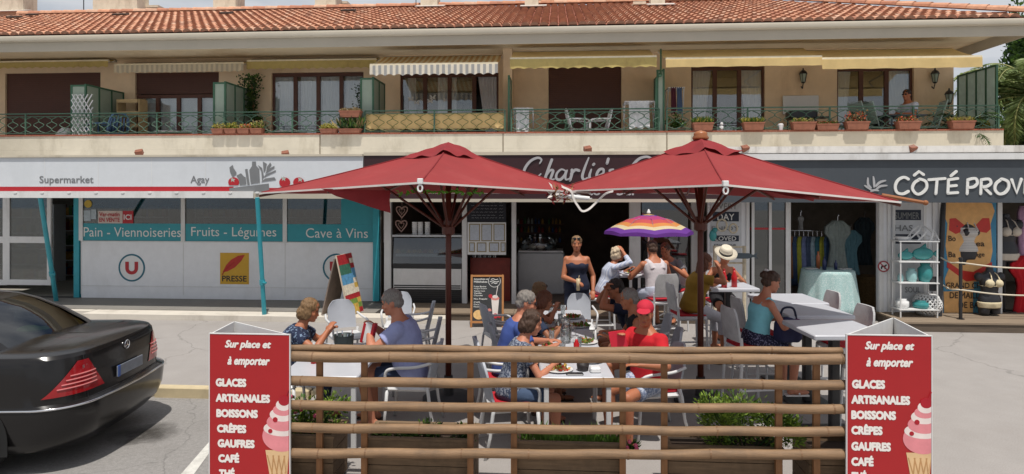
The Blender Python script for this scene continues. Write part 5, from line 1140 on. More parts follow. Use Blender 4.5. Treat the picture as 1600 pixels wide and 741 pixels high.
def make_stool():
    t = thing('bar_stool', 'x', 'stool', (0,0,0), 0, 'white bar stools at the high tables')
    s = MB(); s.rbox((0,0,0.70), (0.42,0.42,0.06), 0.04); s.build('seat', M_chairw, t, ang=40)
    s = MB(); s.rbox((0,0,0.742), (0.41,0.40,0.022), 0.04); s.build('cushion', M_cush, t, ang=40)
    rg = []; n = 12
    for k in range(7):
        z = 0.80 + 0.36*k/6; yo = -0.20 - 0.05*(k/6); w_ = 0.19 - (0.0 if k < 5 else 0.012*(k-4)**2)
        fr = [(w_*(-1+2*i/n), yo - 0.02*(1-(-1+2*i/n)**2), z) for i in range(n+1)]; rg.append(fr + [(x, y-0.024, z_) for x, y, z_ in reversed(fr)])
    s = MB(); s.rings(rg); s.build('backrest', M_weave, t, ang=50)
    for sx in (1,-1):
        s = MB(); s.tube([(sx*0.19,0.19,0.70),(sx*0.215,0.215,0.0)], [0.019,0.015]); s.build('leg', M_chairw, t)
        s = MB(); s.tube([(sx*0.19,-0.205,0.85),(sx*0.19,-0.195,0.70),(sx*0.215,-0.235,0.0)], [0.017,0.019,0.015]); s.build('leg', M_chairw, t)
    s = MB(); q = 0.205; s.tube([(-q,q,0.26),(q,q,0.26)], 0.013); s.tube([(-q,-q-0.01,0.30),(q,-q-0.01,0.30)], 0.013); s.tube([(q,q,0.28),(q,-q,0.28)], 0.013); s.tube([(-q,q,0.28),(-q,-q,0.28)], 0.013); s.build('footrest', M_chairw, t)
    return t
M_weave = mat('white_weave', c8(196,196,196), 0.6, var=0.1)
N = M_weave.node_tree.nodes; L = M_weave.node_tree.links; b = N['Principled BSDF']; tc = N.new('ShaderNodeTexCoord'); bk = N.new('ShaderNodeTexChecker'); bk.inputs['Scale'].default_value = 60; L.new(tc.outputs['Object'], bk.inputs[0]); bp = N.new('ShaderNodeBump'); bp.inputs['Strength'].default_value = 0.7; bp.inputs['Distance'].default_value = 0.006; L.new(bk.outputs['Fac'], bp.inputs['Height']); L.new(bp.outputs[0], b.inputs['Normal'])
M_weave.node_tree.nodes['Principled BSDF'].inputs['Base Color'].links[0].from_node.color_ramp.elements[0].color = (0.42,0.42,0.42,1)
first = True; ch0 = make_chair(); 
CH_ = [(-2.46,6.75,84,'white low chair under the diner in the floral blouse'), (-1.06,6.72,-86,'white low chair under the diner in the lilac shirt'),
 (-2.30,8.9,150,'empty white chair with rounded back behind the black bucket'), (-1.72,9.7,176,'empty grey backed chair farthest behind the lilac shirt'), (-1.42,9.0,-94,'empty chair turned sideways beside the first umbrella pole, farther'), (-1.20,7.85,-94,'empty chair turned sideways just behind the lilac shirt, nearer'),
 (0.0,6.1,78,'white chair at the near left end of the long table'), (-0.08,6.85,82,'white chair under the blue tee shirt'), (0.06,7.55,84,'white chair third along the left of the long table'), (0.04,8.25,84,'white chair farthest along the left of the long table'), (-0.12,8.95,70,'empty chair beyond the blue tee shirt near the easel board'),
 (1.42,6.5,-100,'white chair under the diner in the red cap'), (1.60,7.3,-86,'white chair under the black tank top'), (1.68,8.1,-88,'white chair under the navy tee shirt and sunglasses'),
 (1.02,9.55,180,'empty pale backed chair at the far head of the long table')]
for i, (X, d, a, lb) in enumerate(CH_):
    p = CX(X, d, 0)
    if i == 0: ch0.location = p; ch0.rotation_euler = (0,0,face(a)); ch0['label'] = lb
    else:
        c_ = dup(ch0, p, face(a), lb)
        if 'empty' in lb:
            for q in list(c_.children):
                if q.name.startswith('cushion'): bpy.data.objects.remove(q)
        if 'head' in lb or 'farthest behind' in lb: c_.scale = (0.92, 0.92, 0.98)
st0 = make_stool()
ST_ = [(2.36,10.16,-10,'white woven stool carrying the diner in the white vest'), (1.44,10.5,88,'white stool under the striped shirt beside the far high table'), (2.76,11.05,-148,'stool behind the far high table in shade'),
 (2.46,8.95,86,'stool under the mustard top'), (3.24,10.02,178,'stool under the straw hat'), (2.66,7.15,82,'stool under the pale aqua top'),
 (3.72,7.2,-92,'empty white stool right of the second high table from the fence'), (3.86,8.2,-92,'empty white stool right of the third high table from the fence'), (3.52,6.25,-90,'empty white stool right of the nearest high table beside the menu board'), (2.98,7.78,88,'empty red cushioned stool tucked under the third high table')]
for i, (X, d, a, lb) in enumerate(ST_):
    p = CX(X, d, 0)
    if i == 0: st0.location = p; st0.rotation_euler = (0,0,face(a)); st0['label'] = lb
    else: dup(st0, p, face(a), lb)
def table(X, d, wx, wd, h, lb, high=False, cat='table'):
    t = thing('high_table' if high else 'dining_table', lb, cat, CX(X, d, 0), YAW, 'high tables' if high else 'white dining tables')
    s = MB(); s.rbox((0,0,h-0.025), (wx,wd,0.05), 0.02); s.build('tabletop', M_tabtop, t, ang=40)
    if high:
        s = MB(); s.rbox((0,0,(h-0.05)/2+0.02), (0.085,0.085,h-0.07), 0.01); s.build('column', M_black, t, ang=40); s = MB(); s.rbox((0,0,0.015), (0.5,0.5,0.025), 0.03); s.build('foot_plate', M_black, t, ang=40)
    else:
        for sx in (1,-1):
            for sy in (1,-1): s = MB(); s.rbox((sx*(wx/2-0.05), sy*(wd/2-0.05), (h-0.05)/2), (0.045,0.045,h-0.051), 0.008); s.build('leg', M_chairw, t)
    return t
table(-1.78, 6.5, 0.74, 1.30, 0.75, 'white dining table nearest the left menu board with black bucket')
table(0.60, 6.36, 0.67, 1.08, 0.75, 'nearest white table of the long row, with salad plate and phone')
table(0.62, 7.47, 0.67, 1.08, 0.75, 'middle table of the long row under the glass pitcher')
table(0.64, 8.58, 0.67, 1.08, 0.75, 'farthest table of the long row')
table(3.23, 6.42, 0.74, 0.74, 1.08, 'nearest high table with black column beside the right menu board', True)
table(3.40, 7.38, 0.74, 0.74, 1.08, 'second high table from the fence, before the aqua top', True)
table(3.50, 8.16, 0.74, 0.74, 1.08, 'third high table from the fence, right of the aqua top', True)
table(3.12, 9.25, 0.70, 0.62, 1.08, 'high table with two red bottles between mustard top and straw hat', True)
table(2.06, 10.72, 0.60, 0.60, 1.08, 'far high table under the small rainbow parasol', True)
# things on the tables
def ware(name, mb, m, X, d, z, lb, cat, grp=None, smooth=True, a=0): return solo(name, mb, m, lb, cat, grp, smooth=smooth, loc=CX(X, d, z), rz=face(a))
food = [mat('food_%s' % n_, c8(*c), 0.7, var=0.4, scale=40) for n_, c in (('salad',(96,128,44)),('chips',(206,160,80)),('meat',(140,80,50)),('tomato',(176,50,40)))]
def plate(X, d, lb, rect=False, z=0.752):
    t = thing('plate', lb, 'plate', CX(X, d, z), 0, 'plates of food on the tables')
    s = MB(); s.lathe([(0.07,0),(0.135,0.012),(0.14,0.018),(0.13,0.016),(0.06,0.006)], n=24); s.build('dish', M_wht, t, smooth=True)
    s = MB()
    for _ in range(70):
        s.mi = random.choice((0,0,1,2,3)); a, r = random.uniform(0,6.28), random.uniform(0,0.10); s.leaf((r*math.cos(a), r*math.sin(a), 0.012), (random.uniform(-1,1),random.uniform(-1,1),random.uniform(0.2,1)), random.uniform(0.03,0.06), 0.8)
    s.build('food', food, t); return t
plate(0.44, 6.05, 'plate of green salad at the near edge of the long table')
plate(0.78, 6.38, 'plate of salad and chips before the red cap'); plate(0.42, 6.85, 'plate of food before the blue tee shirt'); plate(0.82, 7.15, 'plate of food before the black tank top'); plate(0.44, 7.6, 'plate before the auburn haired diner'); plate(0.84, 8.0, 'plate before the raised clasped hands'); plate(0.46, 8.3, 'plate before the blond diner'); plate(0.62, 7.85, 'plate of food between the water pitcher and the far head of the table'); plate(0.80, 8.55, 'plate of food nearest the empty chair at the table head'); plate(-1.98, 6.75, 'plate before the floral blouse'); plate(-1.62, 6.72, 'plate before the lilac shirt'); plate(2.0, 10.6, 'plate on the far high table under the small rainbow parasol', z=1.082)
s = MB(); s.rbox((0,0,0.025), (0.10,0.10,0.05), 0.02); ware('bowl', s, M_wht, 0.78, 6.0, 0.751, 'small white square bowl at the near edge of the long table', 'bowl', smooth=False)
s = MB(); s.rbox((0,0,0.005), (0.16,0.08,0.01), 0.01); ware('mobile_phone', s, M_black, 0.58, 5.92, 0.751, 'black phone lying at the near edge of the long table', 'phone', smooth=False)
s = MB(); s.lathe([(0.05,0),(0.055,0.02),(0.06,0.06),(0.055,0.065),(0.05,0.02)], n=16); ware('olive_bowl', s, mat('olive_dish', c8(40,34,34), 0.5), 0.67, 6.05, 0.751, 'small dark bowl beside the phone', 'bowl')
s = MB(); s.lathe([(0.055,0),(0.06,0.02),(0.062,0.16),(0.045,0.2),(0.055,0.26),(0.052,0.26),(0.042,0.2),(0.056,0.15),(0.05,0.01)], n=20); s.tube([(0.06,0,0.05),(0.11,0,0.09),(0.1,0,0.18),(0.05,0,0.21)], 0.008); ware('water_pitcher', s, M_clear, 0.60, 7.15, 0.751, 'clear glass water pitcher in the middle of the long table', 'pitcher')
for i, (X, d, w_) in enumerate(((0.52,6.6,'nearest'),(0.66,7.4,'second'),(0.55,7.75,'third'),(0.62,8.2,'fourth'),(0.52,8.6,'fifth'),(0.7,8.8,'sixth'),(0.72,6.9,'seventh'),(0.45,7.25,'eighth'),(0.6,8.9,'farthest'))):
    s = MB(); s.lathe([(0.028,0),(0.033,0.12),(0.031,0.12),(0.026,0.008)], n=14); ware('drinking_glass', s, M_clear, X, d, 0.751, w_ + ' clear drinking glass along the long table', 'glass', 'drinking glasses on the long table')
def bottle(X, d, z, m, lb, h=0.24, r=0.032, cap=None):
    t = thing('bottle', lb, 'bottle', CX(X, d, z)); s = MB(); s.lathe([(r,0),(r*1.02,h*0.55),(r*0.5,h*0.78),(r*0.4,h*0.9)], n=14); s.build('bottle_body', m, t, smooth=True)
    s = MB(); s.lathe([(r*0.42,h*0.9),(r*0.42,h)], n=10); s.build('cap', cap or M_wht, t); return t
M_ket = mat('ketchup_red', c8(186,24,30), 0.35)
bottle(3.00, 9.05, 1.082, M_ket, 'left red sauce bottle on the high table', 0.26, 0.04, M_ket); bottle(3.16, 9.1, 1.082, M_ket, 'right red sauce bottle on the high table', 0.26, 0.04, M_ket); bottle(0.68, 6.75, 0.752, M_ket, 'red sauce bottle on the long table before the red cap', 0.15, 0.03)
bottle(-1.95, 6.3, 0.752, M_ket, 'red topped sauce bottle left of the black bucket', 0.2, 0.03)
s = MB(); s.lathe([(0.085,0),(0.10,0.22),(0.105,0.225),(0.095,0.22),(0.08,0.02)], n=22); bk_ = thing('condiment_bucket', 'dark metal bucket of cutlery in the middle of the left white table', 'bucket', CX(-1.72, 6.55, 0.752)); s.build('bucket', mat('dark_zinc', c8(52,62,62), 0.5, metal=0.4, var=0.3), bk_, smooth=True)
s = MB()
for k in range(9): a = k*0.7; s.tube([(0.04*math.cos(a),0.04*math.sin(a),0.05),(0.09*math.cos(a),0.09*math.sin(a),0.24+0.03*math.sin(k*2.2))], 0.007, 6)
s.build('cutlery', M_chrome, bk_)
for i, (X, d, lb) in enumerate(((-1.58,6.35,'clear glass right of the bucket on the left table'),(-1.50,6.5,'second clear glass by the lilac shirt'),(-1.92,6.5,'clear glass by the floral blouse'))):
    s = MB(); s.lathe([(0.03,0),(0.035,0.13),(0.033,0.13),(0.028,0.01)], n=14); ware('drinking_glass', s, M_clear, X, d, 0.752, lb, 'glass')
s = MB(); s.obox((0,0,0.11), (0.10,0.05,0.2), Matrix.Rotation(R(14),3,'Y')); s.mi = 1; s.obox((-0.055,0,0.11), (0.03,0.056,0.206), Matrix.Rotation(R(14),3,'Y')); s.obox((0.05,0,0.11), (0.03,0.056,0.206), Matrix.Rotation(R(14),3,'Y'))
ware('snack_carton', s, [M_wht, M_red], -1.48, 6.62, 0.87, 'white and red striped carton held by the diner in the lilac shirt', 'carton', smooth=False, a=20)
s = MB(); s.obox((0,0,0.07), (0.16,0.02,0.18), Matrix.Rotation(R(-12),3,'Y')); ware('red_wallet', s, mat('hot_pink', c8(214,36,60), 0.6), 1.03, 6.2, 0.93, 'bright red folder held up by the diner in the red cap', 'folder', smooth=False, a=20)
P = st_w['p0']; s = MB(); s.lathe([(0.026,-0.09),(0.033,0.09),(0.031,0.09)], n=14); s.tube([(0,0,0.05),(0.015,0,0.14)], 0.004)
Rz = Matrix.Rotation(face(184), 3, 'Z'); pp = Rz @ Vector((P.x, P.y+0.03, P.z)); b0 = CX(1.02, 10.1, 0)
solo('iced_drink', s, mat('iced_coffee', c8(196,176,140), 0.4), 'tall pale iced drink held by the person in the strapless dress', 'drink', smooth=True, loc=tuple(b0 + pp))
t = thing('handbag', 'dark blue and purple handbag on the lap of the diner in the aqua top', 'handbag', CX(3.02, 7.0, 0.80), face(80)); s = MB(); s.rbox((0,0,0.12), (0.16,0.30,0.24), 0.06); s.ell((0,0,0.14), (0.09,0.15,0.13)); remesh('bag_body', s, cloth('bag_navy',(36,38,72)), t, 0.012, 4, disp=0.01, dsc=14)
s = MB(); s.ell((0.0,0.10,0.16), (0.098,0.075,0.09)); s.build('purple_pocket', cloth('purple',(88,34,80)), t, smooth=True); s = MB(); s.tube(catmull([Vector((0,-0.1,0.24)), Vector((0.0,-0.06,0.36)), Vector((0,0.06,0.36)), Vector((0,0.1,0.24))], 5), 0.012); s.build('strap', K_navy, t)
s = MB(); s.box(-0.14,0.14,-0.1,0.1,0,0.003); ware('menu_sheet', s, K_pale, 2.9, 9.3, 1.082, 'paper menu on the high table before the straw hat', 'paper', smooth=False, a=12)

# ---------- small rainbow parasol ----------
X, d = 2.36, 11.05; t = thing('small_parasol', 'small open parasol with purple, orange, yellow and pink rings', 'parasol', CX(X, d, 0)); cols = [(116,60,160),(232,214,170),(228,150,80),(214,90,90),(190,70,130),(96,60,160),(200,160,110)]
mats = [mat('parasol_%d' % i, c8(*c), 0.7, var=0.05, trans=0.4) for i, c in enumerate(cols)]
s = MB(); R0 = 0.76; zt_ = 2.05; zr = 1.74; NP = 8; NS = 48
def prp(fr, a):
    r = R0*fr; k = a/(2*math.pi)*NP % 1; sag = 0.03*fr*math.sin(math.pi*k); e = 1 - 0.06*fr*math.sin(math.pi*k); z = zt_ - (zt_-zr)*(0.55*fr+0.45*fr*fr) + sag; return (r*e*math.cos(a), r*e*math.sin(a), z)
bands = [(0.03,0.14,6),(0.14,0.2,5),(0.2,0.42,4),(0.42,0.6,3),(0.6,0.74,2),(0.74,0.86,1),(0.86,1.0,0)]
for f0, f1, mi in bands:
    s.mi = mi; s.rings([[prp(f0, 2*math.pi*j/NS) for j in range(NS)], [prp(f1, 2*math.pi*j/NS) for j in range(NS)]], cap=False)
s.mi = 0; e1_ = [prp(1.0, 2*math.pi*j/NS) for j in range(NS)]; e2_ = [(x*1.01, y*1.01, z-0.045-0.02*abs(math.sin(NP*j/NS*math.pi*1.0))) for j, (x, y, z) in enumerate(e1_)]; s.rings([e1_, e2_], cap=False)
s.build('canopy', mats, t, smooth=True); s = MB(); s.cyl((0,0,0),(0,0,zt_+0.02),0.016); s.lathe([(0.02,zt_),(0.035,zt_+0.02),(0.01,zt_+0.08)]); s.build('pole', M_wht, t)
s = MB()
for k in range(8): a = 2*math.pi*k/8; x, y, z = prp(0.98, a); s.tube([(0,0,zt_-0.02),(x*0.5,y*0.5,zt_-0.10),(x,y,z-0.012)], 0.004, 5)
s.build('ribs', M_chrome, t)

# ---------- two large red umbrellas ----------
def umbrella(X, d, cor, apex, lb, base_r=0.3, finial=True, flap=None, fd=0.22):
    t = thing('large_umbrella', lb, 'umbrella', CX(X, d, 0), YAW, 'large red canvas umbrellas'); ap = Vector((0,0,apex)); cs_ = [Vector(c) for c in cor]; n = 4; N_ = 14
    s = MB()
    for i in range(n):
        a, b_ = cs_[i], cs_[(i+1) % n]; rows = []
        for k in range(N_+1):
            f = k/N_; row = []
            for j in range(13):
                g = j/12; p = a.lerp(b_, g); q = ap.lerp(p, f); sag = 0.05*math.sin(math.pi*g)*math.sin(math.pi*f*0.9) + 0.012*math.sin(math.pi*f); q.z -= sag
                q.z += (0.012*noise.noise(Vector((q.x*3, q.y*3, 3.0*i))) + 0.006*math.sin(g*math.pi*9)*math.sin(math.pi*g))*f*(1-f*0.6); row.append(q)
            rows.append(row)
        s.rings(rows, cap=False, closed=False)
    s.build('canopy', M_canvas, t, smooth=True)
    # vent cap, a little rumpled
    s = MB()
    for i in range(n):
        a, b_ = cs_[i], cs_[(i+1) % n]; rows = []
        for k in range(7):
            f = k/6*0.24; row = []
            for j in range(13):
                g = j/12; p = a.lerp(b_, g); q = ap.lerp(p, f); q.z += 0.045 - 0.028*(f/0.24) - 0.03*math.sin(math.pi*g)*(f/0.24) + 0.05*noise.noise(Vector((q.x*6, q.y*6, 1.5)))*(0.3+f/0.24)*0.8; row.append(q)
            rows.append(row)
        s.rings(rows, cap=False, closed=False)
    s.build('vent_cap', M_canvas2, t, smooth=True)
    s = MB()
    for i in range(n):
        a, b_ = cs_[i], cs_[(i+1) % n]; m_ = [a.lerp(b_, j/10) + Vector((0,0,0.0)) for j in range(11)]; out = (a+b_)/2; out.z = 0; out.normalize()
        rg = []
        for p in m_: q = Vector(p); rg.append([q + out*0.008 + UZ*0.006, q + out*0.008 - UZ*0.012, q + out*0.001 - UZ*0.012, q + out*0.001 + UZ*0.006])
        s.rings(rg)
    s.build('rim_trim', M_trim, t)
    s = MB()
    for a in cs_:
        pts = []
        for k in range(13): f = 0.05 + 0.94*k/12; q = ap.lerp(a, f); q.z += 0.004 - 0.012*math.sin(math.pi*f); pts.append(q)
        s.tube(pts, 0.007, 5)
    s.build('seam', M_canvas2, t)
    zh = apex - 0.92
    s = MB(); s.cyl((0,0,0.02),(0,0,apex-0.03),0.036,0.033,14); s.build('pole', M_pole, t, smooth=True)
    s = MB(); s.lathe([(0.045,zh-0.12),(0.075,zh-0.10),(0.075,zh-0.02),(0.055,zh),(0.055,zh+0.05)], n=12); s.build('hub', M_pole, t)
    for i in range(8):
        a = cs_[i//2] if i % 2 == 0 else (cs_[i//2] + cs_[(i//2+1) % 4])/2
        up = ap.lerp(a, 0.98); up.z -= 0.05; s = MB(); ts = [ap + Vector((0,0,-0.09)), ap.lerp(a,0.5) + Vector((0,0,-0.12)), Vector(a) + Vector((0,0,-0.035))]; s.tube(ts, 0.014, 6); s.build('rib', M_pole, t)
        s = MB(); q = ap.lerp(a, 0.42) + Vector((0,0,-0.125)); hd_ = Vector((a.x,a.y,0)).normalized()*0.05 + Vector((0,0,zh-0.03)); s.tube([hd_, q], 0.016, 6); s.build('strut', M_pole, t)
    s = MB(); s.lathe([(base_r,0.0),(base_r,0.05),(base_r*0.9,0.07),(0.06,0.08),(0.05,0.3),(0.045,0.3)], n=26); s.build('base', mat('umbrella_base', c8(64,64,66), 0.8, var=0.2), t, ang=40)
    for i in (0,):
        s = MB(); s.rbox(cs_[i] + Vector((0,-0.02,0.01)), (0.05,0.05,0.05), 0.01); s.tube([cs_[i] + Vector((0.02*math.cos(z), -0.03, -0.05+0.03*math.sin(z))) for z in [2*math.pi*k/12 for k in range(12)]], 0.008, 6, closed=True); s.build('corner_buckle', M_wht, t)
    if finial: s = MB(); s.lathe([(0.085,apex+0.02),(0.095,apex+0.04),(0.075,apex+0.07),(0.08,apex+0.085),(0.06,apex+0.11),(0.01,apex+0.125)], n=18); s.build('finial', mat('brass_wood', c8(160,100,60), 0.4), t, smooth=True)
    if flap:
        s = MB(); rows = []
        for k in range(6): rows.append([Vector(flap[0]).lerp(Vector(flap[1]), j/10) + Vector((0.16*(k/5)*(1-j/10), 0.02*math.sin(j*0.9+k), -fd*(k/5)*(0.35+0.65*j/10))) for j in range(11)])
        s.rings(rows, cap=False, closed=False); s.build('loose_flap', M_canvas2, t, smooth=True)
    return t
umbrella(-0.74, 7.45, [(-0.05,-1.92,2.52),(1.66,0.05,2.425),(0.15,1.9,2.42),(-2.26,0.15,2.42)], 2.97, 'left red umbrella with rumpled bare top and torn hanging flap', finial=False, flap=[(-1.2,-0.95,2.47),(-0.45,-1.2,2.45)])
umbrella(2.18, 7.40, [(-0.36,-1.92,2.50),(1.72,-0.98,2.335),(0.36,1.9,2.42),(-1.72,0.3,2.44)], 3.02, 'right red umbrella with round wooden finial and bare rib end', flap=[(-0.1,-1.72,2.485),(0.75,-1.2,2.445)], fd=0.10)
# bare end of a rib and the tangled straps where the two umbrellas meet
s = MB(); s.cyl(CX(4.02,6.96,2.40), CX(4.42,6.84,2.32), 0.022, 0.018, 8); s.ell(CX(4.42,6.84,2.32), 0.028); solo('umbrella_rib_end', s, mat('bare_wood', c8(150,92,50), 0.6), 'bare wooden rib end poking out of the right umbrella corner', 'rib')
s = MB(); P_ = [(878,292,6.9),(888,296,6.9),(893,300,6.9),(897,312,6.9),(903,322,6.9),(910,330,6.9),(920,327,6.9),(932,316,6.9),(946,303,6.8),(958,299,6.7)]
pts = catmull([C(u, d, CH + (HV-v)/1000*d) for u, v, d in P_], 4); rg = []
for i, p in enumerate(pts): a = (pts[min(i+1,len(pts)-1)] - pts[max(i-1,0)]).normalized(); e = a.cross(Vector((0,-1,0.3))).normalized(); nrm = a.cross(e)*0.002; rg.append([p+e*0.011+nrm, p-e*0.011+nrm, p-e*0.011-nrm, p+e*0.011-nrm])
s.rings(rg); solo('tie_strap', s, M_trim, 'white webbing strap hanging in a loop where the two umbrellas meet', 'strap')
s = MB(); s.cyl(C(868,6.95,2.40), C(921,6.95,2.365), 0.024, 0.022, 10); s.lathe([(0.03,0),(0.03,0.01)], C(921,6.95,2.36), 10); solo('frame_tube', s, M_wht, 'white tube end sticking out at the corner of the left umbrella', 'tube')
s = MB()
for k in range(60):
    p = C(876 + random.uniform(-14,16), 6.95 + random.uniform(-0.08,0.08), 2.40 + random.uniform(-0.06,0.08)); s.mi = k % 3; s.leaf(p, (random.uniform(-1,1),random.uniform(-1,1),random.uniform(-1,1)), 0.09, 0.35)
solo('garland', s, [M_canvas2, M_trim, M_timber], 'tangle of faded garland tied where the umbrella corners meet', 'garland')
s = MB()
for k in range(50):
    a = k/50*2*math.pi*0.6 - 0.6; p = CX(-0.9 + 0.55*math.sin(a*1.2), 7.0 + 0.2*math.cos(a), 2.44 + random.uniform(-0.02,0.02)); s.leaf(p, (random.uniform(-1,1),random.uniform(-1,1),random.uniform(-0.6,0.3)), 0.07, 0.5)
solo('leaf_garland', s, mat('plastic_leaf', c8(110,180,60), 0.6, var=0.3, trans=0.3), 'bright green leaf garland under the rim of the left umbrella', 'garland')

# ---------- bamboo fence with planters ----------
YF = 5.0
fn = thing('bamboo_fence', 'bamboo rail fence between the two red menu boards', 'fence', (fx(888,YF), YF, 0))
def rail(u0, v0, u1, v1, Y, r, sag=0.004):
    a, b_ = fp(u0, v0, Y), fp(u1, v1, Y); s = MB(); n = 90; pts = []; rs = []; ph = random.uniform(0,0.3); Lr = (b_-a).length
    for i in range(n+1):
        f = i/n; p = a.lerp(b_, f); p.z += sag*math.sin(f*9+ph*20) + 0.003*math.sin(f*31+ph*9); p.y += 0.006*math.sin(f*7+ph*11); dd = (f*Lr + ph) % 0.36; nd = max(0, 1 - abs(dd-0.18)/0.012); pts.append(p); rs.append(r*(1.0 + 0.03*math.sin(f*5+ph*7)))
    s.tube(pts, rs, 14)
    o = s.build('bamboo_rail', M_bamboo, fn, smooth=True, world=True)
    s = MB(); k = 0
    q = ph
    while q < Lr:
        f = q/Lr; p = pts[min(n, int(f*n))]; s.cyl(p - UX*0.006, p + UX*0.006, r*1.06, r*1.06, 14); q += random.uniform(0.35,0.85)
    s.v = [(x-fn.location[0], y-fn.location[1], z-fn.location[2]) for x, y, z in s.v]
    s.build('bamboo_node', M_bambn, o)
rail(454, 545, 1316, 549, YF+0.09, 0.030)
rail(453, 557, 1325, 562, YF, 0.040); rail(453, 596, 1323, 601.5, YF, 0.037); rail(453, 634, 1323, 639, YF, 0.036); rail(453, 668, 1323, 675, YF, 0.036); rail(453, 708, 1322, 711, YF, 0.037); rail(453, 755, 1322, 757, YF, 0.037)
for u in (499, 569, 735, 803, 973, 1038, 1217, 1276):
    x_ = fx(u, YF+0.05); s = MB(); s.box(x_-0.024, x_+0.024, YF+0.042, YF+0.075, 0.0, fz(u, 562, YF)); s.build('trellis_post', M_timber, fn, world=True)
def planter(u0, u1, lb, seedn):
    x0, x1 = fx(u0, YF+0.2), fx(u1, YF+0.2); y0, y1 = YF+0.10, YF+0.46; t = thing('planter_box', lb, 'planter', ((x0+x1)/2, (y0+y1)/2, 0), 0, 'timber planters behind the bamboo rails')
    s = MB()
    for k in range(4):
        z = 0.03+k*0.10; s.box(x0, x1, y0, y0+0.022, z, z+0.094); s.box(x0, x1, y1-0.022, y1, z, z+0.094); s.box(x0, x0+0.022, y0+0.023, y1-0.023, z, z+0.094); s.box(x1-0.022, x1, y0+0.023, y1-0.023, z, z+0.094)
    s.build('box', M_planter, t, world=True)
    s = MB(); s.box(x0-0.01, x1+0.01, y0-0.015, y0+0.03, 0.431, 0.45); s.box(x0-0.01, x1+0.01, y1-0.03, y1+0.015, 0.431, 0.45); s.box(x0-0.01, x0+0.03, y0+0.031, y1-0.031, 0.431, 0.449); s.box(x1-0.03, x1+0.01, y0+0.031, y1-0.031, 0.431, 0.449); s.build('rim', M_planter, t, world=True)
    s = MB(); s.box(x0+0.023, x1-0.023, y0+0.023, y1-0.023, 0.06, 0.39); s.build('soil', M_soil, t, world=True)
    return x0, x1, y0, y1
PL = [planter(400,527,'timber planter with leafy bush beside the left menu board',1), planter(575,742,'timber planter with sparse sprigs, second along the fence',2), planter(808,976,'timber planter filled with long grass blades in the middle',3), planter(1041,1216,'timber planter with large light green bush on the right',4), planter(1257,1390,'timber planter beside the right menu board',5)]
def bush(cx, cy, z, rx, ry, rz_, n, size, m, lb, cat='bush', flowers=0):
    t = thing('leafy_bush', lb, cat, (cx, cy, z)); s = MB(); st = MB()
    cl = [(random.uniform(-0.8,0.8)*rx, random.uniform(-0.8,0.8)*ry, random.uniform(0.1,0.85)*rz_, random.uniform(0.35,0.6)) for _ in range(14)]
    for c_ in cl: st.tube([(c_[0]*0.3, c_[1]*0.3, -0.03), (c_[0], c_[1], c_[2])], 0.006, 5)
    for _ in range(n):
        c_ = random.choice(cl); a, b_ = random.uniform(0,6.28), random.gauss(0,0.5); r = c_[3]*abs(random.gauss(0.8,0.25))
        dx, dy, dz = math.cos(a)*math.cos(b_), math.sin(a)*math.cos(b_), math.sin(b_); s.mi = random.choice((0,0,0,1,2)); s.leaf((c_[0]+dx*r*rx*0.7, c_[1]+dy*r*ry*0.7, max(0.0, c_[2]+dz*r*rz_*0.6)), (dx, dy, dz+0.5), size*random.uniform(0.6,1.3))
    s.build('foliage', m, t); st.build('stem', M_leafd, t)
    if flowers:
        f = MB()
        for _ in range(flowers): c_ = random.choice(cl); f.ell((c_[0]+random.uniform(-0.1,0.1), c_[1]-0.08, c_[2]+random.uniform(0,0.15)), 0.018, None, 6, 4)
        f.build('flowers', mat('pink_flower', c8(206,90,120), 0.7), t)
    return t
ML = [M_leaf, mat('leaf_mid', c8(104,134,52), 0.6, var=0.4, scale=9, trans=0.3), M_leafd]
ML2 = [mat('leaf_bright', c8(132,158,60), 0.6, var=0.4, scale=9, trans=0.35), M_leaf, mat('leaf_olive', c8(94,112,50), 0.6, var=0.4, scale=9, trans=0.3)]
random.seed(11)
bush((PL[0][0]+PL[0][1])/2+0.05, PL[0][2]+0.18, 0.4, 0.28, 0.15, 0.30, 1000, 0.045, ML2, 'green bush with pink flowers in the leftmost planter', flowers=6)
for u, v in ((597,0),(640,0),(668,0),(727,0)): bush(fx(u,YF+0.25), YF+0.26, 0.4, 0.09, 0.08, {597:0.05,640:0.04,668:0.12,727:0.1}[u], 150, 0.045, ML, {597:'low green sprig at the left of the second planter',640:'smallest low sprig in the second planter',668:'taller leafy sprig in the middle of the second planter',727:'leafy sprig at the right of the second planter'}[u], 'plant')
bush(fx(1168,YF+0.25), YF+0.27, 0.4, 0.36, 0.2, 0.34, 3200, 0.04, ML2, 'large light green bush in the right hand planter')
bush(fx(978,YF+0.25), YF+0.22, 0.32, 0.08, 0.1, 0.12, 220, 0.045, ML, 'trailing plant with pale flowers at the end of the grassy planter', 'plant', flowers=5)
g_ = MB()
for _ in range(420):
    x_ = random.uniform(PL[2][0]+0.03, PL[2][1]-0.03); y_ = random.uniform(PL[2][2]+0.04, PL[2][3]-0.04); h_ = random.uniform(0.04,0.13); dx, dy = random.uniform(-0.5,0.5)*h_, random.uniform(-0.5,0.5)*h_; w_ = 0.006
    g_.add([(x_-w_,y_,0.385),(x_+w_,y_,0.385),(x_+dx*0.4+w_*0.7,y_+dy*0.4,0.39+h_*0.6),(x_+dx*0.4-w_*0.7,y_+dy*0.4,0.39+h_*0.6),(x_+dx,y_+dy,0.39+h_)], [(0,1,2,3),(3,2,4)])
o = g_.build('grass', M_grass); o['kind'] = 'stuff'; tag(o, 'long green grass blades growing in the middle planter', 'grass')

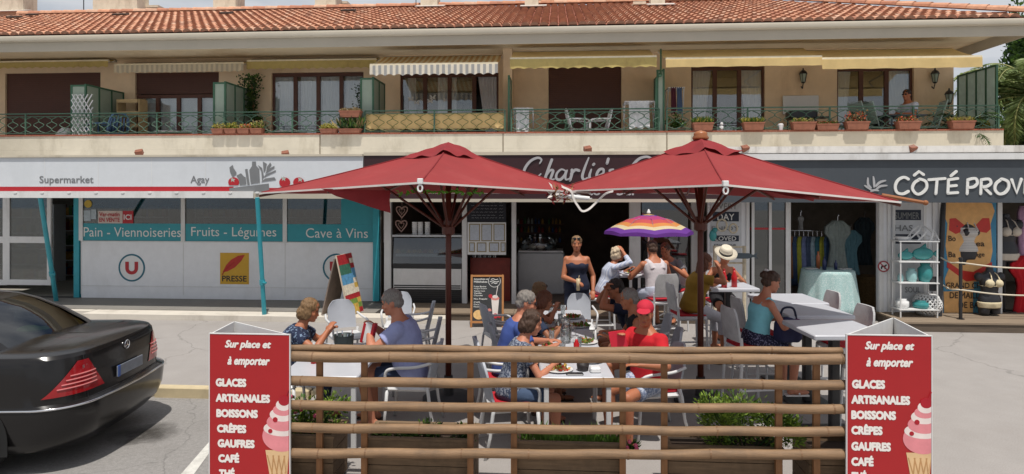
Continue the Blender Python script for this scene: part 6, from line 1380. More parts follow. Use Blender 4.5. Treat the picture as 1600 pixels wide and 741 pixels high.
# ---------- red menu boards ----------
def menu(u0, u1, vt, back, lb, rows, cone):
    x0, x1 = fx(u0,YF-0.05), fx(u1,YF-0.05); Y = YF-0.05; zt_ = fz(u0, vt, Y); t = thing('menu_stand', lb, 'menu stand', ((x0+x1)/2, Y, 0), 0, 'red folding menu stands'); t['_o'] = t.location
    s = MB(); s.box(x0, x1, Y, Y+0.012, 0.01, zt_); s.build('front_panel', mat('menu_red', c8(170,30,34), 0.5, var=0.04), t, world=True)
    s = MB(); s.box(x0-0.008, x0-0.001, Y-0.003, Y+0.015, 0.01, zt_+0.008); s.box(x1+0.001, x1+0.008, Y-0.003, Y+0.015, 0.01, zt_+0.008); s.box(x0, x1, Y-0.003, Y+0.015, zt_+0.001, zt_+0.008); s.build('edge_trim', M_white, t, world=True)
    bx, by = back.x, back.y; a, b_ = (Vector((x0, Y+0.016, 0)), Vector((x1, Y+0.016, 0)))
    for p, nm in ((a, 'side_panel'), (b_, 'rear_panel')):
        dd = (Vector((bx,by,0)) - p); nn_ = Vector((-dd.y, dd.x, 0)).normalized()*0.006; s = MB()
        q = [p-nn_, p+nn_, Vector((bx,by,0))*1+nn_, Vector((bx,by,0))-nn_]; s.add([(v.x,v.y,0.01) for v in q] + [(v.x,v.y,zt_) for v in q], [(3,2,1,0),(4,5,6,7),(0,1,5,4),(1,2,6,5),(2,3,7,6),(3,0,4,7)]); s.build(nm, M_white, t, world=True)
    for tx, a_, b2, v, h, bo, sh_ in rows:
        text(t, tx, fp(a_, v, Y-0.001), UX, UZ, fx(b2,Y)-fx(a_,Y), h, mat('menu_letters', c8(238,232,226), 0.6, var=0.03), bold=bo*1.4, shear=sh_, t=0.0005)
    # ice cream cone, printed flat
    cu, cv = cone; O = fp(cu, cv, Y-0.002); q_ = dY(cu,Y)/1000
    def PQ(pts): return [(min(x, (u1-cu-0.6))*q_, y*q_) for x, y in pts]
    s = MB(); s.poly(PQ([(-26,-32),(26,-32),(24,-42),(2,-150),(-6,-150)]), O, UX, UZ, 0.0004); s.mi = 4
    for k in range(5): s.poly(PQ([(-24+k*9,-40),(-22+k*9,-40),(-2+k*6,-110),(-4+k*6,-110)]), O, UX, UZ, 0.0007); s.poly(PQ([(24-k*9,-40),(22-k*9,-40),(0-k*5,-110),(2-k*5,-110)]), O, UX, UZ, 0.0008)
    w1 = 9*q_*1.6
    s.mi = 1; s.poly(PQ(circ(0,-10,31,28,24)), O, UX, UZ, 0.0009); s.mi = 2; s.poly(PQ(circ(0,2,29,28,12)), O, UX, UZ, 0.0012); s.mi = 1; s.poly(PQ(circ(1,12,25,26,14)), O, UX, UZ, 0.0015); s.mi = 2; s.poly(PQ(circ(1,24,20,26,11)), O, UX, UZ, 0.0018); s.mi = 1; s.poly(PQ(circ(2,31,16,24,9)), O, UX, UZ, 0.0021); s.mi = 2; s.poly(PQ(circ(3,39,12,24,9)), O, UX, UZ, 0.0024)
    s.mi = 3; s.poly(PQ(circ(4,46,9,20,8)), O, UX, UZ, 0.0030); s.poly(PQ(circ(-10,16,4,12)), O, UX, UZ, 0.0033); s.poly(PQ(circ(-18,-2,3.5,12)), O, UX, UZ, 0.0033); s.stroke(PQ([(6,50),(10,60),(16,63)]), 0.008, O, UX, UZ, 0.0022)
    s.build('ice_cream_picture', [mat('cone_tan', c8(222,186,140), 0.6), mat('swirl_pink', c8(226,140,146), 0.6), mat('swirl_white', c8(236,222,216), 0.6), mat('cherry', c8(170,24,40), 0.4), mat('cone_line', c8(186,140,92), 0.6)], t, world=True)
def col(px, y, h=10): return h*dY(px, YF)/1000
lr = [('Sur place et',352,423,546,0.072,0.035,0.28),('à emporter',356,421,573,0.078,0.035,0.28),('GLACES',338,384,603,0.056,0.05,0),('ARTISANALES',338,421,627,0.056,0.05,0),('BOISSONS',339,402,651,0.056,0.05,0),('CRÊPES',340,384,675,0.07,0.05,0),('GAUFRES',341,397,698,0.056,0.05,0),('CAFÉ',342,373,721.5,0.07,0.05,0),('THÉ',343,366,745,0.07,0.05,0)]
rr_ = [('Sur place et',1352,1428,549,0.072,0.035,0.28),('à emporter',1354,1426,576,0.078,0.035,0.28),('GLACES',1332,1382,606,0.056,0.05,0),('ARTISANALES',1331,1421,630,0.056,0.05,0),('BOISSONS',1331,1399,654,0.056,0.05,0),('CRÊPES',1331,1378,678,0.07,0.05,0),('GAUFRES',1331,1391,703,0.056,0.05,0),('CAFÉ',1331,1364,727,0.07,0.05,0),('THÉ',1331,1353,750,0.07,0.05,0)]
menu(328, 452, 522, C(366, 5.62), 'red folding menu stand beside the parked car end of the fence', lr, (440, 672))
menu(1324, 1455, 524, C(1396, 5.45), 'red folding menu stand at the open pavement end of the fence', rr_, (1443, 676))
# =====================================================  BALCONY THINGS  =====================================================
random.seed(21)
def bp_(u, z=3.766, dy=0.02): return Vector((fx(u, YB), YB+dy, z))
def flowerpot(u0, u1, lb, plant, h=0.17, z=3.766, dy=0.0):
    x0, x1 = fx(u0, YB), fx(u1, YB); t = thing('flower_trough', lb, 'planter', ((x0+x1)/2, YB+dy, z), 0, 'terracotta troughs on the balcony edge')
    hx = (x1-x0)/2; s = MB(); s.rings([[(hx*k_*a, 0.10*k_*b-0.02, zz) for a, b in ((-1,-1),(1,-1),(1,1),(-1,1))] for zz, k_ in ((0,0.88),(h*0.82,1.0),(h*0.82,1.06),(h,1.06),(h,0.94),(h*0.8,0.92))]); s.build('trough', M_terra, t)
    s = MB(); n = int(90*hx/0.2)
    for _ in range(n*4):
        x_, y_ = random.uniform(-hx,hx)*0.9, random.uniform(-0.08,0.08); H_ = plant[1]*random.uniform(0.3,1); s.mi = random.choice(plant[2]); s.leaf((x_, y_, h*0.85), (random.uniform(-1,1)*0.8, random.uniform(-1,1)*0.8, 1), H_, 0.16 if plant[0] == 'spiky' else 0.5) if plant[0] == 'spiky' else s.leaf((x_, y_, h*0.9 + random.uniform(0,H_)), (random.uniform(-1,1), random.uniform(-1,1), random.uniform(-0.2,1)), 0.05, 0.6)
    s.build('plants', PM, t); return t
PM = [M_leafd, M_leaf, M_leafy, mat('flower_orange', c8(200,90,60), 0.7), mat('leaf_dry', c8(150,130,90), 0.8, var=0.3)]
flowerpot(334,352,'leftmost brick red trough of yellow succulents on the balcony edge',('bushy',0.14,(2,2,4)),0.11)
flowerpot(354,372,'second brick red trough of yellow succulents on the balcony edge',('bushy',0.16,(2,2,1)),0.11)
flowerpot(374,392,'third brick red trough with pale succulents on the balcony edge',('bushy',0.12,(2,4,3)),0.11)
flowerpot(394,412,'fourth brick red trough below the ivy column',('bushy',0.2,(2,4,1)),0.11)
flowerpot(502,528,'low trough of yellow plants under the four pane window',('bushy',0.14,(2,2)),0.09)
flowerpot(531,565,'low trough of tall mixed plants left of the beige screen',('spiky',0.35,(0,1,4)),0.09)
flowerpot(533,565,'brick red trough hung high on the railing left of the beige screen',('bushy',0.08,(4,)),0.15, z=4.11, dy=-0.02)
flowerpot(1082,1113,'terracotta trough of spiky green leaves below the centre right window, left one',('spiky',0.2,(1,2,1)))
flowerpot(1160,1192,'terracotta trough of yellow green leaves below the centre right window, right one',('spiky',0.18,(2,1)))
flowerpot(1236,1272,'terracotta trough of dry plants in front of the dark barbecue',('bushy',0.10,(4,1,2)))
flowerpot(1275,1310,'long low terracotta trough of short plants next to the barbecue',('bushy',0.07,(4,1,3)),0.13, dy=0.06)
flowerpot(1320,1355,'terracotta trough with tall tangled dry plants',('bushy',0.28,(4,0,3)))
flowerpot(1400,1435,'terracotta trough with orange flowers in front of the seated person',('bushy',0.13,(3,1,4)))
flowerpot(1483,1519,'rightmost terracotta trough with yellowish leaves in front of the spiky palm',('spiky',0.15,(2,4)))
def chair_plastic(u, d_y, rz, lb, m):
    p = Vector((fx(u, YB+d_y), YB+d_y, FL+0.01)); t = thing('plastic_chair', lb, 'chair', tuple(p), rz, 'plastic chairs on the balcony')
    s = MB(); s.rbox((0,0,0.42), (0.46,0.44,0.03), 0.05); s.build('seat', m, t, ang=40)
    s = MB(); n = 6
    for i in range(n): x_ = -0.19+0.38*i/(n-1); s.tube([(x_,-0.2,0.44),(x_*1.02,-0.25,0.65),(x_*0.9,-0.29,0.84-0.02*abs(i-2.5))], 0.017, 6)
    s.tube(catmull([Vector((-0.22,-0.2,0.44)),Vector((-0.23,-0.25,0.66)),Vector((-0.16,-0.30,0.86)),Vector((0,-0.31,0.90)),Vector((0.16,-0.30,0.86)),Vector((0.23,-0.25,0.66)),Vector((0.22,-0.2,0.44))], 4), 0.02, 6); s.build('backrest', m, t, smooth=True)
    for sx in (1,-1):
        s = MB(); s.tube(catmull([Vector((sx*0.235,-0.25,0.66)),Vector((sx*0.27,0,0.655)),Vector((sx*0.26,0.2,0.62)),Vector((sx*0.25,0.22,0.42))], 4), 0.02, 6); s.build('armrest', m, t, smooth=True)
        for sy in (1,-1): s = MB(); s.tube([(sx*0.2,sy*0.19,0.42),(sx*0.25,sy*0.25,0)], 0.02, 6); s.build('leg', m, t)
    return t
M_pw = mat('plastic_white', c8(214,214,214), 0.4, var=0.04); M_pb = mat('plastic_blue', c8(86,116,150), 0.4, var=0.05); M_pg = mat('plastic_green', c8(110,150,120), 0.4)
chair_plastic(160, 0.55, R(100), 'pale blue plastic chair beside the white lattice', M_pb)
chair_plastic(178, 0.6, R(60), 'pale blue plastic chair further right, half behind the first', M_pb)
chair_plastic(875, 0.8, R(70), 'pale green plastic chair before the brown shutter', M_pg)
chair_plastic(905, 0.4, R(-85), 'white plastic garden chair turned left before the brown shutter', M_pw)
chair_plastic(934, 0.42, R(95), 'white plastic garden chair turned right before the brown shutter', M_pw)
def fold_chair(u, d_y, rz, lb):
    p = Vector((fx(u, YB+d_y), YB+d_y, FL+0.01)); t = thing('folding_chair', lb, 'chair', tuple(p), rz, 'grey green folding chairs on the balcony'); m = mat('chair_greygreen', c8(150,168,158), 0.6)
    s = MB(); s.box(-0.21,0.21,-0.2,0.2,0.43,0.45); s.build('seat', m, t)
    s = MB(); s.tube([(-0.21,-0.18,0.45),(-0.21,-0.36,1.0),(0.21,-0.36,1.0),(0.21,-0.18,0.45)], 0.014, 6); s.add([(-0.2,-0.2,0.52),(0.2,-0.2,0.52),(0.2,-0.35,0.98),(-0.2,-0.35,0.98)], [(0,1,2,3)]); s.build('backrest', m, t)
    for sx in (1,-1): s = MB(); s.tube([(sx*0.22,-0.2,0.45),(sx*0.22,0.22,0.0)], 0.013, 6); s.build('leg', m, t); s = MB(); s.tube([(sx*0.2,0.2,0.43),(sx*0.2,-0.25,0.0)], 0.013, 6); s.build('leg', m, t)
fold_chair(1357, 0.5, R(-75), 'grey folding chair left of the balcony table, nearest the tangled plants'); fold_chair(1372, 0.6, R(-70), 'grey folding chair directly left of the balcony table'); fold_chair(1446, 0.45, R(80), 'grey folding chair right of the seated balcony person')
def btable(u, dy, r, h, lb, m, wx=None):
    p = Vector((fx(u, YB+dy), YB+dy, FL+0.01)); t = thing('balcony_table', lb, 'table', tuple(p)); s = MB(); s.lathe([(r,h-0.03),(r,h),(0.02,h+0.002)], n=28) if not wx else s.rbox((0,0,h-0.015),(wx,0.6,0.03),0.03); s.build('tabletop', m, t)
    for a in (0.8,2.4,3.9,5.5): s = MB(); q = r*0.7 if not wx else wx*0.42; s.tube([(q*math.cos(a),q*0.8*math.sin(a),h-0.03),(q*1.15*math.cos(a),q*0.9*math.sin(a),0)], 0.02, 6); s.build('leg', m, t)
btable(270, 0.6, 0.42, 0.46, 'low round white table behind the railing left of the trough of succulents', M_pw)
btable(453, 0.6, 0.40, 0.44, 'white cloth covered table below the four pane window', M_pw)
btable(1406, 0.65, 0.4, 0.72, 'grey balcony table beside the seated person', mat('table_slate', c8(96,110,118), 0.6), wx=0.9)
# lattice
t = thing('lattice_trellis', 'white expanding lattice trellis leaning on the railing', 'trellis', tuple(fp(130, 212, YB+0.2)), R(0)); s = MB(); O = fp(112, 212, YB+0.16) - Vector(t.location)
Wl, Hl = 0.52, 0.98
for k in range(-8, 9):
    for sg in (1,-1):
        pts = []
        for q in range(2): pass
        x0 = k*0.105; a = (x0, 0.0); b_ = (x0 + sg*0.62*Hl, Hl)
        def clip(p, q):
            (xa, ya), (xb, yb) = p, q; ta, tb = 0, 1
            for lo_, hi_, c0_, dc in ((0, Wl, xa, xb-xa), (0, Hl, ya, yb-ya)):
                if abs(dc) < 1e-9:
                    if c0_ < lo_ or c0_ > hi_: return None
                    continue
                t1, t2 = (lo_-c0_)/dc, (hi_-c0_)/dc
                if t1 > t2: t1, t2 = t2, t1
                ta, tb = max(ta, t1), min(tb, t2)
            return None if ta >= tb else ((xa+(xb-xa)*ta, ya+(yb-ya)*ta), (xa+(xb-xa)*tb, ya+(yb-ya)*tb))
        c = clip(a, b_)
        if c: s.tube([O + Vector((c[0][0], 0.012*sg, c[0][1])), O + Vector((c[1][0]-0.0, 0.012*sg, c[1][1]))], 0.013, 4)
s.build('lattice', M_pw, t)
# wrapped item, shelving, drying racks, board
s = MB(); s.ell((0,0,0.2), (0.22,0.2,0.26)); s.rbox((0,0,0.05),(0.4,0.3,0.1),0.05); t = thing('covered_item', 'white cover draped over a low item left of the lattice', 'cover', tuple(Vector((fx(102,YB+0.4), YB+0.4, FL+0.12)))); remesh('cover', s, M_pw, t, 0.02, 3, disp=0.02, dsc=9)
t = thing('shelving_unit', 'beige shelving unit with sloping trays on the balcony', 'shelf', (fx(206,YW-0.4), YW-0.4, FL)); m = mat('shelf_beige', c8(190,164,120), 0.8)
s = MB(); x0, x1 = fx(190,YW-0.4), fx(222,YW-0.4)
for z in (0.35,0.7,1.02,1.32): s.obox(Vector(((x0+x1)/2, YW-0.4, FL+z)), (x1-x0, 0.36, 0.03), Matrix.Rotation(R(18),3,'X')); s.obox(Vector(((x0+x1)/2, YW-0.57, FL+z-0.02)), (x1-x0, 0.02, 0.08))
s.build('trays', m, t, world=True); s = MB()
for x_ in (x0-0.015, x1+0.015): s.box(x_-0.012, x_+0.012, YW-0.55, YW-0.22, FL, FL+1.35)
s.build('uprights', m, t, world=True)
def airer(u0, u1, lb, mcol, zt=1.0, dy=0.45, n=1):
    x0, x1 = fx(u0,YB+dy), fx(u1,YB+dy); t = thing('drying_rack', lb, 'drying rack', ((x0+x1)/2, YB+dy, FL)); s = MB()
    for y_ in (-0.25,-0.08,0.08,0.25): s.tube([(x0, YB+dy+y_, FL+zt), (x1, YB+dy+y_, FL+zt)], 0.01, 5)
    for x_ in (x0, x1): s.tube([(x_, YB+dy-0.27, FL+zt), (x_, YB+dy+0.27, FL+zt)], 0.012, 5); s.tube([(x_, YB+dy-0.2, FL+zt), (x_, YB+dy+0.2, FL)], 0.012, 5); s.tube([(x_, YB+dy+0.2, FL+zt), (x_, YB+dy-0.2, FL)], 0.012, 5)
    s.build('rack_frame', M_pw, t, world=True)
    for k in range(n):
        a = x0 + (x1-x0)*(0.12+0.76*k/n); b_ = x0 + (x1-x0)*(0.12+0.76*(k+0.9)/n); s = MB(); rows = [[(a + (b_-a)*j/14, YB+dy-0.255-0.012*q - 0.012*math.sin(j*1.1+q), FL+zt+0.012 - (0.62 + 0.03*math.sin(j))*q/6) for j in range(15)] for q in range(7)]; s.rings(rows, cap=False, closed=False); s.build('laundry', mcol[k % len(mcol)], t, smooth=True, world=True)
airer(975, 1021, 'white drying rack hung with a white patterned cloth', [cloth('wash',(205,205,205), 0.25)], 1.05)
airer(804, 833, 'white cloth spread on a low rack at the left end of the plain shutter balcony', [MATS['cloth_wash']], 0.92)
airer(1042, 1066, 'small drying rack with dark red garment beside the narrow divider', [cloth('winered',(80,30,44)), K_denim], 1.42, 0.9, 2)
t = thing('potted_plant', 'green plant in a beige pot beside the small drying rack', 'potted plant', tuple(Vector((fx(1057,YB+0.3), YB+0.3, FL+0.1)))); s = MB(); s.lathe([(0.15,0),(0.2,0.32),(0.21,0.34),(0.18,0.34),(0.15,0.3)], n=18); s.build('pot', M_terra, t, smooth=True); s = MB()
for _ in range(260): s.leaf((random.gauss(0,0.1),random.gauss(0,0.1),0.36+abs(random.gauss(0,0.12))), (random.uniform(-1,1),random.uniform(-1,1),random.uniform(0,1)), 0.08)
s.build('leaves', M_leaf, t)
s = MB(); s.rbox((0,0,0), (0.84,0.03,0.45), 0.015); solo('white_board', s, M_pw, 'blank white board standing against the wall behind the barbecue', 'board', loc=tuple(fp(1251,164,YW-0.06)))
t = thing('barbecue', 'dark covered barbecue in front of the white board', 'barbecue', tuple(Vector((fx(1252,YW-0.6),YW-0.6,FL)))); s = MB(); s.rbox((0,0,0.80),(0.62,0.4,0.2),0.06); s.rbox((0.42,0,0.74),(0.35,0.34,0.03),0.01); s.build('grill_body', M_black, t, ang=40)
for sx in (1,-1):
    for sy in (1,-1): s = MB(); s.tube([(sx*0.25,sy*0.15,0.7),(sx*0.28,sy*0.16,0)], 0.015, 6); s.build('leg', M_black, t)
s = MB(); s.lathe([(0.05,0),(0.065,0.13),(0.05,0.15)], n=14); solo('white_pot', s, M_pw, 'little white pot on the balcony edge left of the barbecue trough', 'pot', loc=tuple(bp_(1222,3.766,0.1)))
s = MB(); s.ell((0,0,0.06),(0.05,0.045,0.07)); s.ell((0.0,-0.02,0.15),(0.035,0.035,0.035)); solo('bird_ornament', s, M_pw, 'small pale ornament on the balcony edge between the two spiky troughs', 'ornament', loc=tuple(bp_(1129,3.77,0.1)), smooth=True)
# ivy column and spiky plant
t = thing('climbing_plant', 'dark green climbing plant rising beside the half lowered shutter', 'climbing plant', (fx(395,YW-0.3), YW-0.3, FL)); s = MB(); st = MB(); st.tube([(0,0,0),(0.03,0,0.8),(-0.02,0,1.75)], 0.02, 6)
for _ in range(1500):
    z = random.uniform(0.1,1.95); w_ = 0.13 + 0.07*math.sin(z*4); s.mi = random.choice((0,0,1)); s.leaf((random.gauss(0.0,w_*0.75) + (0.1 if z < 0.9 else -0.03), random.gauss(0,0.08), z), (random.uniform(-1,1),random.uniform(-1,0.3),random.uniform(-0.5,1)), 0.07, 0.7)
s.build('foliage', [M_leafd, M_leaf], t); st.build('stem', M_timber, t)
t = thing('climbing_plant', 'thin ivy at the edge of the four pane window beside the divider', 'climbing plant', (fx(563,YW-0.25), YW-0.25, FL)); s = MB(); st = MB(); st.tube([(0,0,0),(0,0,1.7)], 0.012, 6)
for _ in range(380): s.leaf((random.gauss(0,0.07), random.gauss(0,0.05), random.uniform(0.3,1.7)), (random.uniform(-1,1),random.uniform(-1,0.3),random.uniform(-0.5,1)), 0.06, 0.7)
s.build('foliage', M_leafd, t); st.build('stem', M_timber, t)
def fronds(t, n, L_, up, lw, m, droop=1.0, nl=26, z0=0.0, rnd=0.25):
    s = MB()
    for k in range(n):
        az = 2*math.pi*k/n*2.4 + random.uniform(-rnd,rnd); el = random.uniform(*up); Lk = L_*random.uniform(0.75,1.1); p = Vector((0,0,z0)); pts = [p.copy()]; e = el
        for i in range(nl): p = p + Vector((math.cos(az)*math.cos(e), math.sin(az)*math.cos(e), math.sin(e)))*(Lk/nl); pts.append(p.copy()); e -= droop*(1.9/nl)*(0.4+1.2*i/nl)
        s.mi = 1; s.tube(pts, [0.02*L_/2*(1-0.8*i/nl) + 0.003 for i in range(nl+1)], 4); s.mi = 0
        for i in range(2, nl):
            a = (pts[i+1]-pts[i]).normalized(); sd = a.cross(UZ).normalized(); ll = lw*math.sin(math.pi*(0.12+0.8*i/nl))
            for sg in (1,-1):
                for h in (0,0.5): q = pts[i].lerp(pts[i+1], h); s.leaf(q, sd*sg + a*0.7 + Vector((0,0,random.uniform(-0.75,-0.1))), ll*random.uniform(0.8,1.1), 0.075)
    return s.build('fronds' if n > 3 else 'frond', m, t)
t = thing('spiky_plant', 'spiky dark green plant left of the pale glass screen', 'potted plant', (fx(1495,YB+0.6), YB+0.6, FL)); s = MB(); s.lathe([(0.14,0),(0.18,0.3),(0.15,0.3)], n=16); s.build('pot', M_terra, t)
fronds(t, 22, 0.95, (0.2,1.2), 0.2, [M_leafd, M_leaf], 0.9, 12, 0.3)
t = thing('potted_plant', 'leafy yellow green plant inside the foot of the pale glass screen', 'potted plant', (fx(1541,YB+0.5), YB+0.5, FL)); s = MB(); s.lathe([(0.12,0),(0.16,0.25),(0.13,0.25)], n=16); s.build('pot', M_terra, t); s = MB()
for _ in range(120): s.leaf((random.gauss(0,0.08),random.gauss(0,0.06),0.28+abs(random.gauss(0,0.12))), (random.uniform(-1,1),random.uniform(-1,1),1), 0.14, 0.3)
s.build('leaves', [M_leafy], t)

# =====================================================  TREES  =====================================================
def palm(u, d, h, n, L_, lb):
    p = C(u, d, -0.12); t = thing('palm_tree', lb, 'palm tree', tuple(p)); s = MB(); rg = []
    for k in range(40): z = h*k/39; r = 0.22*(1+0.12*((k%2)*1.0)) - 0.03*z/h; rg.append([(r*math.cos(a), r*math.sin(a), z) for a in [2*math.pi*q/14 for q in range(14)]])
    s.rings(rg); s.build('trunk', mat('palm_bark', c8(96,78,60), 0.95, var=0.3, scale=12, bump=0.5), t)
    fronds(t, n, L_, (-0.5,1.35), 0.42, [mat('palm_leaf', c8(128,146,84), 0.5, var=0.35, scale=3, trans=0.25), mat('palm_rib', c8(140,140,80), 0.6)], 1.25, 30, h)
random.seed(5)
palm(1622, 17.2, 5.0, 64, 2.6, 'large green date palm at the right end of the building')
palm(1660, 17.5, 3.4, 34, 2.3, 'lower palm with hanging fronds beyond the right end of the building')
def tree(p, h, w_, lb, nl=2600, conic=False, name='broadleaf_tree', ls=0.22, mats_=None, tr=0.12):
    t = thing(name, lb, 'tree', tuple(p)); s = MB(); s.tube([(0,0,-0.2),(0.05,0,h*0.4),(0,0.03,h*0.8)], [tr, tr*0.7, tr*0.3], 8); s.build('trunk', mat('bark', c8(84,68,54), 0.95, var=0.3), t); s = MB()
    cl = [(random.uniform(-1,1), random.uniform(-1,1), random.uniform(0.25,0.95)) for _ in range(26)]
    for _ in range(nl):
        c = random.choice(cl); k = (1-c[2])*0.9+0.12 if conic else math.sin(math.pi*min(1,c[2]*0.85+0.1)); x_, y_, z_ = c[0]*w_*k, c[1]*w_*k, c[2]*h; g = w_*(0.16 if conic else 0.28)
        s.mi = random.choice((0,1)); s.leaf((x_+random.gauss(0,g), y_+random.gauss(0,g), z_+random.gauss(0,h*0.06)), (random.uniform(-1,1),random.uniform(-1,1),random.uniform(-0.4,1)), ls*random.uniform(0.6,1.4), 0.7)
    s.build('crown', mats_ or [M_leafd, M_leaf], t); return t
random.seed(9)
tree(C(1612, 24, -0.12), 6.9, 1.0, 'dense dark evergreen behind the palm fronds', 3600); tree(C(1640, 19, -0.12), 3.6, 1.5, 'low dark shrubby tree filling the gap at the right edge', 3200)
tree(C(1700, 24, -0.12), 6, 2.0, 'broad tree further right behind the palms', 3000)
tree(C(1582, 60, -0.12), 19.2, 1.0, 'tall narrow cypress rising over the roof corner', 1500, True, 'cypress_tree', 0.5); tree(C(1594, 58, -0.12), 18.0, 0.9, 'second narrow cypress rising over the roof corner', 1500, True, 'cypress_tree', 0.5)
hl_ = MB(); n = 24; rr = []
for k in range(7):
    f = k/6; rr.append([(70*math.cos(a)*(1-f*0.93)*1.7 + C(905,190).x, 40*math.sin(a)*(1-f*0.93) + C(905,190).y, -0.5 + 54*(f*f*(3-2*f)) + 2*math.sin(a*3+k)) for a in [2*math.pi*q/n for q in range(n)]])
hl_.rings(rr); o = hl_.build('hill', mat('hill_scrub', c8(92,100,66), 0.95, var=0.4, scale=0.3)); o['kind'] = 'structure'
for i, (u, hh, ww) in enumerate(((843,1.0,1.6),(852,3.0,2.2),(862,3.6,2.4),(873,2.4,2),(884,2.2,1.6),(897,1.8,1.8),(930,3.6,2.2),(938,3.0,2.2),(947,3.2,2),(956,2.2,1.8),(966,2.4,1.8),(978,1.6,1.4),(1040,1.6,1.8))):
    p = C(u, 190, 51.0); v_top = 7; zt_ = CH + (HV-v_top)*0.19 + hh*0.6; t = thing('pine_tree', 'distant umbrella pine on the hilltop, %s behind the roof' % ('first','second','third','fourth','fifth','sixth','seventh','eighth','ninth','tenth','eleventh','twelfth','last')[i] + ' from the left', 'tree', (p.x, p.y, zt_-7), 0, 'distant pines on the hilltop')
    s = MB(); s.tube([(0,0,-4),(0,0,6)], 0.2, 6); s.build('trunk', MATS['bark'], t); s = MB()
    for _ in range(260): s.mi = random.choice((0,1)); s.leaf((random.gauss(0,ww*0.45), random.gauss(0,ww*0.45), 6.2+random.gauss(0,0.35)), (random.uniform(-1,1),random.uniform(-1,1),random.uniform(-0.2,1)), 0.6, 0.8)
    s.build('crown', [M_leafd, M_leaf], t)

# =====================================================  BOUTIQUE GOODS  =====================================================
DZ = 0.171
p = C(1293, 12.15, 0.0); t = thing('display_table', 'round display table under a pale turquoise spotted cloth', 'table', tuple(p)); m = spots('turquoise_lace', c8(158,190,188), c8(196,212,210), 70, 0.45)
s = MB(); s.lathe([(0.02,0.955),(0.44,0.955),(0.465,0.94),(0.47,0.9),(0.50,0.6),(0.53,0.3),(0.55,0.14)], n=72, wob=lambda a, z: (0.03*math.sin(a*11)+0.015*math.sin(a*17+1))*max(0,(0.94-z))*1.3); s.build('tablecloth', m, t, smooth=True)
s = MB(); s.lathe([(0.44,0.93),(0.44,0.95)], n=28); s.cyl((0,0,0),(0,0,0.93),0.04); s.build('tabletop', M_wht, t)
tz = 0.957
def on(lb, name, cat, prof, m, dx, dy, grp=None, n=14): 
    s = MB(); s.lathe(prof, n=n); solo(name, s, m, lb, cat, grp, smooth=True, loc=(p.x+dx, p.y+dy, tz))
on('dark blue tall bottle on the turquoise spotted cloth','bottle','bottle',[(0.035,0),(0.036,0.17),(0.014,0.2),(0.014,0.25)],mat('navy_glass', c8(36,44,84), 0.3),-0.1,-0.1)
on('orange topped taller bottle on the turquoise spotted cloth','bottle','bottle',[(0.035,0),(0.036,0.24),(0.02,0.27),(0.02,0.33)],mat('amber', c8(170,100,60), 0.4),-0.14,0.08)
on('small blue bottle on the right of the spotted cloth','bottle','bottle',[(0.03,0),(0.031,0.12),(0.012,0.14),(0.012,0.18)],MATS['navy_glass'],0.13,-0.05)
for i, dx in enumerate((-0.34,-0.26,0.26,0.36)): on(('pale dish at the far left of the spotted cloth','pale dish left of the blue bottle','pale dish right of the small bottle','pale dish at the far right of the spotted cloth')[i],'small_dish','dish',[(0.05,0),(0.09,0.015),(0.085,0.02),(0.04,0.008)],M_wht,dx,-0.05+0.05*(i%2),'small dishes on the spotted cloth')
# garments on rails
def garment(x, y, z, w_, h_, m, lb, grp, dress=False, rz=0.0):
    t = thing('dress' if dress else 'garment', lb, 'clothing', (x, y, z), rz, grp); s = MB(); rows = []
    for k in range(9):
        f = k/8; ww = w_*((0.35,0.95,1.0,0.62,0.52,0.58,0.66,0.76,0.86)[k] if dress else 0.95 if k else 0.7); rows.append([(ww*(-0.5+j/18), 0.03*math.sin(j*1.4+k*0.2), -h_*f) for j in range(19)] + [(ww*(0.5-j/18), 0.07+0.03*math.sin(j*1.1+k*0.3), -h_*f) for j in range(19)])
    s.rings(rows); s.build('cloth', m, t, smooth=True); s = MB(); s.tube([(0,0.03,0.0),(0,0.03,0.08),(0.02,0.03,0.10),(0.0,0.03,0.12)], 0.004, 4); s.build('hanger', M_chrome, t)
rk = thing('clothes_rail', 'clothes rail of bright garments inside the boutique behind the spotted table', 'clothes rail', (fx(1262,13.6), 13.6, 0.02)); s = MB(); x0, x1 = fx(1232,13.6), fx(1296,13.6); s.tube([(x0,13.6,0.02),(x0,13.6,1.62),(x1,13.6,1.62),(x1,13.6,0.02)], 0.016, 6); s.build('rail_frame', M_chrome, rk, world=True)
cl_ = [((150,100,60),'tan'),((60,80,110),'dark blue'),((170,170,60),'yellow green'),((120,130,170),'lilac blue'),((70,84,110),'slate'),((150,170,180),'pale blue'),((60,110,120),'teal'),((180,176,60),'lime'),((90,120,160),'blue')]
for i, (c, nm) in enumerate(cl_): garment(x0+0.06+i*(x1-x0-0.1)/8, 13.58, 1.5, 0.26, 0.85+0.05*(i*7%4), cloth('rail_%d' % i, c, 0.3), nm + ' garment on the rail behind the spotted table', 'garments on the boutique rail', rz=R(70))
for i, (u, v, w_, h_, c, nm, Y) in enumerate(((1310,345,0.5,1.0,(140,150,146),'long pale dress hanging in the boutique doorway',13.2),(1330,360,0.45,0.9,(96,136,148),'pale turquoise dress hanging beside the long pale dress',13.4),(1352,340,0.4,1.0,(50,64,72),'dark dress hanging deep inside the boutique',13.9),(1252,338,0.1,0.3,(200,200,200),'small white top hanging high in the boutique',13.8))):
    P = fp(u, v, Y); garment(P.x, Y, P.z, w_, h_, cloth('dress_%d' % i, c, 0.15), nm, None, True)
s = MB(); s.lathe([(0.22,0),(0.26,0.4),(0.28,0.62),(0.25,0.62)], n=20); solo('wicker_basket', s, mat('wicker', c8(120,96,60), 0.8, var=0.4, scale=30), 'tall wicker basket inside the boutique doorway', 'basket', loc=tuple(C(1357, 13.6, 0.02)))
